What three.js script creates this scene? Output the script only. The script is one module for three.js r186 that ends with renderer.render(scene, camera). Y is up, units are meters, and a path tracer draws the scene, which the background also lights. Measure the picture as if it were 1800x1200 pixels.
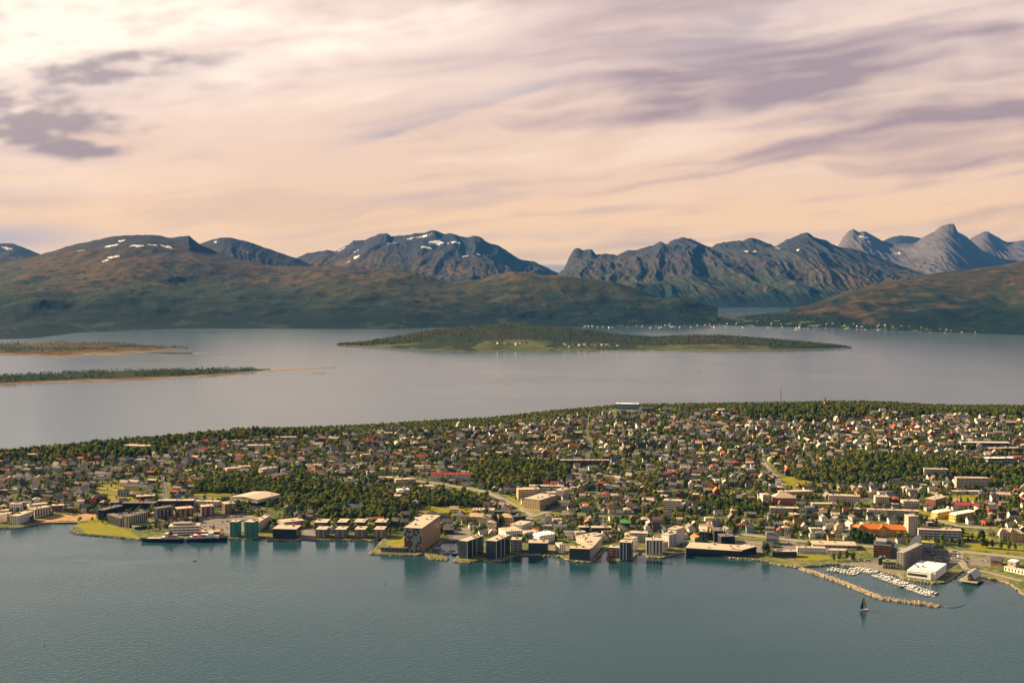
import * as THREE from 'three';

// ------------------------------------------------------------------ camera, sky, sun, exposure
const W = 1024, HH = 682;
const scene = new THREE.Scene();
const camera = new THREE.PerspectiveCamera(2 * Math.atan(600 / 2300) * 180 / Math.PI, W / HH, 1, 90000);
camera.position.set(0, 415, 0);
camera.rotation.x = -Math.atan(135 / 2300);
const renderer = new THREE.WebGLRenderer({ antialias: true });
renderer.setSize(W, HH);
renderer.toneMapping = THREE.LinearToneMapping;
const EXPOSURE = 3.2;
renderer.toneMappingExposure = EXPOSURE;
renderer.shadowMap.enabled = true;
const SUN_DIR = new THREE.Vector3(-0.84, 0.43, -0.33).normalize();
const sun = new THREE.DirectionalLight(new THREE.Color().setRGB(1, 0.76, 0.45), 5);
sun.name = 'sun';
sun.position.copy(SUN_DIR).multiplyScalar(6000).add(new THREE.Vector3(0, 0, -2400));
sun.target.position.set(0, 0, -2400);
sun.castShadow = true;
sun.shadow.radius = 1.6;
sun.shadow.mapSize.set(4096, 4096);
Object.assign(sun.shadow.camera, { left: -2500, right: 2500, top: 2500, bottom: -2500, near: 100, far: 14000 });
scene.add(sun, sun.target);

// ------------------------------------------------------------------ random numbers and noise
function rng(seed) { let a = seed >>> 0; return () => { a = (a + 0x6d2b79f5) | 0; let t = Math.imul(a ^ (a >>> 15), 1 | a); t = (t + Math.imul(t ^ (t >>> 7), 61 | t)) ^ t; return ((t ^ (t >>> 14)) >>> 0) / 4294967296; }; }
const PERM = new Uint8Array(512), GX = new Float32Array(256), GY = new Float32Array(256);
{ const r = rng(11); for (let i = 0; i < 256; i++) { PERM[i] = i; const a = r() * 6.2832; GX[i] = Math.cos(a); GY[i] = Math.sin(a); } for (let i = 255; i > 0; i--) { const j = Math.floor(r() * (i + 1)); const t = PERM[i]; PERM[i] = PERM[j]; PERM[j] = t; } for (let i = 0; i < 256; i++) PERM[i + 256] = PERM[i]; }
function noise(x, y) {
  const xi = Math.floor(x), yi = Math.floor(y), fx = x - xi, fy = y - yi, X = xi & 255, Y = yi & 255;
  const g = (ix, iy, dx, dy) => { const h = PERM[PERM[ix & 255] + (iy & 255)]; return GX[h] * dx + GY[h] * dy; };
  const u = fx * fx * fx * (fx * (fx * 6 - 15) + 10), v = fy * fy * fy * (fy * (fy * 6 - 15) + 10);
  const a = g(X, Y, fx, fy), b = g(X + 1, Y, fx - 1, fy), c = g(X, Y + 1, fx, fy - 1), d = g(X + 1, Y + 1, fx - 1, fy - 1);
  return 1.5 * (a + u * (b - a) + v * (c + u * (d - c) - a - u * (b - a)));
}
function fbm(x, y, o = 4) { let s = 0, a = 0.5, f = 1; for (let i = 0; i < o; i++) { s += a * noise(x * f + i * 17.3, y * f - i * 9.1); a *= 0.5; f *= 2.03; } return s; }
function ridged(x, y, o = 4) { let s = 0, a = 0.5, f = 1; for (let i = 0; i < o; i++) { s += a * (1 - 2 * Math.abs(noise(x * f + i * 31.7, y * f + i * 5.3))); a *= 0.5; f *= 2.1; } return s; }
const clamp = (v, a = 0, b = 1) => Math.max(a, Math.min(b, v)), lerp = (a, b, t) => a + (b - a) * t;
const sstep = (v, a, b) => { const t = clamp((v - a) / (b - a)); return t * t * (3 - 2 * t); };

// ------------------------------------------------------------------ sky: streaked evening cloud, open blue gaps higher up
{
  const SW = 4096, SH = 2048, data = new Float32Array(SW * SH * 4);
  const g2 = (a, e, ca, ce, wa, we, slope = 0) => { const da = (a - ca) / wa, de = (e - ce - slope * (a - ca)) / we; return Math.exp(-da * da - de * de); };
  const mix = (p, q, t) => [lerp(p[0], q[0], t), lerp(p[1], q[1], t), lerp(p[2], q[2], t)];
  const PEACH = [1.08, 0.66, 0.33], CREAM = [0.90, 0.62, 0.45], PINK = [0.84, 0.65, 0.58], MAUVE = [0.30, 0.225, 0.29], LAV = [0.40, 0.36, 0.44], WHITE = [1.2, 1.0, 0.84], BLUE = [0.09, 0.135, 0.24];
  const toSun = SUN_DIR;
  const low = [0.5, 0.4, 0.34];
  for (let j = 0; j < SH; j++) {
    const el = ((j + 0.5) / SH - 0.5) * 180;
    for (let i = 0; i < SW; i++) {
      const k = (j * SW + i) * 4;
      let c;
      if (el >= -0.2 && i % (el > 50 ? 4 : 2) && (el > 50 || Math.abs(i / SW - 0.25) > 0.17)) { for (let q = 0; q < 4; q++) data[k + q] = data[k - 4 + q]; continue; } // outside the view the sky is kept coarser
      if (el < -0.2) c = low;
      else {
        const ph = ((i + 0.5) / SW - 0.5) * 2 * Math.PI;
        const dx = Math.cos(ph), dz = Math.sin(ph);
        const az = Math.atan2(dx, -dz) * 180 / Math.PI, e = el;
        const ce = Math.cos(el * Math.PI / 180), se = Math.sin(el * Math.PI / 180);
        // local band field near the horizon: long streaks that rise to one side
        const P = 0.11, u = az * Math.cos(P) + e * Math.sin(P), v = -az * Math.sin(P) + e * Math.cos(P);
        const wv = fbm(u / 9, v / 3, 3) * 1.2;
        const st = fbm(u / 17 + 3.1, (v + wv) / 2.1, 4) + 0.25 * fbm(u / 3.2, (v + wv) / 0.9, 4), fine = fbm(u / 9 + 9, (v + wv * 0.6) / 0.42, 4);
        const hor = clamp(e / 11), tw0 = fbm(az / 4 + 20, e / 2, 3);
        c = mix(PEACH, CREAM, sstep(e, 0.8, 4.5));
        c = mix(c, PINK, sstep(e, 3.5, 10));
        let d = (sstep(st, -0.32, 0.36) - 0.25 + fine * 0.3 * (1 - hor * 0.4)) * (0.45 + 0.4 * sstep(az, -8, 10));
        d += 0.25 * (0.7 + 0.9 * fine + 0.5 * st) * g2(az, e, 17.5, 6.9, 10, 1.25, 0.05) + 0.38 * g2(az, e, 21, 9.3, 6, 0.6, 0.14) + 0.30 * g2(az, e, 5, 6.3, 6.5, 0.55, 0.06);
        d += 0.25 * g2(az, e, 6, 2.4, 4, 0.18) + 0.55 * g2(az, e, -22, 2.8, 5.5, 0.6) - 0.35 * g2(az, e, -5, 9.6, 5, 0.9, 0.12) - 0.25 * g2(az, e, 17, 4.8, 6, 0.7, 0.16);
        d += 0.42 * sstep(e + 0.35 * fine, 5.5, 6.2) * (1 - sstep(e + 0.6 * st, 7.6, 10)) * sstep(az, -2, 8) * (0.75 + 0.6 * fine);
        d += 0.34 * g2(az, e, 14, 7.1, 11, 1.5, 0.02) + 0.3 * fine * sstep(az, -12, 0) - 0.3 * g2(az, e, -8, 4.5, 7, 2.2);
        d *= 0.45 + 0.55 * sstep(e, 0.2, 4);
        const mot = fbm(az / 1.7 + 70 + 0.5 * tw0, e / 0.55 + 3, 5);
        d += 0.06 * mot * sstep(e, 2, 8) + 0.3 * fine * (1 - sstep(e, 2.5, 6));
        c = mix(c, MAUVE, clamp(d) * 0.8);
        c = mix(c, [1.12, 0.86, 0.66], clamp(-1.5 * (st + 0.1) + 0.5 * fine) * sstep(e, 1.5, 5) * 0.75);
        c = mix(c, [1.15, 0.9, 0.72], 0.75 * g2(az, e, -6.3, 7.05, 1.9, 0.10, 0.26) * clamp(0.7 + fine));
        const wd = e - 4.75 - (az + 8) * 0.3 + 0.25 * tw0;
        const lav = 0.72 * sstep(wd, -0.15, 0.12) * Math.exp(-Math.max(0, wd) / 0.75) * sstep(az, -9.5, -5) * (1 - sstep(az, 1, 3.5)) * (0.7 + 0.8 * fine) + 0.6 * g2(az, e, 10.7, 10.1, 3.2, 0.75, 0.25) * clamp(0.5 + st * 1.5) + 0.7 * g2(az, e, -21.5, 1.1, 3.4, 0.55) + 0.25 * g2(az, e, -4, 2.9, 5, 0.3, 0.05);
        c = mix(c, LAV, clamp(lav));
        // bright break and dark torn clouds on the sunward side
        const tw = fbm(az / 3.4 + 40 + 0.3 * fine, (e - 0.12 * az) / 0.85 + 7, 5), tw2 = fbm(az / 1.5 + 4, (e - 0.12 * az) / 0.4 + 2, 5);
        const br = g2(az, e, -17, 9.8, 9, 2.6) + 0.6 * g2(az, e, -22, 7.2, 5, 3) + 0.55 * g2(az, e, -4.5, 10.1, 4.5, 0.8, 0.18);
        c = mix(c, WHITE, clamp(br * (0.95 + 1.3 * tw + 0.6 * tw2)));
        const dk = 1.1 * g2(az, e, -20.5, 5.7, 5.2, 1.2) + 0.95 * g2(az, e, -16.5, 8.1, 5.5, 0.85, 0.18) + 0.8 * g2(az, e, -18.3, 4.75, 1.8, 0.35) + 0.6 * g2(az, e, -22.5, 9.9, 2, 0.9);
        c = mix(c, [0.23, 0.175, 0.235], clamp(sstep(dk * (0.8 + 1.0 * tw + 0.9 * tw2), 0.08, 1.0)) * 0.8);
        if (e > 11) { // overhead: broken cloud on blue
          const s = 1 / Math.max(se, 0.12), X = dx * ce * s, Y = dz * ce * s;
          const cl = sstep(fbm(X * 1.1 + 5, Y * 1.1 + 2, 5), -0.25, 0.3);
          const mid = mix([0.33, 0.345, 0.41], [0.52, 0.48, 0.5], cl);
          c = mix(c, mid, sstep(e, 11, 17));
          const o = mix(BLUE, [0.38, 0.335, 0.335], cl * 0.75);
          c = mix(c, o, sstep(e, 22, 45));
        }
        const cs = dx * ce * toSun.x + se * toSun.y + dz * ce * toSun.z;
        const gl = Math.exp((cs - 1) * 14) * 1.6 + Math.exp((cs - 1) * 3) * 0.25;
        c = [c[0] + gl * 0.9, c[1] + gl * 0.7, c[2] + gl * 0.5];
      }
      data[k] = c[0] / EXPOSURE; data[k + 1] = c[1] / EXPOSURE; data[k + 2] = c[2] / EXPOSURE; data[k + 3] = 1;
    }
  }
  const t = new THREE.DataTexture(data, SW, SH, THREE.RGBAFormat, THREE.FloatType);
  t.mapping = THREE.EquirectangularReflectionMapping;
  t.magFilter = THREE.LinearFilter;
  t.needsUpdate = true;
  scene.background = t; scene.environment = t;
}
scene.fog = new THREE.FogExp2(new THREE.Color().setRGB(0.05, 0.34, 1.0), 0.0000082);

// ------------------------------------------------------------------ data: metres, x to the east of the viewpoint, z negative into the view
const RIDGE = [[-1259.5,2500,15.9],[-1024.4,2600,33.2],[-879.6,2680,39.2],[-719.2,2740,46.5],[-551.1,2800,50.7],[-373.9,2850,49.2],[-190.2,2900,54.3],[-64.3,2940,54.5],[65.1,2980,64.0],[262.1,3000,80.1],[463.3,3030,78.0],[666.2,3050,78.5],[868.8,3060,80.1],[1069.6,3060,69.3],[1203.3,3060,69.3],[1537.7,3060,61.3]];   // crest of the town island: x, distance, height
const SHORE = [[-1028.1,2035.4],[-818.7,2071.5],[-703.5,2080.7],[-562.5,2000.6],[-391.4,1979.4],[-217.0,1975.2],[0.0,1918.4],[134.4,1910.6],[331.9,1887.4],[427.8,1835.4],[559.6,1817.5],[695.4,1755.9],[846.1,1670.8]];   // its near shore: x, distance
const BUILDINGS = [
["apartment_block",-782.6,-2083.7,1.399,42.6,14,13.1,5,"white","tan","punch","flat","long white apartment block with rounded end on the quay beside the brown beach","apartment block",2.2,1.0,{}],
["apartment_block",-769.7,-2124.3,1.007,32.3,14,13.4,5,"peachwhite","tan","strip","flat","white and orange striped apartment block next to the brown beach","apartment block",3.6,2.1,{}],
["apartment_tower",-824.8,-2147.8,0.006,16.9,14,13.5,5,"white","tan","punch","flat","white five storey block with a glazed corner behind the beach quay","apartment block",5.6,1.0,{}],
["terrace_block",-793.8,-2170.5,0.623,30.7,12,6.8,2,"cream","tan","punch","flat","low cream terrace behind the striped apartment block","apartment block",7.6,1.8,{}],
["apartment_block",-755.6,-2154.8,0.343,17.9,15,9.2,3,"brownpink","tan","punch","flat","short brown and white apartment block at the inland edge of the beach","apartment block",6.0,1.2,{}],
["apartment_block",-819.2,-2078.9,1.151,20.3,15,12.2,4,"peachwhite","tan","punch","flat","peach apartment block standing at the quay beside the rounded white block","apartment block",2.2,1.0,{}],
["low_house_row",-835.8,-2132.2,0.302,12.3,12,6.7,2,"cream","tan","punch","flat","low cream row behind the peach quay apartment block","apartment block",4.4,1.1,{}],
["apartment_block",-632.7,-2057.2,-0.809,47.1,12,13.9,5,"black","darkroof","punch","flat","black apartment block facing the grassy point","apartment block",2.2,1.0,{}],
["apartment_block",-593.4,-2055.8,1.144,44.2,14,17.6,6,"greige","darkroof","strip","flat","greige apartment block with vertical stripes beside the green hall roof","apartment block",2.2,1.0,{}],
["apartment_block",-650.2,-2113.4,1.146,45.8,12,15.2,5,"black","darkroof","punch","flat","black slab block with a cream end wall behind the grassy point","apartment block",4.0,2.8,{}],
["apartment_block",-620.1,-2150.7,-0.003,54.8,14,13.5,5,"blueblack","darkroof","punch","flat","long blue black block across the back of the dark estate","apartment block",6.6,1.6,{}],
["apartment_block",-558.9,-2088.8,0.752,27.2,14,18.8,6,"blueblack","darkroof","balc","flat","tall blue black block with balconies in the middle of the dark estate","apartment block",5.2,1.8,{}],
["apartment_block",-562.4,-2165.0,0.032,58.5,14,11.7,4,"charcoal","tan","punch","flat","long charcoal block closing the back of the dark estate near the sports field","apartment block",9.8,2.5,{}],
["apartment_block",-527.7,-2092.4,0.47,24.7,18,16.5,6,"brown","peachroof","balc","flat","brown cube shaped block with pale balconies behind the terminal","apartment block",5.7,1.5,{}],
["apartment_block",-494.4,-2106.1,0.407,18.8,18,15.6,6,"brown","peachroof","balc","flat","brown cube block with flat peach roof between two other brown cubes","apartment block",7.3,1.4,{}],
["apartment_block",-461.0,-2119.6,0.491,17.0,20,16.2,6,"brown","peachroof","balc","flat","brown cube block nearest the big grey sports hall","apartment block",8.9,1.4,{}],
["apartment_block",-511.7,-2165.6,-0.183,43.4,12,8.8,4,"white","tan","punch","flat","white block with dark square windows behind the brown cubes","apartment block",11.4,1.3,{}],
["market_hall",-575.6,-2029.1,0.578,32.4,40,4.1,1,"charcoal","greenroof","plain","flat","low hall with a wide moss green flat roof behind the moored ship","hall",2.2,1.0,{}],
["ferry_terminal",-503.1,-1984.7,0.139,45.9,22,12.5,3,"white","tan","band","flat","white terminal with glass bands and stepped roof behind the two ships","terminal",2.2,1.0,{"pent":1}],
["warehouse",-460.0,-1969.9,0.079,26.4,12,7.1,2,"rust","tan","punch","flat","rust brown warehouse on the quay beside the terminal","warehouse",2.2,1.0,{}],
["apartment_tower",-422.8,-1965.8,-0.176,11.9,16,23.1,8,"teal","tan","balc","flat","turquoise balcony tower nearest the ships","apartment tower",2.2,1.0,{}],
["apartment_tower",-399.1,-1960.6,-0.284,14.8,18,23.9,8,"teal","tan","balc","flat","turquoise balcony tower beside the cream stepped block","apartment tower",2.2,1.0,{}],
["apartment_block",-389.1,-2032.7,1.432,60.3,10,13.7,5,"cream","tan","punch","flat","cream block with dark windows behind the turquoise towers","apartment block",2.9,1.7,{}],
["office_block",-344.0,-1954.4,-0.114,36.2,30,14.5,4,"blueblack","tan","band","flat","dark blue office block standing on its own quay","office",2.2,1.0,{}],
["office_block",-341.9,-2032.8,0.531,34.0,24,10.1,3,"palered","tan","punch","flat","pale office wing with a bright red end behind the dark blue office","office",2.8,1.5,{}],
["waterfront_block",-289.2,-1958.7,-0.079,15.7,24,12.8,4,"greywood","tan","balc","flat","grey wooden block on the stone shore, beside the cobbled street","apartment block",2.2,1.0,{}],
["waterfront_block",-259.9,-1958.7,-0.079,15.7,24,12.8,4,"greywood","tan","balc","flat","grey wooden block on the stone shore, second from the cobbled street","apartment block",2.2,1.0,{}],
["waterfront_block",-230.7,-1958.7,-0.079,15.7,24,12.8,4,"greywood","tan","balc","flat","grey wooden block on the stone shore, third from the cobbled street","apartment block",2.2,1.0,{}],
["waterfront_block",-201.6,-1958.7,-0.081,15.2,24,12.8,4,"greywood","tan","balc","flat","grey wooden block on the stone shore, next to the point with the tall tower","apartment block",2.2,1.0,{}],
["rear_block",-298.6,-2017.4,-0.067,19.7,28,11.8,4,"darkgrey","tan","punch","flat","dark grey block in the row behind the shore blocks, beside the cobbled street","apartment block",2.2,1.0,{}],
["rear_block",-266.1,-2019.6,-0.091,14.4,28,11.8,4,"darkgrey","tan","punch","flat","dark grey block in the row behind the shore blocks, second from the cobbled street","apartment block",2.2,1.0,{}],
["rear_block",-238.6,-2019.6,-0.081,16.2,28,11.8,4,"darkgrey","tan","punch","flat","dark grey block in the row behind the shore blocks, third from the cobbled street","apartment block",2.2,1.0,{}],
["rear_block",-205.4,-2019.5,-0.086,17.1,28,11.8,4,"darkgrey","tan","punch","flat","dark grey block in the row behind the shore blocks, next to the dark gabled houses","apartment block",2.2,1.0,{}],
["manor_house",-261.3,-2122.5,-0.158,31.7,14,9.5,3,"yellowcream","slate","punch","gable","cream manor with slate gable roof in the wooded park","manor",8.6,1.0,{"cross":1}],
["tower_block",-119.2,-1909.5,1.354,100.4,26,34.5,9,"timber","tan","tower","flat","tall timber and glass apartment tower on the stone point beside the small harbour","apartment tower",2.2,1.0,{}],
["garden_pavilion",-171.2,-1863.3,-0.152,37.0,8,5.9,2,"greywood","darkroof","strip","flat","low grey pillared row on the stone point below the yellow lawn","pavilion",2.2,1.0,{}],
["apartment_block",-143.5,-2036.1,0.114,17.0,14,11.9,4,"lime","tan","punch","flat","lime green framed block behind the tall timber tower","apartment block",4.4,1.3,{}],
["dark_house",-184.8,-2042.8,-0.077,10.9,13,7.4,3,"charcoal","darkroof","punch","gable","charcoal gabled house beside the dark grey blocks","house",3.9,1.1,{}],
["dark_house",-169.0,-2036.5,0.191,12.6,13,7.3,3,"charcoal","darkroof","punch","gable","charcoal gabled house beside the lime green block","house",3.8,1.2,{}],
["dark_house",-170.8,-2080.1,0.174,12.8,13,7.5,3,"charcoal","darkroof","punch","gable","charcoal gabled house uphill of the lime green block","house",7.0,1.2,{}],
["dark_house",-127.4,-2073.4,0.171,14.6,13,7.5,3,"charcoal","darkroof","punch","gable","charcoal gabled house behind the timber tower roof","house",7.4,1.2,{}],
["dark_house",-100.8,-2031.2,0.136,16.1,13,7.3,3,"charcoal","darkroof","punch","gable","charcoal gabled house beside the coach yard","house",4.9,1.2,{}],
["dark_house",-97.7,-1985.7,0.0,15.7,13,7.2,3,"charcoal","darkroof","punch","gable","charcoal gabled house at the head of the small harbour","house",2.2,1.0,{}],
["glass_tower",-52.0,-1837.1,1.054,45.2,13,24.9,8,"glassdark","tan","glass","flat","glass tower with slanted flat roof beside the small harbour","apartment tower",2.2,1.0,{}],
["glass_tower",-12.4,-1839.0,1.137,47.4,16,25.0,8,"glassdark","tan","glass","flat","glass tower with slanted flat roof beside the dark white balcony block","apartment tower",2.2,1.0,{}],
["apartment_block",5.5,-1861.4,-0.13,14.4,18,17.7,6,"darkwhite","tan","balc","flat","dark and white balcony block next to the glass towers","apartment block",2.2,1.0,{}],
["apartment_block",37.5,-1855.8,-0.067,27.8,20,14.3,4,"glassdark","tan","glass","flat","dark glass block with wide overhanging roof on the quay","apartment block",2.2,1.0,{}],
["apartment_block",3.5,-1949.3,0.378,27.7,30,12.3,4,"white","tan","punch","flat","white flat roofed block behind the glass towers","apartment block",2.2,1.0,{}],
["apartment_block",22.8,-1992.3,1.065,33.2,20,13.5,5,"white","tan","punch","flat","tall white block uphill of the glass towers","apartment block",4.0,2.0,{}],
["apartment_block",30.7,-1940.1,0.441,19.0,14,13.1,5,"palegrey","tan","punch","flat","pale grey block beside the white slanted roof house","apartment block",2.2,1.0,{}],
["slant_house",52.2,-1928.1,0.602,28.3,20,10.4,3,"white","white","punch","saw","white block with slanting roof behind the dark glass quay block","apartment block",2.2,1.0,{}],
["quay_house",72.7,-1858.6,0.387,9.9,14,11.8,4,"warmwhite","tan","punch","flat","warm white cube house on the quay beside the glass block","house",2.2,1.0,{}],
["glass_block",94.8,-1812.3,-0.185,28.9,14,15.6,5,"glassdark","peachroof","glass","flat","glass fronted block on the rounded stone quay","apartment block",2.2,1.0,{}],
["terraced_block",120.8,-1854.0,1.32,87.9,18,14.3,5,"palegrey","tan","punch","flat","pale stepped block along the narrow water inlet","apartment block",2.2,1.0,{}],
["apartment_block",121.8,-1923.1,0.734,38.6,18,10.4,4,"warmwhite","tan","punch","flat","warm white block behind the stepped inlet block","apartment block",2.2,1.0,{}],
["dark_house",104.6,-1958.5,0.271,15.4,10,8.8,3,"darkwhite","tan","punch","flat","small dark and white flat roofed house above the green bushes","house",2.2,1.0,{}],
["dark_house",111.2,-1993.1,0.069,15.9,12,7.2,3,"blueblack","tan","punch","flat","blue black flat roofed house uphill of the warm white blocks","house",4.4,1.1,{}],
["apartment_block",137.2,-1982.8,0.012,30.5,14,8.9,3,"blueblack","tan","punch","flat","long blue black block below the green roofed house","apartment block",3.9,1.1,{}],
["green_roof_house",176.2,-2016.2,-0.158,15.9,12,6.4,2,"darkred","green","punch","gable","dark red house with bright green roof","house",7.3,1.0,{}],
["brick_block",144.1,-1825.7,-0.235,15.4,15,14.0,4,"brick","tan","balc","flat","brown brick block standing in the water at the inlet mouth","apartment block",2.2,1.0,{}],
["glass_tower",158.9,-1811.4,-0.212,16.8,18,24.6,8,"glassdark","tan","glass","flat","dark glass tower at the mouth of the narrow inlet","apartment tower",2.2,1.0,{}],
["apartment_block",178.0,-1869.9,1.041,17.5,14,18.6,6,"white","tan","punch","flat","white and red block behind the inlet tower","apartment block",2.2,1.0,{}],
["apartment_block",188.8,-1926.1,-0.158,25.3,16,13.9,4,"palegrey","tan","band","flat","grey glass banded office behind the rounded white tower","office",2.2,1.0,{}],
["rounded_tower",203.4,-1846.9,-0.047,23.5,18,20.0,7,"whitedark","tan","strip","flat","rounded white tower with dark vertical glass strips on its own stone tip","apartment tower",2.2,1.0,{}],
["apartment_block",222.4,-1873.6,0.692,11.8,14,11.9,4,"pinkwhite","tan","plain","flat","pinkish white block joined to the rounded tower","apartment block",2.2,1.0,{}],
["apartment_block",236.8,-1903.4,0.795,19.1,14,17.2,6,"white","tan","balc","flat","white block with glass stair strip beside the pinkish block","apartment block",2.2,1.0,{}],
["apartment_block",249.8,-1920.1,0.944,24.5,14,22.5,7,"white","tan","punch","flat","tall white block beside the car ramp of the black complex","apartment block",2.2,1.0,{}],
["framed_hall",287.6,-1944.9,-0.159,11.0,42,12.3,2,"warmwhite","tan","glass","flat","white framed box hall with a square glass front","hall",2.3,1.0,{}],
["culture_hall",307.3,-1926.0,0.0,11.9,26,17.4,2,"black","darkroof","plain","flat","black box of the concert complex behind the white framed hall","hall",2.2,1.0,{}],
["stage_tower",316.6,-1895.6,0.095,20.4,20,15.4,1,"black","darkroof","plain","flat","windowless black stage tower on the low tan roof","hall",2.2,1.0,{}],
["waterfront_hall",287.0,-1840.2,-0.281,79.0,40,8.3,1,"black","tan","band","flat","long low black hall with glass strip and tan roof along the shore","hall",2.2,1.0,{}],
["waterfront_hall",338.1,-1841.2,0.769,34.1,20,10.0,1,"black","tan","plain","flat","black end hall with tan roof beside the round tree","hall",2.2,1.0,{}],
["gable_house",385.3,-1912.1,-0.234,17.3,12,8.6,2,"greygreen","slate","punch","gable","grey green house with slate gable roof beside the shore road","house",2.2,1.0,{}],
["boat_shed",387.2,-1830.2,0.055,32.6,10,7.5,1,"charcoal","tan","plain","flat","dark long shed with tan roof beside the round tree","shed",2.2,1.0,{}],
["white_row",429.8,-1854.9,-0.093,40.1,12,7.1,2,"white","tan","punch","flat","long white two storey row below the wide tan roof","row building",2.2,1.0,{}],
["white_row",464.3,-1847.5,-0.126,29.4,12,5.4,2,"white","tan","punch","flat","shorter white two storey row beside the yellow green tree","row building",2.2,1.0,{}],
["wide_roof_hall",469.2,-1879.3,-0.124,61.4,26,6.4,1,"warmwhite","tan","band","flat","wide warm white hall with a flat tan roof along the shore road","hall",2.2,1.0,{}],
["red_hall",447.9,-2126.7,-0.029,37.1,24,11.5,3,"pinkred","tan","punch","hip","pinkish red hall with tan pyramid roof","hall",21.8,1.2,{}],
["apartment_tower",417.1,-2125.3,0.136,12.1,16,17.2,5,"greige","tan","plain","flat","cream stair tower beside the pinkish red hall","tower",21.2,1.3,{}],
["ochre_block",479.2,-2180.7,0.1,57.0,14,8.8,3,"ochre","tan","punch","flat","ochre block uphill of the pinkish red hall","apartment block",25.2,1.8,{}],
["cream_block",546.6,-2131.6,-0.206,49.9,16,15.3,5,"cream","tan","punch","flat","long cream five storey block with rows of small windows","apartment block",20.1,1.5,{}],
["low_office",508.4,-2106.6,-0.062,40.2,12,7.6,2,"warmwhite","tan","punch","flat","low white office below the long cream block","office",19.4,1.5,{}],
["glazed_office",436.8,-2077.9,-0.159,44.7,14,8.4,3,"palegrey","tan","band","flat","pale glazed office below the pinkish red hall","office",16.9,1.4,{}],
["apartment_block",607.7,-2127.5,-0.108,21.9,16,14.3,5,"cream","tan","balc","flat","cream balcony block uphill of the pale blue long house","apartment block",20.3,1.2,{}],
["apartment_block",649.0,-2105.4,-0.031,26.5,16,11.3,4,"cream","tan","balc","flat","cream balcony block between the pale blue house and the red brick block","apartment block",20.2,1.5,{}],
["brick_block",696.6,-2104.0,0.806,38.3,18,14.2,5,"brick","tan","balc","flat","red brick apartment block uphill of the yellow row houses","apartment block",22.5,2.7,{}],
["long_house",585.0,-2066.3,-0.148,33.4,12,8.4,3,"warmwhite","tan","punch","flat","long warm white house joined to the pale blue house","apartment block",16.1,1.0,{}],
["long_house",623.8,-2059.0,-0.215,44.7,12,8.3,3,"paleblue","tan","punch","flat","pale blue long house behind the orange roofed hospital","apartment block",16.3,1.1,{}],
["orange_hospital",556.8,-1945.6,-0.127,74.0,17,10.5,3,"ochre","orange","punch","hip","ochre institutional building with a bright orange hipped roof","institution",7.7,1.3,{"cross":1}],
["tower_block",600.0,-1935.6,0.1,15.0,15,31.4,9,"greige","tan","punch","flat","nine storey greige tower beside the orange roofed building","tower",8.3,1.3,{}],
["grey_office",633.2,-1913.7,-0.167,61.4,16,15.5,4,"palegrey","tan","band","flat","long pale grey four storey office joined to the greige tower","office",7.7,1.5,{}],
["annex",602.9,-1882.7,-0.239,22.9,14,6.8,1,"palegrey","yellowroof","plain","flat","low annex with yellow mossy roof below the pale grey office","annex",4.4,1.2,{}],
["research_centre",522.2,-1823.9,-0.315,23.2,42,17.3,5,"rust","slate","band","flat","rust brown research block with dark roof and light panel","office",2.2,1.0,{"pent":1}],
["glass_atrium",537.6,-1818.9,-0.379,7.7,30,15.6,1,"glassdark","slate","glass","flat","dark glass atrium between the rust block and the stone wing","atrium",2.2,1.0,{}],
["stone_wing",526.7,-1753.9,-0.655,8.7,72,23.1,8,"stone","stoneroof","punch","flat","narrow grey stone wing in front of the glass atrium","office",2.2,1.0,{}],
["quay_pavilion",513.2,-1756.5,-0.205,16.4,12,9.6,2,"yellow","greenroof","glass","flat","small yellow framed pavilion with grass roof on the marina quay","pavilion",2.2,1.0,{}],
["slanted_cube",510.1,-1781.0,-0.189,9.1,10,8.9,2,"charcoal","slate","plain","saw","dark cube with slanted roof beside the yellow pavilion","pavilion",2.2,1.0,{}],
["white_museum",537.0,-1704.1,-0.583,31.3,22,8.5,1,"white","white","museum","flat","low white museum hall with a black window slit at the water","museum",2.2,1.0,{}],
["white_museum_wing",570.6,-1717.8,0.995,53.2,34,10.9,1,"white","white","plain","flat","taller white museum wing beside the car park","museum",2.2,1.0,{}],
["brown_shed",667.5,-1781.9,-0.506,14.1,12,5.7,1,"brick","slate","plain","gable","brown shed with dark roof in the harbour car park","shed",2.2,1.0,{}],
["store_house",682.6,-1764.9,-0.68,10.7,16,8.0,2,"greige","white","plain","flat","pale store house with white roof beside the harbour car park","warehouse",2.2,1.0,{}],
["long_store",677.2,-1731.3,-0.997,40.4,8,5.5,1,"warmwhite","tan","strip","flat","long pale store with slatted front along the harbour","warehouse",2.2,1.0,{}],
["ochre_school",733.3,-1898.5,-0.302,32.8,16,12.9,3,"ochrepale","tan","punch","hip","ochre school with tan hipped roof above the park trees","school",9.4,1.2,{"cross":1}],
["row_houses",681.5,-2042.4,0.571,32.4,12,8.3,2,"yellow","whiteroof","punch","saw","short yellow row house terrace with sawtooth white roofs","row house",17.3,2.2,{}],
["row_houses",708.7,-2025.1,0.6,47.9,12,9.1,2,"yellow","whiteroof","punch","saw","longer yellow row house terrace with sawtooth white roofs","row house",17.5,3.0,{}],
["red_roof_block",729.3,-2076.2,-0.342,37.0,11,7.5,2,"white","redroof","punch","gable","long white block with red gable roof above the yellow terraces","apartment block",22.3,1.5,{}],
["hotel_slab",790.8,-2226.9,-0.072,53.5,14,20.0,8,"greige","tan","band","flat","wide greige slab block with eight banded storeys","hotel",29.3,1.1,{}],
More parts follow.
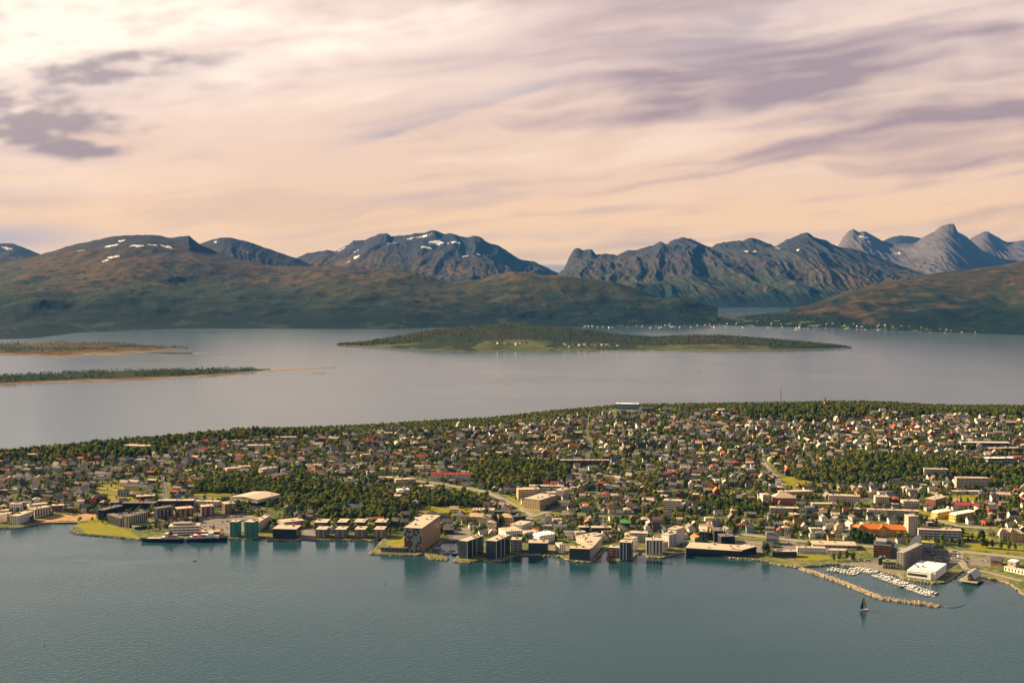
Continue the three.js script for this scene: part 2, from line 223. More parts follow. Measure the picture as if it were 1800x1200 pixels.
["hotel_base",768.9,-2193.1,-0.018,52.6,12,4.4,1,"palegrey","tan","plain","flat","low base wing below the banded slab block","annex",27.8,1.1,{}],
["grey_flats",760.1,-2325.3,-0.169,41.1,12,13.5,4,"palegrey","tan","balc","flat","grey four storey flats beside the wooded bank","apartment block",35.7,1.2,{}],
["modern_villa",901.7,-2392.5,0.103,51.5,16,15.0,3,"white","white","glass","flat","white modern building with a square glass bay","villa",44.0,2.3,{}],
["stadium_annex",959.6,-2528.4,0.094,57.6,12,10.1,2,"brick","tan","glass","flat","brick and glass building beside the football pitch","stadium",48.4,1.6,{}],
["clinic",260.8,-2110.9,-0.25,28.7,16,16.1,5,"warmwhite","tan","band","flat","warm white stepped block with brown window bands on the slope","office",15.1,1.4,{}],
["round_block",29.1,-2208.1,0.155,37.3,20,16.3,5,"beige","tan","balc","flat","beige balcony block beside the sloping road, uphill one of two","apartment block",16.7,2.0,{}],
["round_block",60.0,-2148.8,1.02,54.7,30,15.9,5,"beige","tan","balc","flat","beige balcony block at the road junction","apartment block",13.8,3.0,{}],
["beige_block",64.0,-2208.7,0.148,27.5,14,8.9,3,"beige","tan","punch","flat","small beige block between the two balcony blocks","apartment block",18.0,1.6,{}],
["white_school",59.5,-2262.0,-0.076,59.6,12,8.1,2,"white","tan","band","flat","long white banded building behind the beige balcony blocks","school",21.5,1.5,{}],
["cream_house",93.4,-2218.5,1.163,32.6,14,11.9,3,"cream","tan","plain","flat","tall cream house at the end of the long white banded building","house",19.5,2.1,{}],
["brewery_hall",-9.9,-2045.5,-0.202,22.0,14,10.1,2,"yellowcream","tanroof","punch","hip","cream brewery hall with tan roof beside the brick chimney","factory",7.0,1.0,{}],
["brewery_hall",-57.3,-2054.6,-0.21,21.3,14,9.2,2,"yellowcream","tanroof","punch","gable","cream brewery hall with tan roof beside the white gabled house","factory",7.0,1.0,{}],
["white_gable_house",-81.6,-2064.3,-0.028,12.7,14,9.3,3,"white","slate","punch","gablez","white house with slate gable facing the water","house",7.4,1.0,{}],
["dark_workshop",12.2,-2059.7,0.521,22.0,14,7.4,1,"charcoal","slate","plain","flat","dark workshop beside the brewery at the road","workshop",7.8,1.3,{}],
["brewery_shed",-47.3,-2114.5,-0.063,35.4,20,4.8,1,"greige","tan","plain","flat","long tan roofed brewery shed","factory",9.9,1.0,{}],
["brewery_shed",-12.0,-2103.6,-0.217,34.1,12,4.7,1,"charcoal","slate","plain","flat","long grey roofed brewery shed at the chimney","factory",9.6,1.0,{}],
["cream_villa",-94.2,-2114.2,0.037,13.9,12,6.7,2,"cream","tanroof","punch","gable","cream villa beside the meadow","house",10.2,1.1,{}],
["sports_hall",-411.5,-2192.6,1.073,60.1,58,8.9,1,"palegrey","tan","hall","flat","large grey sports hall with black base and tan ridged roof","sports hall",13.5,2.3,{}],
["school_wing",-547.0,-2440.3,0.455,15.6,12,6.5,2,"cream","tan","punch","gable","small cream gabled school wing","school",29.8,1.0,{}],
["school_wing",-519.8,-2418.9,0.595,25.7,14,8.7,3,"yellowcream","tan","punch","flat","yellow cream school wing with flat roof","school",27.5,1.1,{}],
["school_wing",-499.0,-2431.4,0.524,20.9,12,9.8,3,"cream","tan","band","flat","banded cream school wing","school",27.9,1.2,{}],
["school_wing",-450.8,-2418.7,0.84,35.6,12,9.7,3,"cream","tan","band","flat","banded cream school wing next to the orange brick gym","school",26.7,2.0,{}],
["brick_gym",-418.9,-2369.2,0.995,37.6,18,8.5,1,"orangebrick","slate","plain","flat","orange brick gym box beside the school","gym",23.5,2.3,{}],
["white_college",-761.9,-2629.2,-0.272,54.6,20,9.4,2,"white","tan","punch","flat","white college building in front of the ridge wood","college",39.7,1.2,{}],
["low_school",-955.8,-2583.7,0.056,35.5,12,5.2,1,"cream","tan","plain","flat","low cream building at the edge of the ridge wood","school",33.1,1.1,{}],
["grey_school",-679.1,-2263.8,0.114,19.3,12,7.1,2,"palegrey","slate","strip","gable","grey school wing with slate gable roof beside the lawn","school",11.6,1.3,{}],
["yellow_school",-667.8,-2300.6,-0.326,47.2,12,6.7,2,"yellow","slate","punch","gable","yellow school wing with slate roof","school",15.1,1.2,{}],
["brick_school",-629.2,-2229.1,0.339,31.2,14,7.0,2,"brick","tan","glass","flat","brick and glass school wing behind the black estate","school",10.8,1.9,{}],
["ridge_school",-564.4,-2695.8,-0.042,44.1,10,4.8,1,"greige","tan","band","flat","low banded building under the ridge wood","school",45.4,1.3,{}],
["ridge_school",-517.6,-2707.3,0.27,42.0,10,5.4,2,"palegrey","tan","band","flat","pale banded building under the ridge wood","school",45.5,1.2,{}],
["ridge_school",-476.8,-2735.4,0.13,43.7,12,6.7,2,"white","tan","band","flat","white banded building with a tall stair box under the ridge wood","school",45.9,1.4,{}],
["ridge_block",-513.3,-2629.7,0.071,45.5,14,8.2,2,"white","tan","punch","flat","white two storey building below the banded ridge buildings","school",41.7,1.3,{}],
["red_terrace",-134.8,-2357.6,-0.098,26.1,10,11.1,3,"white","redroof","balc","gable","white terrace with dark red roof, longest of three","terrace",23.4,1.0,{}],
["red_terrace",-110.7,-2356.0,-0.164,17.4,10,11.1,3,"white","redroof","balc","gable","white terrace with dark red roof, shortest of three, in the middle","terrace",23.7,1.1,{}],
["red_terrace",-88.5,-2353.7,-0.162,22.6,10,11.1,3,"white","redroof","balc","gable","white terrace with dark red roof, beside the wooded bank","terrace",24.0,1.1,{}],
["beige_institution",-225.5,-2343.5,-0.075,36.3,14,6.8,2,"beige","tan","punch","flat","long beige building on the wooded slope","institution",24.1,1.5,{}],
["beige_institution",-189.9,-2323.4,0.296,36.4,14,8.8,2,"beige","tan","punch","flat","beige building with a square projection below the red terraces","institution",22.6,1.4,{}],
["white_institution",-186.9,-2242.8,0.338,20.3,14,7.0,2,"white","white","punch","flat","white building with stepped roof above the dark hedge","institution",19.4,1.2,{}],
["white_institution",-149.7,-2283.8,0.177,25.1,14,6.1,2,"white","tan","punch","flat","white flat roofed building below the red terraces","institution",19.6,1.3,{}],
["dark_row_house",96.2,-2450.8,-0.204,10.0,10,10.9,3,"darkgrey","tan","punch","flat","dark grey flat roofed row house in the stepped terrace","row house",35.7,1.2,{"group":"dark grey row houses of the stepped terrace"}],
["dark_row_house",107.7,-2448.3,-0.216,10.0,10,10.9,3,"darkgrey","tan","punch","flat","dark grey flat roofed row house in the stepped terrace","row house",36.0,1.2,{"group":"dark grey row houses of the stepped terrace"}],
["dark_row_house",119.1,-2445.8,-0.226,10.0,10,10.9,3,"darkgrey","tan","punch","flat","dark grey flat roofed row house in the stepped terrace","row house",36.4,1.2,{"group":"dark grey row houses of the stepped terrace"}],
["dark_row_house",130.5,-2443.1,-0.234,10.0,10,10.9,3,"darkgrey","tan","punch","flat","dark grey flat roofed row house in the stepped terrace","row house",36.9,1.2,{"group":"dark grey row houses of the stepped terrace"}],
["dark_row_house",141.9,-2440.3,-0.246,10.0,10,10.9,3,"darkgrey","tan","punch","flat","dark grey flat roofed row house in the stepped terrace","row house",37.3,1.2,{"group":"dark grey row houses of the stepped terrace"}],
["dark_row_house",153.3,-2437.4,-0.249,10.0,10,10.9,3,"darkgrey","tan","punch","flat","dark grey flat roofed row house in the stepped terrace","row house",37.7,1.2,{"group":"dark grey row houses of the stepped terrace"}],
["dark_row_house",164.6,-2434.5,-0.248,9.9,10,10.9,3,"darkgrey","tan","punch","flat","dark grey flat roofed row house in the stepped terrace","row house",38.2,1.2,{"group":"dark grey row houses of the stepped terrace"}],
["dark_row_house",175.9,-2431.7,-0.245,9.9,10,10.9,3,"darkgrey","tan","punch","flat","dark grey flat roofed row house in the stepped terrace","row house",38.6,1.2,{"group":"dark grey row houses of the stepped terrace"}],
["ridge_hospital",267.5,-3024.7,-0.146,51.4,20,12.1,3,"bluewhite","white","band","flat","blue glass and white building on the crest of the ridge","hospital",79.9,2.9,{}],
["ridge_house",312.4,-2991.8,0.236,30.3,16,6.6,2,"charcoal","slate","plain","flat","dark low building beside the blue glass building on the ridge","house",78.7,1.1,{}],
["ridge_house",357.8,-2988.9,0.227,30.3,16,6.6,2,"palegrey","slate","plain","flat","grey low building on the ridge crest","house",77.7,1.1,{}]
];
const ZONES = {
forest:[[[-1091.5,-2596.8],[-979.7,-2664.8],[-856.2,-2717.8],[-724.8,-2761.6],[-598.7,-2852.1],[-346.8,-2832.3],[-368.1,-2805.7],[-492.6,-2746.6],[-595.5,-2722.5],[-672.3,-2695.9],[-687.9,-2576.2],[-805.9,-2556.4],[-899.4,-2535.8],[-999.4,-2535.8]],[[-564.4,-2319.8],[-521.0,-2377.8],[-465.5,-2360.4],[-397.7,-2388.5],[-346.8,-2327.2],[-257.3,-2256.6],[-190.9,-2175.7],[-193.6,-2100.6],[-312.7,-2094.9],[-345.4,-2156.6],[-387.2,-2206.9],[-486.1,-2262.3],[-558.9,-2255.6]],[[-191.9,-2186.7],[-128.4,-2253.1],[-39.1,-2230.7],[-47.3,-2157.1],[-123.2,-2159.5]],[[-86.7,-2475.4],[0.0,-2499.3],[108.0,-2465.9],[107.5,-2336.4],[30.2,-2294.4],[-19.9,-2274.1],[-71.7,-2338.3]],[[540.8,-2397.3],[654.7,-2492.2],[780.4,-2475.7],[793.5,-2383.8],[754.0,-2325.4],[591.6,-2249.1],[506.7,-2312.6]],[[746.3,-2434.8],[848.5,-2422.1],[928.8,-2355.7],[890.5,-2207.6],[827.4,-2233.4],[843.9,-2292.4],[748.9,-2309.2]],[[515.0,-3022.9],[666.2,-3049.9],[829.4,-3062.6],[887.5,-3032.0],[759.5,-2896.1],[626.1,-2864.6],[520.3,-2903.9]],[[884.8,-3022.7],[1247.3,-3069.7],[1209.7,-2976.4],[1039.0,-2971.9],[870.5,-2929.3]],[[-315.3,-2112.9],[-250.6,-2196.9],[-169.0,-2139.6],[-182.0,-2072.8],[-238.3,-2087.2]],[[290.5,-2171.4],[369.3,-2158.9],[413.8,-2119.3],[400.7,-2074.5],[314.7,-2108.7]]],
lawn:[[[-755.0,-2343.3],[-709.0,-2350.9],[-640.3,-2211.3],[-697.7,-2215.1]],[[-555.7,-2262.9],[-492.0,-2262.0],[-472.7,-2199.1],[-543.4,-2204.2]],[[-150.1,-2165.3],[-50.0,-2190.8],[-46.3,-2111.6],[-147.0,-2093.4]],[[476.2,-2332.2],[510.3,-2329.1],[541.3,-2265.7],[492.2,-2245.3],[472.6,-2265.2]],[[-692.2,-2060.5],[-679.2,-2119.5],[-640.6,-2060.5],[-595.0,-2015.8],[-563.1,-1956.5],[-604.3,-1964.7],[-655.7,-1990.0]],[[-318.3,-2233.5],[-269.5,-2234.5],[-265.0,-2156.9],[-304.6,-2156.0]],[[679.2,-1957.1],[719.3,-1961.1],[704.3,-1907.9],[669.8,-1917.1]],[[674.9,-1895.7],[741.5,-1874.2],[728.7,-1841.5],[660.1,-1865.3]],[[405.4,-1843.8],[449.1,-1840.2],[455.9,-1818.5],[402.4,-1811.4]],[[-19.7,-2251.0],[4.9,-2231.1],[23.8,-2166.6],[41.8,-2118.4],[28.0,-2127.5],[0.0,-2201.0]],[[400.2,-2096.3],[425.7,-2085.9],[417.1,-2056.3],[397.2,-2065.8]],[[655.3,-2097.3],[674.3,-2076.1],[700.5,-2019.5],[676.3,-2000.1],[644.8,-2063.2]],[[726.1,-2193.0],[790.8,-2185.8],[768.1,-2129.9],[712.5,-2142.8]],[[-187.6,-1940.1],[-165.1,-1956.5],[-157.7,-1908.2],[-179.0,-1885.0]],[[877.4,-2537.7],[944.3,-2562.5],[934.0,-2534.3],[872.5,-2507.3]]],
paved:[[[-514.9,-2113.7],[-425.8,-2109.0],[-385.4,-2040.7],[-437.1,-1990.0],[-487.0,-2015.8]],[[-324.5,-2024.3],[-312.0,-2041.6],[-294.5,-1948.3],[-321.9,-1948.3]],[[588.8,-1873.2],[646.4,-1861.1],[625.4,-1790.5],[585.2,-1749.9],[554.5,-1770.0]],[[644.9,-1832.9],[678.2,-1825.0],[655.7,-1770.0],[626.2,-1783.6]],[[400.2,-1929.5],[422.1,-1920.9],[412.7,-1869.8],[391.2,-1877.4]],[[333.5,-1946.0],[377.2,-1928.8],[362.9,-1854.9],[330.1,-1877.4]],[[-97.4,-2016.2],[-62.4,-2030.5],[-63.4,-1948.3],[-97.2,-1940.1]],[[54.5,-1908.2],[83.5,-1900.4],[82.2,-1869.8],[54.3,-1869.8]],[[255.8,-1940.1],[278.5,-1932.1],[269.1,-1877.4],[250.3,-1885.0]],[[501.0,-1807.9],[533.3,-1756.5],[525.5,-1730.3],[430.7,-1780.1]]],
beach:[[[-773.5,-2102.4],[-756.6,-2127.9],[-715.0,-2143.4],[-681.5,-2141.8],[-681.7,-2112.8],[-696.8,-2088.2],[-731.9,-2083.5],[-748.1,-2065.0]]]
};
const MOUNTAINS = [
{"name":"mountain","label":"","cols":[[-3757,7070,-2.0,-7427,14000,-40.8],[-3716,7070,-2.0,-7346,14000,-25.6],[-3677,7074,-2.0,-7265,14000,-10.4],[-3639,7081,-2.0,-7183,14000,4.9],[-3602,7088,-2.0,-7102,14000,20.1],[-3564,7095,-2.0,-7021,14000,35.3],[-3527,7102,-2.0,-6939,14000,50.6],[-3489,7109,-2.0,-6858,14000,65.8],[-3451,7116,-2.0,-6777,14000,81.0],[-3414,7123,-2.0,-6695,14000,96.2],[-3376,7130,-2.0,-6614,14000,111.5],[-3338,7137,-2.0,-6533,14000,126.7],[-3300,7144,-2.0,-6451,14000,141.9],[-3262,7152,-2.0,-6370,14000,158.7],[-3223,7159,-2.0,-6289,14000,181.3],[-3185,7166,-2.0,-6207,14000,203.9],[-3147,7173,-2.0,-6126,14000,226.5],[-3108,7180,-2.0,-6044,14000,249.2],[-3070,7188,-2.0,-5963,14000,271.8],[-3031,7195,-2.0,-5881,14000,294.4],[-2993,7202,-2.0,-5800,14000,317.0],[-2954,7209,-2.0,-5719,14000,339.6],[-2915,7217,-2.0,-5637,14000,362.2],[-2876,7224,-2.0,-5556,14000,384.8],[-2837,7231,-2.0,-5475,14000,407.3],[-2804,7254,-2.0,-5394,14000,426.4],[-2772,7279,-2.0,-5312,14000,445.2],[-2739,7304,-2.0,-5231,14000,464.0],[-2706,7329,-2.0,-5150,14000,482.8],[-2683,7384,-2.0,-5069,14000,503.4],[-2676,7483,-2.0,-4988,14000,526.4],[-2668,7585,-2.0,-4906,14000,549.4],[-2660,7690,-2.0,-4825,14000,572.5],[-2652,7797,-2.0,-4744,14000,595.5],[-2641,7898,-2.0,-4663,14000,618.0],[-2609,7942,-2.0,-4582,14000,637.5],[-2578,7986,-2.0,-4501,14000,657.0],[-2546,8031,-2.0,-4420,14000,676.6],[-2513,8076,-2.0,-4339,14000,696.1],[-2480,8122,-2.0,-4257,14000,715.7],[-2447,8168,-2.0,-4177,14000,724.8],[-2414,8215,-2.0,-4096,14000,732.6],[-2380,8262,-2.0,-4015,14000,740.4],[-2344,8306,-2.0,-3934,14000,748.2],[-2300,8320,-2.0,-3853,14000,751.4],[-2256,8335,-2.0,-3773,14000,738.7],[-2212,8350,-2.0,-3693,14000,726.0],[-2167,8364,-2.0,-3612,14000,721.3],[-2122,8379,-2.0,-3531,14000,730.4],[-2077,8394,-2.0,-3450,14000,739.6],[-2032,8408,-2.0,-3371,14000,669.8],[-1985,8415,-2.0,-3280,13954,618.1],[-1937,8417,-2.0,-3183,13878,582.1],[-1889,8418,-2.0,-3086,13802,548.8],[-1840,8419,-2.0,-2990,13726,520.5],[-1792,8421,-2.0,-2895,13650,492.4],[-1743,8422,-2.0,-2801,13574,467.0],[-1695,8424,-2.0,-2708,13498,446.5],[-1646,8425,-2.0,-2615,13423,426.2],[-1598,8426,-2.0,-2524,13347,406.1],[-1549,8428,-2.0,-2433,13271,396.0],[-1501,8429,-2.0,-2343,13195,393.1],[-1452,8431,-2.0,-2254,13119,390.2],[-1404,8432,-2.0,-2165,13043,387.3],[-1355,8434,-2.0,-2078,12967,384.5],[-1307,8435,-2.0,-1991,12891,381.7],[-1258,8436,-2.0,-1906,12815,381.7],[-1209,8438,-2.0,-1821,12742,381.9],[-1161,8439,-2.0,-1738,12670,382.1],[-1112,8441,-2.0,-1655,12598,382.2],[-1064,8442,-2.0,-1574,12526,373.2],[-1015,8443,-2.0,-1493,12454,362.0],[-966,8445,-2.0,-1413,12382,350.9],[-917,8446,-2.0,-1334,12310,340.5],[-869,8448,-2.0,-1255,12238,345.1],[-820,8449,-2.0,-1178,12166,349.7],[-771,8451,-2.0,-1101,12094,354.3],[-723,8461,-2.0,-1025,12022,352.7],[-677,8494,-2.0,-950,11950,335.0],[-630,8528,-2.0,-876,11878,317.5],[-583,8562,-2.0,-802,11806,300.2],[-536,8596,-2.0,-730,11734,283.2],[-487,8613,-2.0,-658,11662,266.3],[-438,8624,-2.0,-587,11590,253.3],[-388,8635,-2.0,-517,11518,251.0],[-339,8646,-2.0,-447,11430,258.9],[-289,8657,-2.0,-378,11337,270.0],[-239,8669,-2.0,-310,11244,280.9],[-189,8680,-2.0,-243,11151,297.2],[-139,8691,-2.0,-177,11058,315.2],[-89,8702,-2.0,-112,10965,329.1],[-39,8714,-2.0,-48,10872,338.8],[12,8725,-2.0,14,10793,348.2],[62,8737,-2.0,76,10761,345.8],[113,8748,-2.0,138,10729,341.6],[164,8759,-2.0,199,10697,337.3],[215,8771,-2.0,260,10665,333.0],[266,8782,-2.0,321,10633,329.8],[317,8794,-2.0,381,10601,327.0],[368,8806,-2.0,441,10569,324.3],[420,8817,-2.0,501,10537,318.5],[472,8829,-2.0,560,10506,311.5],[523,8841,-2.0,619,10474,304.6],[576,8858,-2.0,677,10442,297.7],[628,8878,-2.0,735,10410,288.2],[681,8898,-2.0,793,10378,278.6],[734,8918,-2.0,850,10346,260.3],[788,8938,-2.0,907,10314,238.1],[841,8959,-2.0,964,10282,216.1],[895,8979,-2.0,1020,10250,194.2],[949,9000,-2.0,1076,10218,167.8],[1003,9011,-2.0,1132,10185,141.1],[1055,9011,-2.0,1187,10149,131.5],[1107,9011,-2.0,1241,10114,130.2],[1159,9011,-2.0,1295,10078,127.6],[1211,9011,-2.0,1348,10042,124.8],[1263,9011,-2.0,1402,10007,110.4],[1315,9011,-2.0,1454,9971,86.1],[1368,9011,-2.0,1507,9936,66.6],[1420,9011,-2.0,1559,9900,49.6]],"kind":"heath","cw":820,"rw":170,"amp":90,"back":2500,"snow":[[-4057,75,0.887,0.014],[-3725,56,0.823,0.014],[-3628,46,0.855,0.011],[-3502,63,0.871,0.018],[-3799,38,0.742,0.011],[-3810,21,0.71,0.009],[-4360,35,0.887,0.009],[-4066,41,0.936,0.009]]},
{"name":"mountain","label":"","cols":[[-3588,14500,-20.0,-4328,17500,551.4],[-3538,14500,-20.0,-4267,17500,596.6],[-3488,14500,-20.0,-4206,17500,641.7],[-3438,14500,-20.0,-4145,17500,678.1],[-3388,14500,-20.0,-4084,17500,705.2],[-3338,14500,-20.0,-4023,17500,732.3],[-3288,14500,-20.0,-3963,17500,747.7],[-3238,14500,-20.0,-3902,17500,762.7],[-3188,14500,-20.0,-3842,17500,766.2],[-3137,14500,-20.0,-3782,17500,755.7],[-3087,14500,-20.0,-3722,17500,745.2],[-3037,14500,-20.0,-3661,17500,734.6],[-2987,14500,-20.0,-3601,17500,724.1],[-2937,14500,-20.0,-3541,17500,709.8],[-2887,14500,-20.0,-3481,17500,690.2],[-2837,14500,-20.0,-3421,17500,670.7],[-2787,14500,-20.0,-3361,17500,651.1],[-2737,14500,-20.0,-3301,17500,631.6],[-2687,14500,-20.0,-3241,17500,611.7],[-2637,14500,-20.0,-3180,17500,591.2],[-2587,14500,-20.0,-3120,17500,570.7],[-2537,14500,-20.0,-3060,17500,550.3],[-2487,14500,-20.0,-3000,17500,529.8],[-2437,14500,-20.0,-2940,17500,509.3],[-2387,14500,-20.0,-2880,17500,488.2],[-2337,14500,-20.0,-2820,17500,461.7],[-2287,14500,-20.0,-2760,17500,435.2],[-2237,14500,-20.0,-2699,17500,408.7],[-2187,14500,-20.0,-2639,17500,392.9],[-2137,14500,-20.0,-2579,17500,377.7],[-2087,14500,-20.0,-2519,17500,362.5],[-2037,14500,-20.0,-2458,17500,347.2],[-1987,14500,-20.0,-2398,17500,332.0],[-1937,14500,-20.0,-2338,17500,316.8],[-1887,14500,-20.0,-2278,17500,301.5],[-1837,14500,-20.0,-2217,17500,286.3],[-1787,14500,-20.0,-2157,17500,271.0],[-1737,14500,-20.0,-2097,17500,255.8],[-1687,14500,-20.0,-2036,17500,240.6],[-1637,14500,-20.0,-1976,17500,225.3]],"kind":"rock","cw":220,"rw":70,"amp":70,"back":2500,"snow":[[-3930,19,0.952,0.012],[-3415,18,0.791,0.011]]},
{"name":"mountain","label":"","cols":[[-2893,15500,-20.0,-3827,20500,317.3],[-2863,15500,-20.0,-3787,20500,330.5],[-2833,15500,-20.0,-3748,20500,343.7],[-2803,15500,-20.0,-3708,20500,356.8],[-2773,15500,-20.0,-3668,20500,370.0],[-2743,15500,-20.0,-3628,20500,383.2],[-2713,15500,-20.0,-3588,20500,396.4],[-2683,15500,-20.0,-3549,20500,412.0],[-2653,15500,-20.0,-3509,20500,434.1],[-2624,15500,-20.0,-3469,20500,456.3],[-2594,15500,-20.0,-3429,20500,478.4],[-2564,15500,-20.0,-3389,20500,500.6],[-2534,15500,-20.0,-3349,20500,522.7],[-2504,15500,-20.0,-3310,20500,539.0],[-2474,15500,-20.0,-3270,20500,552.2],[-2444,15500,-20.0,-3230,20500,565.4],[-2414,15500,-20.0,-3190,20500,576.5],[-2384,15500,-20.0,-3151,20500,582.4],[-2354,15500,-20.0,-3111,20500,588.3],[-2324,15500,-20.0,-3072,20500,594.3],[-2294,15500,-20.0,-3032,20500,600.2],[-2264,15500,-20.0,-2992,20500,605.6],[-2234,15500,-20.0,-2953,20500,610.9],[-2204,15500,-20.0,-2913,20500,616.1],[-2174,15500,-20.0,-2873,20500,616.6],[-2144,15500,-20.0,-2834,20500,610.5],[-2114,15500,-20.0,-2794,20500,604.4],[-2084,15500,-20.0,-2755,20500,611.4],[-2054,15500,-20.0,-2715,20500,631.2],[-2024,15500,-20.0,-2675,20500,650.9],[-1994,15500,-20.0,-2635,20500,670.7],[-1964,15500,-20.0,-2595,20500,690.4],[-1934,15500,-20.0,-2556,20500,711.1],[-1904,15500,-20.0,-2516,20500,738.8],[-1874,15500,-20.0,-2476,20500,766.4],[-1844,15500,-20.0,-2437,20500,771.8],[-1814,15500,-20.0,-2397,20500,774.0],[-1784,15500,-20.0,-2357,20500,776.2],[-1754,15500,-20.0,-2318,20500,778.4],[-1725,15500,-20.0,-2278,20500,791.9],[-1695,15500,-20.0,-2238,20500,807.7],[-1665,15500,-20.0,-2199,20500,823.5],[-1635,15500,-20.0,-2159,20500,839.0],[-1605,15500,-20.0,-2119,20500,854.2],[-1575,15500,-20.0,-2080,20500,869.3],[-1545,15500,-20.0,-2040,20500,879.9],[-1515,15500,-20.0,-2000,20500,886.4],[-1485,15500,-20.0,-1961,20500,893.0],[-1455,15500,-20.0,-1921,20500,868.9],[-1425,15500,-20.0,-1882,20500,841.2],[-1395,15500,-20.0,-1842,20500,847.8],[-1365,15500,-20.0,-1803,20500,854.3],[-1335,15500,-20.0,-1763,20500,858.6],[-1305,15500,-20.0,-1724,20500,858.6],[-1275,15500,-20.0,-1684,20500,858.6],[-1245,15500,-20.0,-1644,20500,864.6],[-1215,15500,-20.0,-1605,20500,873.7],[-1185,15500,-20.0,-1565,20500,882.8],[-1155,15500,-20.0,-1526,20500,887.1],[-1125,15500,-20.0,-1486,20500,889.7],[-1095,15500,-20.0,-1446,20500,892.4],[-1065,15500,-20.0,-1407,20500,897.7],[-1035,15500,-20.0,-1367,20500,907.6],[-1005,15500,-20.0,-1328,20500,917.4],[-975,15500,-20.0,-1288,20500,930.4],[-945,15500,-20.0,-1248,20500,944.7],[-915,15500,-20.0,-1209,20500,951.2],[-885,15500,-20.0,-1169,20500,928.6],[-855,15500,-20.0,-1130,20500,910.4],[-826,15500,-20.0,-1090,20500,894.7],[-796,15500,-20.0,-1051,20500,885.1],[-766,15500,-20.0,-1011,20500,885.1],[-736,15500,-20.0,-971,20500,885.1],[-706,15500,-20.0,-932,20500,884.8],[-676,15500,-20.0,-892,20500,871.6],[-646,15500,-20.0,-853,20500,858.5],[-616,15500,-20.0,-813,20500,845.3],[-586,15500,-20.0,-774,20500,835.6],[-556,15500,-20.0,-734,20500,827.7],[-526,15500,-20.0,-695,20500,819.8],[-496,15500,-20.0,-655,20500,818.1],[-466,15500,-20.0,-615,20500,831.3],[-436,15500,-20.0,-576,20500,838.9],[-406,15500,-20.0,-536,20500,831.7],[-376,15500,-20.0,-497,20500,824.5],[-346,15500,-20.0,-457,20500,791.5],[-316,15500,-20.0,-418,20500,755.4],[-286,15500,-20.0,-378,20500,730.7],[-256,15500,-20.0,-338,20500,713.3],[-226,15500,-20.0,-299,20500,705.4],[-196,15500,-20.0,-259,20500,697.5],[-166,15500,-20.0,-220,20500,688.9],[-136,15500,-20.0,-180,20500,670.5],[-106,15500,-20.0,-140,20500,652.1],[-76,15500,-20.0,-101,20500,633.6],[-46,15500,-20.0,-61,20500,606.0],[-16,15500,-20.0,-22,20500,574.4],[14,15500,-20.0,18,20500,546.3],[44,15500,-20.0,58,20500,522.6],[74,15500,-20.0,97,20500,498.9],[103,15500,-20.0,137,20500,476.7],[133,15500,-20.0,176,20500,470.7],[163,15500,-20.0,216,20500,464.8],[193,15500,-20.0,256,20500,458.9],[223,15500,-20.0,295,20500,452.9],[253,15500,-20.0,335,20500,442.7],[283,15500,-20.0,375,20500,429.5],[313,15500,-20.0,414,20500,416.3],[343,15500,-20.0,454,20500,400.7],[373,15500,-20.0,494,20500,377.0],[403,15500,-20.0,533,20500,353.3],[433,15500,-20.0,573,20500,329.5],[463,15500,-20.0,613,20500,305.8],[493,15500,-20.0,652,20500,287.8],[523,15500,-20.0,692,20500,272.0],[553,15500,-20.0,732,20500,256.2],[583,15500,-20.0,771,20500,240.3],[613,15500,-20.0,811,20500,224.5],[643,15500,-20.0,851,20500,208.6],[673,15500,-20.0,890,20500,192.8]],"kind":"rock","cw":380,"rw":110,"amp":120,"back":3000,"snow":[[-1385,97,0.936,0.017],[-1123,111,0.839,0.027],[-857,103,0.839,0.016],[-1250,59,0.758,0.016],[-2246,37,0.678,0.021],[-2326,24,0.63,0.015],[-2665,53,0.984,0.011],[-1816,43,0.855,0.016],[-2332,43,0.823,0.011],[-1574,44,0.919,0.017],[-677,57,0.678,0.01],[-500,33,0.726,0.01]]},
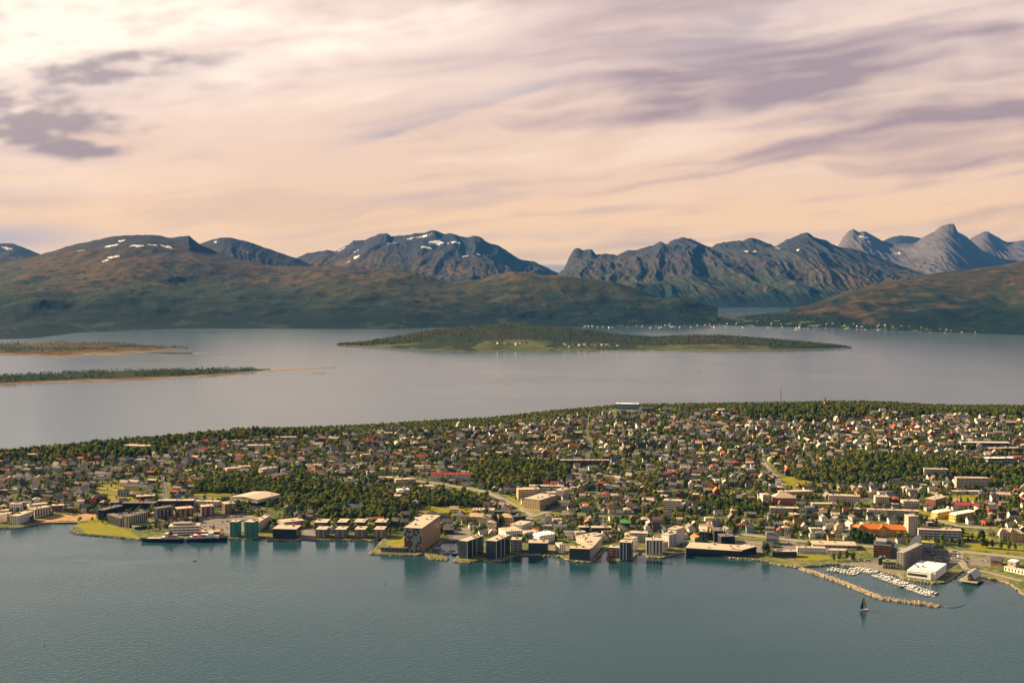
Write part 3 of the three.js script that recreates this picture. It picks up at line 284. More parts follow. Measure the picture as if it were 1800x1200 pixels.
{"name":"mountain","label":"","cols":[[303,12700,-2.0,442,18500,158.3],[326,12700,-2.0,474,18497,173.0],[348,12700,-2.0,507,18494,187.6],[370,12700,-2.0,539,18491,202.3],[393,12700,-2.0,572,18488,217.0],[415,12700,-2.0,604,18485,232.3],[437,12700,-2.0,637,18482,257.2],[460,12700,-2.0,669,18479,282.1],[482,12700,-2.0,701,18476,306.9],[504,12700,-2.0,734,18473,331.7],[527,12700,-2.0,766,18470,405.6],[549,12700,-2.0,798,18467,486.7],[571,12700,-2.0,830,18464,535.7],[594,12700,-2.0,862,18462,581.0],[616,12700,-2.0,895,18459,610.3],[638,12700,-2.0,927,18456,618.4],[661,12700,-2.0,959,18453,612.9],[683,12700,-2.0,992,18450,591.3],[705,12700,-2.0,1024,18447,597.8],[728,12700,-2.0,1056,18444,604.9],[750,12700,-2.0,1088,18441,610.1],[772,12700,-2.0,1121,18438,613.5],[795,12700,-2.0,1153,18435,577.1],[817,12700,-2.0,1185,18432,543.0],[840,12700,-2.0,1218,18429,547.6],[862,12700,-2.0,1250,18426,552.2],[884,12700,-2.0,1282,18423,556.8],[907,12700,-2.0,1314,18420,554.4],[929,12700,-2.0,1346,18417,547.3],[951,12700,-2.0,1378,18414,540.3],[974,12700,-2.0,1411,18411,533.2],[996,12700,-2.0,1443,18408,526.2],[1018,12700,-2.0,1475,18405,519.2],[1041,12700,-2.0,1507,18402,530.6],[1063,12700,-2.0,1539,18399,543.5],[1085,12700,-2.0,1571,18396,556.4],[1108,12700,-2.0,1603,18393,569.3],[1130,12700,-2.0,1635,18391,582.2],[1152,12700,-2.0,1667,18388,590.8],[1175,12700,-2.0,1699,18385,599.3],[1197,12700,-2.0,1731,18382,607.9],[1219,12700,-2.0,1763,18379,615.8],[1242,12700,-2.0,1795,18376,622.3],[1264,12700,-2.0,1827,18373,628.7],[1286,12700,-2.0,1859,18370,635.1],[1309,12700,-2.0,1891,18367,641.5],[1331,12700,-2.0,1923,18364,647.9],[1353,12700,-2.0,1955,18361,654.3],[1376,12700,-2.0,1987,18358,660.7],[1398,12700,-2.0,2019,18355,676.8],[1420,12700,-2.0,2051,18352,694.1],[1443,12700,-2.0,2082,18349,711.3],[1465,12700,-2.0,2114,18346,709.5],[1488,12700,-2.0,2146,18343,698.7],[1510,12700,-2.0,2178,18340,702.4],[1532,12700,-2.0,2210,18337,723.1],[1555,12700,-2.0,2242,18334,743.7],[1577,12700,-2.0,2273,18331,764.2],[1599,12700,-2.0,2305,18328,771.0],[1622,12700,-2.0,2337,18325,777.8],[1644,12700,-2.0,2369,18322,784.6],[1666,12700,-2.0,2400,18320,784.7],[1689,12700,-2.0,2432,18317,779.2],[1711,12700,-2.0,2464,18314,773.8],[1733,12700,-2.0,2496,18311,764.3],[1756,12700,-2.0,2528,18308,751.9],[1778,12700,-2.0,2560,18305,739.5],[1800,12700,-2.0,2592,18302,726.4],[1823,12700,-2.0,2623,18299,712.3],[1845,12700,-2.0,2655,18296,698.1],[1867,12700,-2.0,2687,18293,683.9],[1890,12700,-2.0,2719,18290,669.8],[1912,12700,-2.0,2751,18287,655.6],[1934,12700,-2.0,2783,18284,648.1],[1957,12700,-2.0,2814,18281,664.1],[1979,12700,-2.0,2846,18278,680.1],[2001,12700,-2.0,2877,18275,693.0],[2024,12700,-2.0,2909,18272,697.1],[2046,12700,-2.0,2940,18269,701.2],[2068,12700,-2.0,2972,18266,705.4],[2091,12700,-2.0,3004,18263,709.5],[2113,12700,-2.0,3035,18260,713.6],[2136,12700,-2.0,3067,18257,718.1],[2158,12700,-2.0,3098,18254,722.9],[2180,12700,-2.0,3130,18251,727.6],[2203,12700,-2.0,3161,18249,732.4],[2225,12700,-2.0,3193,18246,737.1],[2247,12700,-2.0,3224,18243,744.8],[2270,12700,-2.0,3256,18240,754.2],[2292,12700,-2.0,3287,18237,763.5],[2314,12700,-2.0,3318,18234,772.9],[2337,12700,-2.0,3350,18231,770.7],[2359,12700,-2.0,3382,18228,754.6],[2381,12700,-2.0,3413,18225,738.6],[2404,12700,-2.0,3445,18222,722.6],[2426,12700,-2.0,3477,18219,706.6],[2448,12700,-2.0,3508,18216,695.0],[2471,12700,-2.0,3540,18213,683.3],[2493,12700,-2.0,3571,18210,671.7],[2515,12700,-2.0,3603,18207,660.0],[2538,12700,-2.0,3634,18204,648.4],[2560,12700,-2.0,3666,18201,654.9],[2582,12700,-2.0,3697,18198,674.3],[2605,12700,-2.0,3728,18195,693.7],[2627,12700,-2.0,3759,18192,713.1],[2649,12700,-2.0,3790,18189,732.4],[2672,12700,-2.0,3821,18186,751.8],[2694,12700,-2.0,3853,18183,762.1],[2717,12700,-2.0,3884,18180,771.6],[2739,12700,-2.0,3915,18178,781.1],[2761,12700,-2.0,3946,18175,790.6],[2784,12700,-2.0,3977,18172,800.1],[2806,12700,-2.0,4009,18169,808.6],[2828,12700,-2.0,4040,18166,817.0],[2851,12700,-2.0,4071,18163,825.4],[2873,12700,-2.0,4102,18160,826.6],[2895,12700,-2.0,4133,18157,809.1],[2918,12700,-2.0,4165,18154,791.5],[2940,12700,-2.0,4196,18151,773.9],[2962,12700,-2.0,4228,18148,756.4],[2985,12700,-2.0,4259,18145,740.9],[3007,12700,-2.0,4291,18142,729.1],[3029,12700,-2.0,4322,18139,717.4],[3052,12700,-2.0,4353,18136,705.7],[3074,12700,-2.0,4385,18133,694.0],[3096,12700,-2.0,4416,18130,682.3],[3119,12700,-2.0,4447,18127,670.6],[3141,12700,-2.0,4479,18124,658.9],[3163,12700,-2.0,4510,18121,652.2],[3186,12700,-2.0,4541,18118,645.8],[3208,12700,-2.0,4572,18115,639.4],[3230,12700,-2.0,4603,18112,633.1],[3253,12700,-2.0,4635,18109,626.7],[3275,12700,-2.0,4666,18107,620.3],[3297,12700,-2.0,4697,18104,613.9],[3320,12700,-2.0,4728,18101,604.5],[3342,12700,-2.0,4759,18098,592.6],[3365,12700,-2.0,4791,18095,580.6],[3387,12700,-2.0,4822,18092,568.7],[3409,12700,-2.0,4853,18089,556.8],[3432,12700,-2.0,4884,18086,544.9],[3454,12700,-2.0,4915,18083,532.9],[3476,12700,-2.0,4947,18080,521.0],[3499,12700,-2.0,4978,18077,509.1],[3521,12700,-2.0,5009,18074,497.2],[3543,12700,-2.0,5040,18071,485.3],[3566,12700,-2.0,5071,18068,473.4],[3588,12700,-2.0,5102,18065,461.5],[3610,12700,-2.0,5133,18062,449.6],[3633,12700,-2.0,5165,18059,437.7],[3655,12700,-2.0,5196,18056,425.8],[3677,12700,-2.0,5227,18053,413.9],[3700,12700,-2.0,5258,18050,402.0],[3722,12700,-2.0,5289,18047,390.1],[3744,12700,-2.0,5320,18044,378.2],[3767,12700,-2.0,5351,18041,366.6],[3789,12700,-2.0,5382,18038,355.0],[3811,12700,-2.0,5413,18036,343.4],[3834,12700,-2.0,5444,18033,331.8],[3856,12700,-2.0,5475,18030,320.1],[3878,12700,-2.0,5506,18027,308.5],[3901,12700,-2.0,5537,18024,296.9],[3923,12700,-2.0,5568,18021,285.4],[3946,12700,-2.0,5599,18018,273.8],[3968,12700,-2.0,5630,18015,262.2],[3990,12700,-2.0,5661,18012,250.6],[4013,12700,-2.0,5692,18009,239.0],[4035,12700,-2.0,5723,18006,227.4],[4057,12700,-2.0,5754,18003,215.9],[4080,12700,-2.0,5785,18000,204.3]],"kind":"crag","cw":560,"rw":150,"amp":150,"back":3000,"snow":[[3002,33,0.742,0.013],[3168,22,0.791,0.011],[2655,56,1.0,0.012],[3464,30,0.791,0.016],[3931,36,0.742,0.011],[3622,29,0.726,0.011],[2528,32,1.0,0.012]]},
{"name":"mountain","label":"","cols":[[4290,18300,-20.0,5506,23500,547.3],[4316,18300,-20.0,5540,23500,560.8],[4342,18300,-20.0,5573,23500,574.2],[4368,18300,-20.0,5607,23500,587.7],[4395,18300,-20.0,5640,23500,601.1],[4421,18300,-20.0,5674,23500,614.5],[4447,18300,-20.0,5707,23500,628.0],[4473,18300,-20.0,5740,23500,641.4],[4500,18300,-20.0,5774,23500,654.8],[4526,18300,-20.0,5807,23500,668.3],[4552,18300,-20.0,5840,23500,721.5],[4578,18300,-20.0,5873,23500,778.3],[4605,18300,-20.0,5906,23500,835.1],[4631,18300,-20.0,5939,23500,891.9],[4657,18300,-20.0,5972,23500,929.5],[4683,18300,-20.0,6005,23500,966.8],[4709,18300,-20.0,6038,23500,998.4],[4736,18300,-20.0,6072,23500,1013.3],[4762,18300,-20.0,6105,23500,1028.2],[4788,18300,-20.0,6139,23500,1025.3],[4814,18300,-20.0,6173,23500,1006.6],[4841,18300,-20.0,6206,23500,988.0],[4867,18300,-20.0,6240,23500,990.4],[4893,18300,-20.0,6274,23500,997.9],[4919,18300,-20.0,6307,23500,1003.5],[4946,18300,-20.0,6341,23500,988.9],[4972,18300,-20.0,6375,23500,974.2],[4998,18300,-20.0,6409,23500,959.5],[5024,18300,-20.0,6443,23500,944.8],[5051,18300,-20.0,6477,23500,928.3],[5077,18300,-20.0,6511,23500,906.0],[5103,18300,-20.0,6545,23500,883.6],[5129,18300,-20.0,6579,23500,861.2],[5155,18300,-20.0,6613,23500,838.9],[5182,18300,-20.0,6646,23500,823.9],[5208,18300,-20.0,6680,23500,812.1],[5234,18300,-20.0,6714,23500,800.4],[5260,18300,-20.0,6748,23500,788.6],[5287,18300,-20.0,6782,23500,776.9],[5313,18300,-20.0,6816,23500,765.1],[5339,18300,-20.0,6849,23500,762.0],[5365,18300,-20.0,6883,23500,763.7],[5392,18300,-20.0,6917,23500,765.3],[5418,18300,-20.0,6950,23500,767.0],[5444,18300,-20.0,6984,23500,768.7],[5470,18300,-20.0,7018,23500,770.4],[5497,18300,-20.0,7051,23500,773.0],[5523,18300,-20.0,7085,23500,776.4],[5549,18300,-20.0,7118,23500,779.7],[5575,18300,-20.0,7152,23500,783.1],[5602,18300,-20.0,7186,23500,786.4],[5628,18300,-20.0,7219,23500,789.8],[5654,18300,-20.0,7253,23500,805.6],[5680,18300,-20.0,7286,23500,832.4],[5706,18300,-20.0,7319,23500,859.3],[5733,18300,-20.0,7352,23500,886.1],[5759,18300,-20.0,7385,23500,912.9],[5785,18300,-20.0,7418,23500,933.2],[5811,18300,-20.0,7452,23500,953.3],[5838,18300,-20.0,7485,23500,973.4],[5864,18300,-20.0,7518,23500,993.5],[5890,18300,-20.0,7552,23500,1013.6],[5916,18300,-20.0,7585,23500,1033.8],[5943,18300,-20.0,7618,23500,1053.9],[5969,18300,-20.0,7651,23500,1074.0],[5995,18300,-20.0,7685,23500,1094.1],[6021,18300,-20.0,7718,23500,1105.4],[6048,18300,-20.0,7751,23500,1115.7],[6074,18300,-20.0,7785,23500,1126.0],[6100,18300,-20.0,7818,23500,1136.3],[6126,18300,-20.0,7852,23500,1133.4],[6152,18300,-20.0,7886,23500,1130.1],[6179,18300,-20.0,7919,23500,1126.7],[6205,18300,-20.0,7954,23500,1058.3],[6231,18300,-20.0,7989,23500,992.0],[6257,18300,-20.0,8023,23500,971.0],[6284,18300,-20.0,8057,23500,950.1],[6310,18300,-20.0,8091,23500,929.1],[6336,18300,-20.0,8126,23500,908.1],[6362,18300,-20.0,8160,23500,884.8],[6389,18300,-20.0,8194,23500,855.3],[6415,18300,-20.0,8228,23500,825.7],[6441,18300,-20.0,8262,23500,796.2],[6467,18300,-20.0,8297,23500,766.7],[6494,18300,-20.0,8331,23500,737.1],[6520,18300,-20.0,8365,23500,707.6],[6546,18300,-20.0,8400,23500,678.0],[6572,18300,-20.0,8434,23500,656.3],[6599,18300,-20.0,8468,23500,637.8],[6625,18300,-20.0,8502,23500,619.4],[6651,18300,-20.0,8536,23500,600.9],[6677,18300,-20.0,8570,23500,582.4],[6703,18300,-20.0,8604,23500,563.9],[6730,18300,-20.0,8638,23500,545.4],[6756,18300,-20.0,8672,23500,527.0],[6782,18300,-20.0,8706,23500,508.5],[6808,18300,-20.0,8740,23500,490.0],[6835,18300,-20.0,8774,23500,471.5],[6861,18300,-20.0,8808,23500,453.0],[6887,18300,-20.0,8843,23500,435.2],[6913,18300,-20.0,8877,23500,417.9],[6940,18300,-20.0,8911,23500,400.6],[6966,18300,-20.0,8945,23500,383.3],[6992,18300,-20.0,8979,23500,366.0],[7018,18300,-20.0,9013,23500,348.7],[7045,18300,-20.0,9047,23500,331.4],[7071,18300,-20.0,9081,23500,314.1],[7097,18300,-20.0,9115,23500,296.8],[7123,18300,-20.0,9149,23500,279.5],[7149,18300,-20.0,9183,23500,262.2]],"kind":"palecrag","cw":330,"rw":120,"amp":130,"back":3000,"snow":[[6173,60,0.903,0.016],[6172,49,0.855,0.01],[6598,49,0.791,0.01],[5811,46,0.533,0.01],[7710,29,0.823,0.01]]},
{"name":"mountain","label":"","cols":[[6945,25000,-20.0,7771,28000,839.2],[7025,25000,-20.0,7859,28000,883.6],[7105,25000,-20.0,7948,28000,928.0],[7184,25000,-20.0,8036,28000,966.6],[7264,25000,-20.0,8125,28000,989.8],[7343,25000,-20.0,8213,28000,1012.9],[7423,25000,-20.0,8302,28000,1031.5],[7503,25000,-20.0,8391,28000,1021.1],[7582,25000,-20.0,8480,28000,1010.6],[7662,25000,-20.0,8570,28000,997.8],[7741,25000,-20.0,8659,28000,984.5],[7821,25000,-20.0,8748,28000,968.9],[7900,25000,-20.0,8838,28000,930.5],[7980,25000,-20.0,8928,28000,892.0],[8060,25000,-20.0,9017,28000,853.5],[8139,25000,-20.0,9107,28000,815.0]],"kind":"rock","cw":80,"rw":30,"amp":60,"back":2000,"snow":[]},
{"name":"mountain","label":"","cols":[[7110,21000,-20.0,8966,26500,701.9],[7176,21000,-20.0,9047,26500,767.7],[7241,21000,-20.0,9128,26500,833.6],[7307,21000,-20.0,9209,26500,895.1],[7372,21000,-20.0,9291,26500,940.8],[7438,21000,-20.0,9373,26500,986.5],[7503,21000,-20.0,9454,26500,1027.2],[7569,21000,-20.0,9536,26500,1065.9],[7634,21000,-20.0,9618,26500,1074.7],[7699,21000,-20.0,9702,26500,1025.4],[7765,21000,-20.0,9785,26500,976.0],[7830,21000,-20.0,9869,26500,926.7],[7896,21000,-20.0,9952,26500,877.3],[7961,21000,-20.0,10035,26500,856.6],[8027,21000,-20.0,10117,26500,869.0],[8092,21000,-20.0,10200,26500,881.3],[8158,21000,-20.0,10282,26500,896.4],[8223,21000,-20.0,10364,26500,901.9],[8288,21000,-20.0,10447,26500,880.0],[8354,21000,-20.0,10530,26500,858.1],[8419,21000,-20.0,10613,26500,836.1],[8485,21000,-20.0,10696,26500,815.2],[8550,21000,-20.0,10779,26500,802.5],[8616,21000,-20.0,10862,26500,789.8],[8681,21000,-20.0,10945,26500,777.2],[8747,21000,-20.0,11027,26500,764.5],[8812,21000,-20.0,11110,26500,751.9],[8877,21000,-20.0,11193,26500,739.2],[8943,21000,-20.0,11276,26500,726.5],[9008,21000,-20.0,11359,26500,713.9],[9074,21000,-20.0,11442,26500,701.2],[9139,21000,-20.0,11524,26500,688.5],[9205,21000,-20.0,11607,26500,675.9],[9270,21000,-20.0,11690,26500,663.2],[9336,21000,-20.0,11773,26500,650.5],[9401,21000,-20.0,11856,26500,637.9],[9467,21000,-20.0,11939,26500,625.2],[9532,21000,-20.0,12022,26500,612.5],[9597,21000,-20.0,12105,26500,599.8],[9663,21000,-20.0,12187,26500,587.2]],"kind":"palecrag","cw":200,"rw":80,"amp":110,"back":3000,"snow":[]},
{"name":"mountain","label":"","cols":[[-7401,15500,-20.0,-10016,21000,778.6],[-7329,15500,-20.0,-9919,21000,779.3],[-7257,15500,-20.0,-9821,21000,780.0],[-7185,15500,-20.0,-9724,21000,780.7],[-7114,15500,-20.0,-9627,21000,781.4],[-7042,15500,-20.0,-9529,21000,782.1],[-6970,15500,-20.0,-9432,21000,782.8],[-6898,15500,-20.0,-9335,21000,783.4],[-6826,15500,-20.0,-9237,21000,784.1],[-6754,15500,-20.0,-9140,21000,784.8],[-6682,15500,-20.0,-9043,21000,785.5],[-6610,15500,-20.0,-8945,21000,786.2],[-6538,15500,-20.0,-8848,21000,786.9],[-6466,15500,-20.0,-8750,21000,787.6],[-6394,15500,-20.0,-8653,21000,783.3],[-6322,15500,-20.0,-8556,21000,778.4],[-6250,15500,-20.0,-8459,21000,773.6],[-6179,15500,-20.0,-8362,21000,768.7],[-6107,15500,-20.0,-8264,21000,763.9],[-6035,15500,-20.0,-8167,21000,757.0],[-5963,15500,-20.0,-8070,21000,745.4],[-5891,15500,-20.0,-7973,21000,733.7],[-5819,15500,-20.0,-7876,21000,696.2],[-5747,15500,-20.0,-7780,21000,657.4],[-5675,15500,-20.0,-7683,21000,618.5],[-5603,15500,-20.0,-7587,21000,578.7],[-5531,15500,-20.0,-7490,21000,535.5],[-5459,15500,-20.0,-7394,21000,492.3],[-5387,15500,-20.0,-7297,21000,449.1],[-5315,15500,-20.0,-7201,21000,405.9]],"kind":"rock","cw":140,"rw":60,"amp":70,"back":3000,"snow":[[-7866,71,0.903,0.02]]},
{"name":"hill","label":"","cols":[[1869,8763,-2.0,2089,9800,57.6],[1906,8729,-2.0,2151,9856,67.0],[1943,8695,-2.0,2213,9911,76.5],[1979,8661,-2.0,2276,9967,86.3],[2016,8628,-2.0,2339,10023,104.9],[2052,8595,-2.0,2403,10078,123.6],[2088,8562,-2.0,2468,10134,140.8],[2123,8529,-2.0,2533,10190,158.0],[2158,8497,-2.0,2599,10246,175.3],[2193,8465,-2.0,2665,10301,192.8],[2227,8431,-2.0,2732,10357,208.3],[2261,8396,-2.0,2799,10413,222.3],[2294,8362,-2.0,2867,10468,236.4],[2327,8327,-2.0,2935,10524,250.7],[2360,8293,-2.0,3004,10580,265.2],[2393,8260,-2.0,3074,10635,279.8],[2425,8226,-2.0,3144,10691,291.8],[2457,8193,-2.0,3215,10747,302.1],[2489,8160,-2.0,3286,10800,312.5],[2520,8128,-2.0,3342,10805,323.4],[2551,8096,-2.0,3398,10810,332.7],[2582,8063,-2.0,3454,10815,338.8],[2613,8032,-2.0,3511,10820,345.0],[2645,8004,-2.0,3567,10825,351.1],[2677,7978,-2.0,3624,10829,357.3],[2709,7952,-2.0,3680,10834,363.4],[2740,7926,-2.0,3737,10839,369.6],[2772,7900,-2.0,3793,10844,375.9],[2803,7875,-2.0,3850,10849,382.3],[2834,7850,-2.0,3907,10854,388.7],[2865,7825,-2.0,3963,10859,395.1],[2895,7800,-2.0,4020,10864,401.5],[2926,7775,-2.0,4077,10868,409.6],[2956,7750,-2.0,4134,10873,420.6],[2986,7726,-2.0,4191,10878,431.6],[3016,7701,-2.0,4247,10883,442.6],[3044,7673,-2.0,4304,10888,450.6],[3071,7645,-2.0,4361,10893,458.3],[3099,7616,-2.0,4419,10898,466.1],[3126,7589,-2.0,4476,10903,473.8],[3153,7561,-2.0,4533,10907,481.6],[3180,7533,-2.0,4590,10912,489.3],[3207,7506,-2.0,4647,10917,497.1],[3234,7479,-2.0,4705,10922,504.9],[3260,7452,-2.0,4762,10927,511.4],[3286,7425,-2.0,4819,10932,516.1],[3312,7399,-2.0,4877,10937,520.8],[3338,7372,-2.0,4934,10942,525.4],[3363,7346,-2.0,4992,10946,530.1],[3389,7320,-2.0,5050,10951,534.8],[3414,7295,-2.0,5107,10956,539.4],[3439,7269,-2.0,5165,10961,544.1],[3464,7244,-2.0,5223,10966,548.8],[3489,7218,-2.0,5281,10971,553.5],[3513,7193,-2.0,5339,10976,558.2],[3538,7168,-2.0,5397,10981,562.9],[3562,7144,-2.0,5455,10985,567.6],[3586,7119,-2.0,5513,10990,572.3],[3610,7095,-2.0,5571,10995,577.0],[3634,7070,-2.0,5629,11000,581.7]],"kind":"brownhill","cw":340,"rw":130,"amp":75,"back":2500,"snow":[]},
{"name":"lowland","label":"","cols":[[719,8927,-2.0,749,9300,27.2],[769,8951,-2.0,800,9309,27.7],[820,8975,-2.0,851,9318,28.2],[871,9000,-2.0,902,9327,28.7],[922,9024,-2.0,954,9336,29.2],[974,9049,-2.0,1005,9345,29.7],[1023,9050,-2.0,1057,9354,30.3],[1072,9046,-2.0,1109,9363,30.8],[1120,9041,-2.0,1161,9372,31.3],[1168,9036,-2.0,1213,9381,31.8],[1217,9031,-2.0,1265,9390,32.0],[1265,9026,-2.0,1317,9399,32.0],[1313,9021,-2.0,1369,9408,32.1],[1361,9016,-2.0,1421,9417,32.1],[1410,9012,-2.0,1474,9426,32.2],[1455,8989,-2.0,1526,9435,33.7],[1500,8966,-2.0,1579,9444,35.2],[1544,8942,-2.0,1632,9453,36.8],[1589,8919,-2.0,1685,9462,41.8],[1633,8896,-2.0,1737,9471,48.1],[1677,8873,-2.0,1790,9480,54.3],[1720,8850,-2.0,1843,9489,60.7],[1763,8824,-2.0,1897,9498,67.0],[1805,8797,-2.0,1945,9483,70.5],[1847,8770,-2.0,1992,9462,73.1],[1889,8744,-2.0,2038,9440,72.2],[1931,8717,-2.0,2085,9418,67.8],[1972,8691,-2.0,2131,9396,63.5],[2013,8664,-2.0,2177,9375,59.3],[2054,8638,-2.0,2223,9353,55.0],[2094,8612,-2.0,2268,9331,50.8],[2135,8586,-2.0,2313,9309,46.8],[2175,8561,-2.0,2358,9288,45.0],[2215,8535,-2.0,2403,9266,43.1],[2251,8497,-2.0,2447,9244,41.3],[2285,8453,-2.0,2492,9222,39.5],[2319,8410,-2.0,2536,9200,37.7],[2353,8367,-2.0,2580,9179,35.9],[2386,8324,-2.0,2623,9157,34.1],[2419,8282,-2.0,2666,9135,32.4],[2451,8240,-2.0,2710,9113,30.6],[2483,8199,-2.0,2752,9092,28.9],[2515,8158,-2.0,2795,9070,27.1],[2547,8118,-2.0,2837,9048,25.4],[2578,8078,-2.0,2880,9026,23.7],[2609,8038,-2.0,2921,9005,21.9],[2643,8008,-2.0,2963,8983,20.2],[2678,7984,-2.0,3005,8961,18.5],[2713,7959,-2.0,3046,8939,16.8],[2748,7935,-2.0,3087,8918,15.2],[2782,7911,-2.0,3128,8896,13.5],[2817,7887,-2.0,3168,8874,11.9],[2851,7863,-2.0,3208,8852,10.2],[2885,7839,-2.0,3248,8831,8.6],[2919,7816,-2.0,3288,8809,7.0],[2952,7792,-2.0,3328,8787,5.4],[2986,7769,-2.0,3367,8765,3.8],[3019,7746,-2.0,3406,8744,2.3],[3052,7723,-2.0,3445,8722,0.7],[3084,7700,-2.0,3484,8700,-0.8]],"kind":"low","cw":330,"rw":50,"amp":6,"back":700,"snow":[]},
{"name":"island","label":"","cols":[[-917,6744,-2.0,-917,6750,1.1],[-882,6706,-2.0,-889,6763,2.7],[-847,6669,-2.0,-860,6776,4.2],[-813,6631,-2.0,-832,6789,5.7],[-780,6606,-2.0,-803,6803,7.3],[-748,6583,-2.0,-774,6816,8.8],[-716,6560,-2.0,-745,6829,13.4],[-684,6536,-2.0,-716,6842,18.2],[-653,6513,-2.0,-687,6855,23.1],[-621,6491,-2.0,-657,6868,28.0],[-590,6468,-2.0,-628,6881,32.9],[-560,6446,-2.0,-598,6895,37.8],[-530,6431,-2.0,-569,6908,42.7],[-500,6417,-2.0,-539,6921,47.7],[-470,6402,-2.0,-509,6934,52.7],[-441,6388,-2.0,-479,6947,57.7],[-411,6373,-2.0,-449,6960,62.7],[-382,6359,-2.0,-418,6973,67.2],[-353,6344,-2.0,-388,6986,69.6],[-324,6330,-2.0,-357,7000,72.1],[-295,6316,-2.0,-327,7013,74.6],[-266,6306,-2.0,-296,7026,77.1],[-238,6305,-2.0,-265,7039,79.6],[-210,6304,-2.0,-234,7052,82.1],[-181,6303,-2.0,-203,7065,84.2],[-153,6302,-2.0,-172,7078,85.5],[-125,6301,-2.0,-141,7092,86.8],[-97,6301,-2.0,-109,7105,88.1],[-69,6300,-2.0,-78,7118,89.4],[-41,6299,-2.0,-46,7131,89.1],[-13,6298,-2.0,-14,7144,87.3],[16,6300,-2.0,18,7146,86.0],[44,6304,-2.0,49,7139,85.2],[72,6309,-2.0,81,7131,84.3],[100,6313,-2.0,113,7124,83.5],[128,6317,-2.0,144,7117,82.6],[157,6322,-2.0,176,7109,81.8],[185,6326,-2.0,208,7102,79.9],[213,6330,-2.0,239,7095,77.6],[242,6334,-2.0,270,7087,75.3],[270,6339,-2.0,302,7080,73.0],[299,6338,-2.0,333,7073,70.8],[327,6336,-2.0,364,7065,68.5],[355,6334,-2.0,395,7058,64.4],[383,6331,-2.0,426,7051,60.1],[411,6329,-2.0,457,7043,55.7],[439,6327,-2.0,488,7036,51.4],[467,6325,-2.0,519,7029,47.1],[496,6323,-2.0,550,7022,42.7],[524,6321,-2.0,581,7014,40.9],[552,6319,-2.0,611,7007,39.0],[580,6316,-2.0,642,7000,37.2],[608,6314,-2.0,672,6992,35.3],[636,6312,-2.0,703,6985,33.5],[664,6310,-2.0,733,6978,31.7],[691,6308,-2.0,764,6970,30.4],[719,6306,-2.0,794,6963,32.0],[747,6304,-2.0,824,6956,33.7],[775,6301,-2.0,854,6948,35.3],[803,6299,-2.0,884,6941,37.0],[831,6299,-2.0,914,6934,38.4],[860,6303,-2.0,944,6926,39.3],[889,6307,-2.0,974,6919,40.2],[917,6312,-2.0,1004,6912,41.1],[946,6316,-2.0,1034,6904,42.1],[975,6320,-2.0,1063,6893,43.2],[1004,6325,-2.0,1091,6877,43.4],[1033,6329,-2.0,1119,6861,42.1],[1062,6333,-2.0,1147,6844,40.8],[1091,6338,-2.0,1175,6828,39.5],[1120,6342,-2.0,1202,6812,38.3],[1149,6346,-2.0,1230,6795,37.0],[1178,6351,-2.0,1257,6779,35.7],[1207,6355,-2.0,1284,6762,34.2],[1237,6359,-2.0,1311,6746,32.4],[1266,6364,-2.0,1338,6730,30.7],[1295,6368,-2.0,1365,6713,29.0],[1324,6372,-2.0,1391,6697,27.2],[1354,6377,-2.0,1418,6680,25.5],[1383,6381,-2.0,1444,6664,23.8],[1414,6391,-2.0,1470,6648,22.2],[1445,6403,-2.0,1496,6631,20.5],[1476,6415,-2.0,1522,6615,18.1],[1508,6427,-2.0,1548,6598,15.6],[1540,6439,-2.0,1573,6582,13.1],[1571,6451,-2.0,1599,6566,10.6],[1603,6463,-2.0,1624,6549,8.2],[1635,6476,-2.0,1649,6533,5.7],[1667,6488,-2.0,1674,6516,3.3],[1699,6500,-2.0,1699,6500,0.9]],"kind":"isle","cw":460,"rw":60,"amp":5,"back":600,"snow":[]},
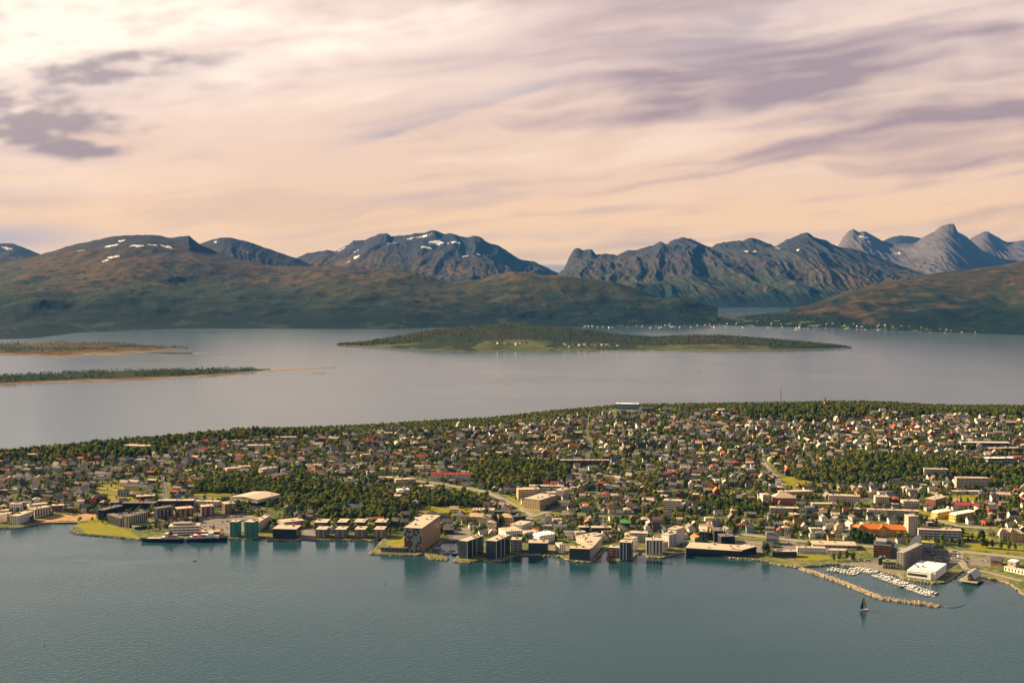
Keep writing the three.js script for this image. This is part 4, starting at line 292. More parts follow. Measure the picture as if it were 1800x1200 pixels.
{"name":"island","label":"","cols":[[-1936,4349,-2.0,-2069,4650,12.0],[-1920,4360,-2.0,-2051,4659,11.8],[-1905,4371,-2.0,-2033,4668,11.6],[-1889,4382,-2.0,-2015,4677,11.3],[-1873,4393,-2.0,-1997,4686,11.1],[-1857,4404,-2.0,-1978,4695,10.9],[-1840,4415,-2.0,-1960,4704,10.7],[-1824,4426,-2.0,-1942,4713,10.5],[-1808,4437,-2.0,-1923,4722,10.2],[-1791,4448,-2.0,-1904,4731,10.0],[-1775,4460,-2.0,-1886,4740,9.8],[-1758,4471,-2.0,-1867,4749,9.6],[-1741,4480,-2.0,-1849,4762,9.6],[-1723,4490,-2.0,-1832,4774,9.6],[-1706,4499,-2.0,-1814,4787,9.7],[-1688,4508,-2.0,-1797,4800,9.7],[-1670,4517,-2.0,-1779,4813,9.7],[-1652,4527,-2.0,-1761,4826,9.7],[-1634,4536,-2.0,-1743,4839,9.7],[-1616,4545,-2.0,-1724,4852,9.6],[-1598,4555,-2.0,-1706,4865,9.5],[-1579,4561,-2.0,-1688,4878,9.5],[-1559,4566,-2.0,-1669,4891,9.4],[-1539,4571,-2.0,-1650,4904,9.4],[-1519,4576,-2.0,-1632,4917,9.4],[-1499,4580,-2.0,-1613,4930,9.3],[-1479,4585,-2.0,-1592,4938,9.3],[-1459,4590,-2.0,-1571,4946,9.3],[-1439,4595,-2.0,-1550,4954,9.2],[-1419,4600,-2.0,-1529,4962,9.2],[-1399,4608,-2.0,-1508,4970,9.2],[-1382,4621,-2.0,-1487,4978,9.2],[-1364,4634,-2.0,-1466,4985,9.2],[-1346,4648,-2.0,-1445,4993,9.1],[-1328,4661,-2.0,-1424,5001,9.1],[-1309,4675,-2.0,-1402,5009,9.1],[-1291,4689,-2.0,-1381,5017,9.1],[-1273,4703,-2.0,-1360,5025,9.1],[-1254,4717,-2.0,-1338,5033,9.1],[-1236,4730,-2.0,-1316,5041,9.1],[-1217,4743,-2.0,-1295,5048,8.8],[-1198,4756,-2.0,-1273,5056,8.6],[-1178,4769,-2.0,-1251,5064,8.3],[-1159,4782,-2.0,-1229,5071,8.1],[-1140,4795,-2.0,-1207,5079,7.8],[-1120,4808,-2.0,-1184,5086,7.6],[-1100,4821,-2.0,-1162,5094,7.3],[-1081,4835,-2.0,-1140,5101,7.1],[-1061,4848,-2.0,-1117,5109,6.8],[-1045,4881,-2.0,-1095,5115,6.3],[-1030,4919,-2.0,-1072,5120,5.7],[-1015,4957,-2.0,-1049,5125,5.1],[-999,4997,-2.0,-1026,5131,4.5],[-984,5040,-2.0,-1003,5136,3.9],[-968,5083,-2.0,-979,5142,3.3],[-952,5122,-2.0,-956,5147,3.2]],"kind":"isle2","cw":330,"rw":36,"amp":1.2,"back":160,"snow":[]},
{"name":"island","label":"","cols":[[-2553,5577,-2.0,-3074,6720,3.0],[-2533,5585,-2.0,-3047,6724,3.1],[-2513,5594,-2.0,-3019,6728,3.3],[-2492,5603,-2.0,-2992,6732,3.4],[-2472,5611,-2.0,-2965,6736,3.5],[-2452,5620,-2.0,-2938,6740,3.7],[-2432,5629,-2.0,-2911,6744,3.8],[-2411,5638,-2.0,-2884,6748,4.0],[-2391,5646,-2.0,-2856,6751,4.1],[-2370,5655,-2.0,-2829,6755,4.3],[-2350,5664,-2.0,-2802,6759,4.4],[-2329,5673,-2.0,-2774,6763,4.6],[-2308,5682,-2.0,-2747,6767,4.7],[-2287,5691,-2.0,-2720,6771,4.9],[-2267,5700,-2.0,-2692,6775,5.0],[-2246,5709,-2.0,-2665,6779,5.2],[-2223,5712,-2.0,-2638,6785,5.3],[-2199,5715,-2.0,-2612,6792,5.5],[-2175,5717,-2.0,-2585,6799,5.7],[-2151,5719,-2.0,-2559,6806,5.8],[-2128,5721,-2.0,-2532,6813,6.0],[-2104,5723,-2.0,-2505,6820,6.2],[-2080,5725,-2.0,-2479,6826,6.4],[-2056,5727,-2.0,-2452,6833,6.5],[-2026,5711,-2.0,-2425,6840,6.7],[-1992,5683,-2.0,-2398,6847,6.9],[-1958,5655,-2.0,-2368,6845,6.9],[-1940,5674,-2.0,-2336,6836,6.9],[-1935,5731,-2.0,-2303,6827,6.8],[-1929,5788,-2.0,-2271,6818,6.7],[-1916,5822,-2.0,-2239,6809,6.7],[-1894,5834,-2.0,-2207,6801,6.6],[-1873,5845,-2.0,-2175,6792,6.6],[-1852,5857,-2.0,-2143,6783,6.5],[-1830,5869,-2.0,-2111,6774,6.5],[-1809,5881,-2.0,-2080,6765,6.4],[-1790,5900,-2.0,-2046,6751,6.3],[-1773,5931,-2.0,-2011,6730,5.9],[-1757,5961,-2.0,-1976,6709,5.6],[-1740,5992,-2.0,-1941,6689,5.2],[-1723,6023,-2.0,-1907,6668,4.9],[-1706,6055,-2.0,-1872,6647,4.6],[-1692,6098,-2.0,-1838,6626,4.3],[-1685,6166,-2.0,-1804,6605,4.0],[-1677,6235,-2.0,-1770,6584,3.6],[-1669,6307,-2.0,-1736,6561,3.1],[-1658,6369,-2.0,-1702,6538,2.7],[-1639,6400,-2.0,-1668,6515,2.2],[-1619,6432,-2.0,-1634,6493,1.8],[-1600,6465,-2.0,-1601,6470,1.4]],"kind":"isle3","cw":260,"rw":40,"amp":1.2,"back":150,"snow":[]},
{"name":"island","label":"","cols":[[-1691,6045,-2.0,-1701,6080,3.7],[-1676,6042,-2.0,-1687,6080,4.1],[-1661,6038,-2.0,-1673,6080,4.4],[-1646,6035,-2.0,-1659,6080,4.7],[-1631,6032,-2.0,-1644,6080,5.1],[-1617,6028,-2.0,-1630,6080,5.4],[-1602,6025,-2.0,-1616,6080,5.7],[-1587,6021,-2.0,-1602,6080,6.1],[-1572,6019,-2.0,-1588,6080,6.4],[-1559,6024,-2.0,-1574,6080,6.2],[-1547,6030,-2.0,-1560,6080,5.9],[-1534,6035,-2.0,-1545,6080,5.7],[-1521,6040,-2.0,-1531,6080,5.5],[-1509,6045,-2.0,-1517,6080,5.3],[-1496,6051,-2.0,-1503,6080,5.1],[-1483,6057,-2.0,-1489,6080,4.8]],"kind":"isle2","cw":90,"rw":10,"amp":0.5,"back":60,"snow":[]}
];
const MISC = {
sandbars:[[[-966.0,-5056.7],[-900.8,-5164.1],[-775.8,-5232.4],[-710.5,-5290.8],[-780.9,-5267.3],[-911.7,-5226.7],[-989.6,-5181.0]],[[-1529.9,-6053.0],[-1430.8,-6080.1],[-1249.3,-6099.6],[-1439.0,-6115.3],[-1549.6,-6131.1]],[[-767.7,-5000.8],[-718.6,-4992.9],[-716.9,-5011.3],[-765.8,-5016.6]]],
land:[[-1050.2,-1992.0],[-806.3,-2039.8],[-774.1,-2039.8],[-770.0,-2057.8],[-752.9,-2078.4],[-725.8,-2092.3],[-702.0,-2090.0],[-692.9,-2076.1],[-691.4,-2044.3],[-689.3,-2022.2],[-678.2,-2004.9],[-664.8,-1996.3],[-646.3,-1987.8],[-607.5,-1975.2],[-569.8,-1958.6],[-545.7,-1946.4],[-514.3,-1950.5],[-481.0,-1954.5],[-434.6,-1958.6],[-429.1,-1960.7],[-395.5,-1956.6],[-389.3,-1969.0],[-372.8,-1973.1],[-367.3,-1948.4],[-320.2,-1948.4],[-320.5,-1960.7],[-291.4,-1950.5],[-218.3,-1948.4],[-209.1,-1942.4],[-201.3,-1975.2],[-191.3,-1979.4],[-199.1,-1887.4],[-203.4,-1857.3],[-170.7,-1848.2],[-134.0,-1846.3],[-125.5,-1864.8],[-121.8,-1846.3],[-114.8,-1824.7],[-91.8,-1815.8],[-90.1,-1828.2],[-112.5,-1853.7],[-121.2,-1862.9],[-106.5,-1938.3],[-81.1,-1942.4],[-74.2,-1853.7],[-80.4,-1810.5],[-61.7,-1798.3],[-44.1,-1821.1],[-39.9,-1814.0],[-21.4,-1803.5],[4.9,-1850.0],[44.7,-1846.3],[68.7,-1839.0],[79.9,-1817.5],[99.1,-1801.7],[111.2,-1805.2],[129.6,-1864.8],[138.6,-1898.9],[141.3,-1879.8],[135.5,-1822.9],[151.6,-1814.0],[165.2,-1814.0],[179.7,-1857.3],[189.0,-1868.5],[189.6,-1850.0],[193.5,-1833.6],[213.5,-1831.8],[227.1,-1844.5],[241.6,-1862.9],[257.8,-1861.1],[321.0,-1824.7],[351.1,-1814.0],[371.6,-1789.6],[390.0,-1772.6],[423.6,-1782.8],[449.6,-1793.1],[483.6,-1772.6],[507.8,-1742.8],[516.8,-1726.6],[518.1,-1710.8],[547.9,-1681.4],[566.7,-1689.0],[591.7,-1723.4],[609.3,-1752.6],[617.8,-1746.0],[623.6,-1723.4],[638.2,-1701.4],[647.3,-1686.0],[646.8,-1650.1],[644.5,-1607.3],[785.6,-1484.0],[1900.0,-2350.0],[-1700.0,-2350.0]],
breakwater:[[394.7,-1765.9],[411.9,-1733.1],[431.3,-1689.0],[448.2,-1641.4],[459.6,-1607.3],[489.9,-1588.1],[520.2,-1569.3]],
boats:[[438.6,-1766.6,0.88,0,1.17],[430.2,-1755.9,-2.26,1,1.03],[442.2,-1763.6,0.88,2,0.88],[434.0,-1752.7,-2.26,0,1.16],[445.7,-1760.7,0.88,0,1.07],[437.4,-1749.9,-2.26,0,0.95],[449.2,-1757.8,0.88,0,0.91],[441.3,-1746.7,-2.26,0,0.86],[452.7,-1754.9,0.88,1,0.86],[444.5,-1744.1,-2.26,2,1.03],[456.7,-1751.6,0.88,0,1.13],[448.3,-1740.9,-2.26,0,1.01],[460.6,-1748.4,0.88,1,1.04],[451.7,-1738.1,-2.26,0,0.88],[463.2,-1746.2,0.88,1,1.07],[455.3,-1735.1,-2.26,1,1.13],[467.6,-1742.6,0.88,1,0.88],[458.4,-1732.6,-2.26,2,1.04],[474.7,-1772.9,0.69,2,0.92],[463.8,-1764.7,-2.45,2,1.13],[477.6,-1769.4,0.69,0,1.05],[467.7,-1760.0,-2.45,0,1.15],[481.0,-1765.4,0.69,2,0.98],[470.6,-1756.5,-2.45,0,0.85],[484.8,-1760.8,0.69,2,1.02],[474.3,-1752.1,-2.45,0,1.13],[487.3,-1757.8,0.69,0,1.19],[477.6,-1748.1,-2.45,2,0.92],[491.1,-1753.2,0.69,0,0.98],[481.1,-1744.0,-2.45,0,1.16],[494.3,-1749.3,0.69,2,1.03],[484.1,-1740.3,-2.45,1,1.12],[496.4,-1732.3,0.34,1,1.12],[483.7,-1727.4,-2.8,2,0.88],[498.0,-1727.8,0.34,2,0.98],[485.5,-1722.3,-2.8,2,1.01],[500.2,-1721.5,0.34,2,0.87],[487.1,-1717.9,-2.8,2,1.13],[501.8,-1717.2,0.34,2,1.14],[489.3,-1711.7,-2.8,1,0.87],[504.1,-1710.6,0.34,0,1.14],[491.1,-1706.6,-2.8,0,1.05],[505.7,-1706.1,0.34,0,0.86],[492.9,-1701.4,-2.8,2,1.16],[507.6,-1700.8,0.34,2,1.07],[494.8,-1696.2,-2.8,1,1.02],[509.3,-1695.9,0.34,1,1.11],[497.0,-1690.1,-2.8,2,1.0],[511.3,-1690.2,0.34,2,0.98],[498.6,-1685.6,-2.8,0,0.9],[513.2,-1685.1,0.34,2,0.96],[500.6,-1679.9,-2.8,1,1.05],[515.2,-1679.4,0.34,1,1.07],[502.4,-1674.8,-2.8,0,1.12],[517.1,-1674.0,0.34,2,0.94],[504.0,-1670.3,-2.8,2,0.85],[518.7,-1669.4,0.34,2,0.95],[506.0,-1664.5,-2.8,1,1.07],[520.6,-1664.0,0.34,1,1.02],[508.1,-1658.7,-2.8,0,1.07],[523.0,-1657.4,0.34,0,0.89],[510.1,-1652.9,-2.8,1,1.12],[524.4,-1653.4,0.34,0,0.9],[511.7,-1648.5,-2.8,2,1.15],[526.3,-1648.1,0.34,0,1.12],[513.7,-1642.8,-2.8,0,1.02],[528.3,-1642.5,0.34,0,1.13],[515.3,-1638.3,-2.8,2,1.0],[530.1,-1637.5,0.34,2,1.14],[517.4,-1632.6,-2.8,2,1.15],[532.2,-1631.5,0.34,1,1.1],[519.2,-1627.4,-2.8,2,1.04],[534.2,-1625.9,0.34,0,1.07],[521.5,-1621.0,-2.8,2,0.95],[-93.5,-1864.8,0.3,1,1.3],[-86.8,-1879.8,0.3,0,1],[-108.3,-1895.1,0.3,2,1.1],[-81.5,-1853.7,0.3,0,1.2],[-100.8,-1879.8,0.3,0,1]],
cars:[[597.3,-1866.5,1.51,5],[600.0,-1865.8,1.55,2],[602.8,-1865.2,1.48,1],[605.6,-1864.6,1.46,0],[608.4,-1863.9,1.52,1],[611.1,-1863.3,1.48,0],[613.9,-1862.7,1.54,1],[616.7,-1862.0,1.44,0],[619.5,-1861.4,1.45,3],[622.2,-1860.7,1.54,0],[625.0,-1860.1,1.55,1],[633.3,-1858.2,1.49,2],[636.1,-1857.5,1.49,1],[638.9,-1856.9,1.44,2],[596.5,-1853.9,1.54,1],[599.2,-1853.3,1.45,1],[601.8,-1852.8,1.48,0],[607.1,-1851.7,1.47,4],[612.5,-1850.6,1.46,3],[615.1,-1850.0,1.53,2],[617.8,-1849.5,1.53,3],[620.5,-1848.9,1.5,0],[623.1,-1848.4,1.55,0],[625.8,-1847.8,1.54,0],[628.5,-1847.2,1.52,5],[631.1,-1846.7,1.53,3],[633.8,-1846.1,1.47,1],[636.4,-1845.6,1.47,3],[639.1,-1845.0,1.53,1],[594.8,-1838.5,1.54,1],[597.3,-1838.1,1.48,1],[599.9,-1837.6,1.5,1],[602.5,-1837.2,1.46,1],[605.0,-1836.8,1.48,3],[612.7,-1835.5,1.55,2],[617.9,-1834.7,1.53,2],[620.4,-1834.2,1.53,3],[623.0,-1833.8,1.48,1],[625.6,-1833.4,1.45,3],[628.1,-1833.0,1.49,2],[633.3,-1832.1,1.52,0],[593.1,-1823.3,1.55,1],[595.5,-1822.9,1.55,0],[597.9,-1822.5,1.46,0],[600.4,-1822.1,1.55,0],[602.8,-1821.7,1.55,1],[605.2,-1821.2,1.52,3],[607.6,-1820.8,1.46,1],[610.1,-1820.4,1.55,0],[612.5,-1820.0,1.49,3],[614.9,-1819.6,1.47,0],[619.8,-1818.7,1.47,0],[624.6,-1817.9,1.48,2],[627.1,-1817.5,1.51,1],[629.5,-1817.0,1.51,1],[631.9,-1816.6,1.56,3],[591.4,-1808.4,1.48,0],[593.7,-1808.0,1.47,1],[596.0,-1807.6,1.53,0],[598.3,-1807.2,1.53,0],[600.6,-1806.8,1.44,0],[602.9,-1806.3,1.54,2],[605.2,-1805.9,1.51,1],[607.5,-1805.5,1.48,3],[609.7,-1805.1,1.47,1],[612.0,-1804.7,1.53,1],[614.3,-1804.3,1.5,3],[616.6,-1803.9,1.49,0],[618.9,-1803.4,1.44,0],[621.2,-1803.0,1.5,3],[623.5,-1802.6,1.5,2],[641.6,-1819.4,0.15,1],[639.5,-1813.9,0.09,2],[633.1,-1797.3,0.14,1],[630.9,-1791.8,0.09,2],[628.8,-1786.3,0.12,0],[656.1,-1808.9,1.43,0],[663.1,-1805.9,1.44,0],[-488.7,-2088.1,1.33,0],[-485.4,-2088.8,1.26,3],[-482.1,-2089.5,1.28,1],[-478.8,-2090.1,1.27,2],[-475.5,-2090.8,1.33,0],[-472.2,-2091.5,1.25,0],[-468.9,-2092.2,1.31,2],[-465.6,-2092.9,1.25,1],[-462.3,-2093.6,1.35,4],[-459.1,-2094.3,1.35,0],[-455.8,-2095.0,1.33,0],[-452.5,-2095.7,1.28,0],[-449.2,-2096.4,1.31,2],[-445.9,-2097.1,1.32,1],[-442.6,-2097.7,1.26,0],[-439.3,-2098.4,1.34,1],[-463.6,-2069.0,1.32,0],[-455.8,-2070.0,1.25,4],[-451.9,-2070.5,1.36,3],[-444.2,-2071.4,1.28,2],[-440.3,-2071.9,1.33,4],[-436.4,-2072.4,1.26,1],[-432.6,-2072.9,1.28,1],[-428.7,-2073.4,1.25,2],[-424.8,-2073.8,1.32,1],[-486.5,-2042.9,1.5,0],[-475.7,-2040.1,1.52,1],[-449.0,-2033.0,1.49,0],[453.1,-1831.9,0.16,4],[467.0,-1823.7,0.14,1],[477.4,-1817.6,0.18,0],[480.9,-1815.6,0.22,1],[487.9,-1811.5,0.19,1],[494.8,-1807.4,0.26,0],[498.3,-1805.4,0.25,1],[410.2,-1915.0,0.07,3],[433.8,-1908.5,0.14,1],[457.4,-1901.9,0.1,3],[469.2,-1898.7,0.07,1],[492.7,-1892.1,0.08,2]],
pontoons:[[[432.8,-1762.6],[464.6,-1736.3]],[[467.5,-1770.9],[490.9,-1742.8]],[[488.9,-1733.1],[530.1,-1617.1]]],
roads:[[9,[[-207.6,-2368.9],[-143.8,-2342.8],[-55.0,-2280.6],[-29.5,-2245.0],[4.8,-2169.1],[35.0,-2096.4],[22.5,-2052.3],[4.4,-2017.0]]],[8,[[35.0,-2096.4],[55.7,-2116.8],[84.5,-2138.4]]],[8,[[476.2,-2471.9],[474.1,-2405.1],[476.2,-2332.2],[473.6,-2269.7],[488.5,-2228.1],[512.8,-2206.2]]],[10,[[237.7,-1932.1],[294.2,-1912.2],[347.2,-1975.9],[424.1,-1930.1],[501.7,-1902.2],[562.6,-1881.9],[608.6,-1870.9],[652.5,-1854.9],[693.7,-1834.3],[739.2,-1807.2]]],[7,[[646.4,-1861.1],[628.2,-1807.9],[618.3,-1756.5],[642.0,-1736.8],[668.1,-1686.2]]],[6,[[467.8,-2742.9],[499.4,-2654.7],[481.5,-2471.4]]],[6,[[-737.5,-2320.1],[-697.4,-2305.2],[-659.0,-2276.9]]],[7,[[642.7,-2092.2],[661.5,-2036.3],[689.8,-1988.3],[727.6,-1972.2]]],[6,[[-444.4,-2109.3],[-393.5,-2084.6],[-329.0,-2024.2]]],[6,[[-350.2,-2350.4],[-264.3,-2318.7],[-207.6,-2368.9]]]],
sail:[423.2,-1551.0],
buoys:[[-510.6,-1405.2],[-165.0,-1679.9],[720.4,-4990.2],[-1179.4,-7070.4]],
smallboat:[-445.2,-1814.0],
boom:[[522.9,-1569.3],[529.5,-1564.0],[539.6,-1565.3],[549.7,-1574.6],[556.8,-1585.4]],
ships:[[[-557.1,-1938.3],[-492.9,-1940.3]],[[-489.5,-1940.3],[-429.4,-1946.4]]],
mast:[633.0,-3063.3],
church:[748.0,-3068.8],
chimney:[-2.3,-2098.3],
tents:[[-29.2,-2144.1],[-22.6,-2142.5],[-15.0,-2140.8],[-7.5,-2138.5]],
stand:[[890.3,-2575.4],[984.5,-2567.9]],
vault:[[589.0,-1689.0],[602.1,-1679.9]],
curved:[[535.7,-1759.2],[544.4,-1767.6],[556.4,-1786.2],[568.6,-1810.5],[580.7,-1839.0],[595.1,-1879.8],[590.0,-1887.4],[577.2,-1864.8],[564.2,-1835.4],[550.6,-1803.5],[537.8,-1779.4]],
bigtrees:[[361.8,-1836.5,19],[507.0,-1922.7,22],[513.8,-1916.4,20],[521.3,-1913.0,17],[529.5,-1912.5,16],[-26.9,-2039.0,18],[-17.9,-2035.1,17],[631.2,-1899.6,15],[689.3,-1903.4,18],[680.7,-1874.8,16],[694.9,-1870.7,13],[704.7,-1863.9,13],[715.5,-1859.8,13],[722.3,-1856.3,12],[686.9,-1871.3,14],[458.0,-1807.9,14],[468.5,-1811.4,15],[477.1,-1807.9,13],[449.2,-1804.4,11],[727.9,-2047.3,13],[750.5,-2060.2,14],[-354.8,-2082.6,14],[-346.3,-2075.8,12],[118.9,-1932.1,9],[-122.4,-1990.0,8]],
crane:[-442.1,-1973.1]
};

const interp = (tab, x, k) => { if (x <= tab[0][0]) return tab[0][k]; for (let i = 1; i < tab.length; i++) if (x <= tab[i][0]) return lerp(tab[i - 1][k], tab[i][k], (x - tab[i - 1][0]) / (tab[i][0] - tab[i - 1][0])); return tab[tab.length - 1][k]; };
function terrain(X, Z) {
  const zs = interp(SHORE, X, 1), zr = interp(RIDGE, X, 1), er = interp(RIDGE, X, 2), t = (Z - zs) / (zr - zs);
  if (t < 0) return 1.2;
  if (t <= 1) {
    const k = Math.max(0, (t - 0.04) / 0.96), s = k < 1 ? k * (1.12 - 0.12 * k * k) : 1;
    let e = 1.6 + (er - 1.6) * s;
    const w = Math.min(1, k * 3) * (1 - k);
    e += w * (3.5 * Math.sin(X / 110 + 1) * Math.sin(Z / 95) + 2.5 * Math.sin(X / 47 + Z / 71));
    return e;
  }
  const b = (t - 1) / 0.5;
  return b < 1 ? er - (er + 6) * b * b : -6;
}
const ground = (X, Z) => Math.max(2.2, terrain(X, Z));
function inPoly(x, z, p) { let c = false; for (let i = 0, j = p.length - 1; i < p.length; j = i++) { const a = p[i], b = p[j]; if ((a[1] > z) !== (b[1] > z) && x < (b[0] - a[0]) * (z - a[1]) / (b[1] - a[1]) + a[0]) c = !c; } return c; }
function segDist(x, z, a, b) { const dx = b[0] - a[0], dz = b[1] - a[1], t = clamp(((x - a[0]) * dx + (z - a[1]) * dz) / (dx * dx + dz * dz)); return Math.hypot(x - a[0] - dx * t, z - a[1] - dz * t); }

// ------------------------------------------------------------------ materials
const lin = (r, g, b) => new THREE.Color().setRGB(r, g, b);
const PAL = {
  white: [0.72, 0.69, 0.64], warmwhite: [0.68, 0.6, 0.5], pinkwhite: [0.6, 0.48, 0.44], peachwhite: [0.62, 0.5, 0.4], cream: [0.62, 0.52, 0.36], yellowcream: [0.66, 0.5, 0.27], yellow: [0.6, 0.42, 0.1],
  greige: [0.42, 0.37, 0.3], beige: [0.5, 0.38, 0.22], black: [0.018, 0.02, 0.024], blueblack: [0.02, 0.028, 0.04], charcoal: [0.04, 0.042, 0.046], darkgrey: [0.075, 0.07, 0.065], greywood: [0.16, 0.145, 0.125],
  brown: [0.13, 0.07, 0.04], brownpink: [0.26, 0.14, 0.11], rust: [0.24, 0.1, 0.045], brick: [0.25, 0.09, 0.055], orangebrick: [0.36, 0.12, 0.05], pinkred: [0.42, 0.15, 0.1], palered: [0.5, 0.3, 0.26], darkred: [0.16, 0.03, 0.025],
  teal: [0.05, 0.24, 0.2], lime: [0.36, 0.5, 0.22], timber: [0.4, 0.25, 0.14], glassdark: [0.03, 0.045, 0.05], darkwhite: [0.2, 0.19, 0.18], whitedark: [0.6, 0.57, 0.53], palegrey: [0.44, 0.43, 0.42], greygreen: [0.25, 0.3, 0.27],
  ochre: [0.56, 0.32, 0.08], ochrepale: [0.52, 0.34, 0.16], paleblue: [0.36, 0.44, 0.48], bluewhite: [0.2, 0.34, 0.5], stone: [0.24, 0.225, 0.2],
  tan: [0.44, 0.35, 0.26], tanroof: [0.5, 0.36, 0.2], peachroof: [0.5, 0.36, 0.24], darkroof: [0.14, 0.125, 0.11], slate: [0.07, 0.075, 0.085], greenroof: [0.15, 0.19, 0.08], yellowroof: [0.32, 0.28, 0.06], redroof: [0.28, 0.045, 0.035], orange: [0.58, 0.15, 0.025],
  green: [0.08, 0.26, 0.06], whiteroof: [0.7, 0.62, 0.5], stoneroof: [0.3, 0.28, 0.26],
  h_white: [0.66, 0.62, 0.56], h_cream: [0.66, 0.55, 0.36], h_yellow: [0.6, 0.42, 0.12], h_ochre: [0.45, 0.25, 0.06], h_red: [0.3, 0.05, 0.035], h_brown: [0.13, 0.075, 0.045], h_grey: [0.32, 0.32, 0.31], h_darkgrey: [0.09, 0.09, 0.095], h_blue: [0.2, 0.28, 0.36], h_green: [0.16, 0.24, 0.17],
  r_grey: [0.17, 0.16, 0.15], r_dark: [0.05, 0.05, 0.055], r_red: [0.3, 0.06, 0.035], r_tan: [0.42, 0.33, 0.25], r_brown: [0.13, 0.08, 0.055], r_orange: [0.45, 0.14, 0.045],
};
const matCache = new Map();
function mat(key, rough = 0.85) { const id = key + rough; if (!matCache.has(id)) { const m = new THREE.MeshPhysicalMaterial({ color: lin(...PAL[key]), roughness: rough, specularIntensity: 0.35 }); m.name = key; matCache.set(id, m); } return matCache.get(id); }
function plain(name, c, rough = 0.85, metal = 0) { if (!matCache.has(name)) { const m = new THREE.MeshPhysicalMaterial({ color: lin(...c), roughness: rough, metalness: metal, specularIntensity: rough > 0.75 ? 0.35 : 1 }); m.name = name; matCache.set(name, m); } return matCache.get(name); }
const GLASS = plain('window_glass', [0.02, 0.026, 0.032], 0.12), RAIL = plain('balcony_white', [0.45, 0.42, 0.38], 0.6), UNIT = plain('roof_unit', [0.25, 0.24, 0.23], 0.7);
const VCOL = new THREE.MeshPhysicalMaterial({ color: 0xffffff, vertexColors: true, roughness: 1, specularIntensity: 0.06 }); VCOL.name = 'coloured_surface';

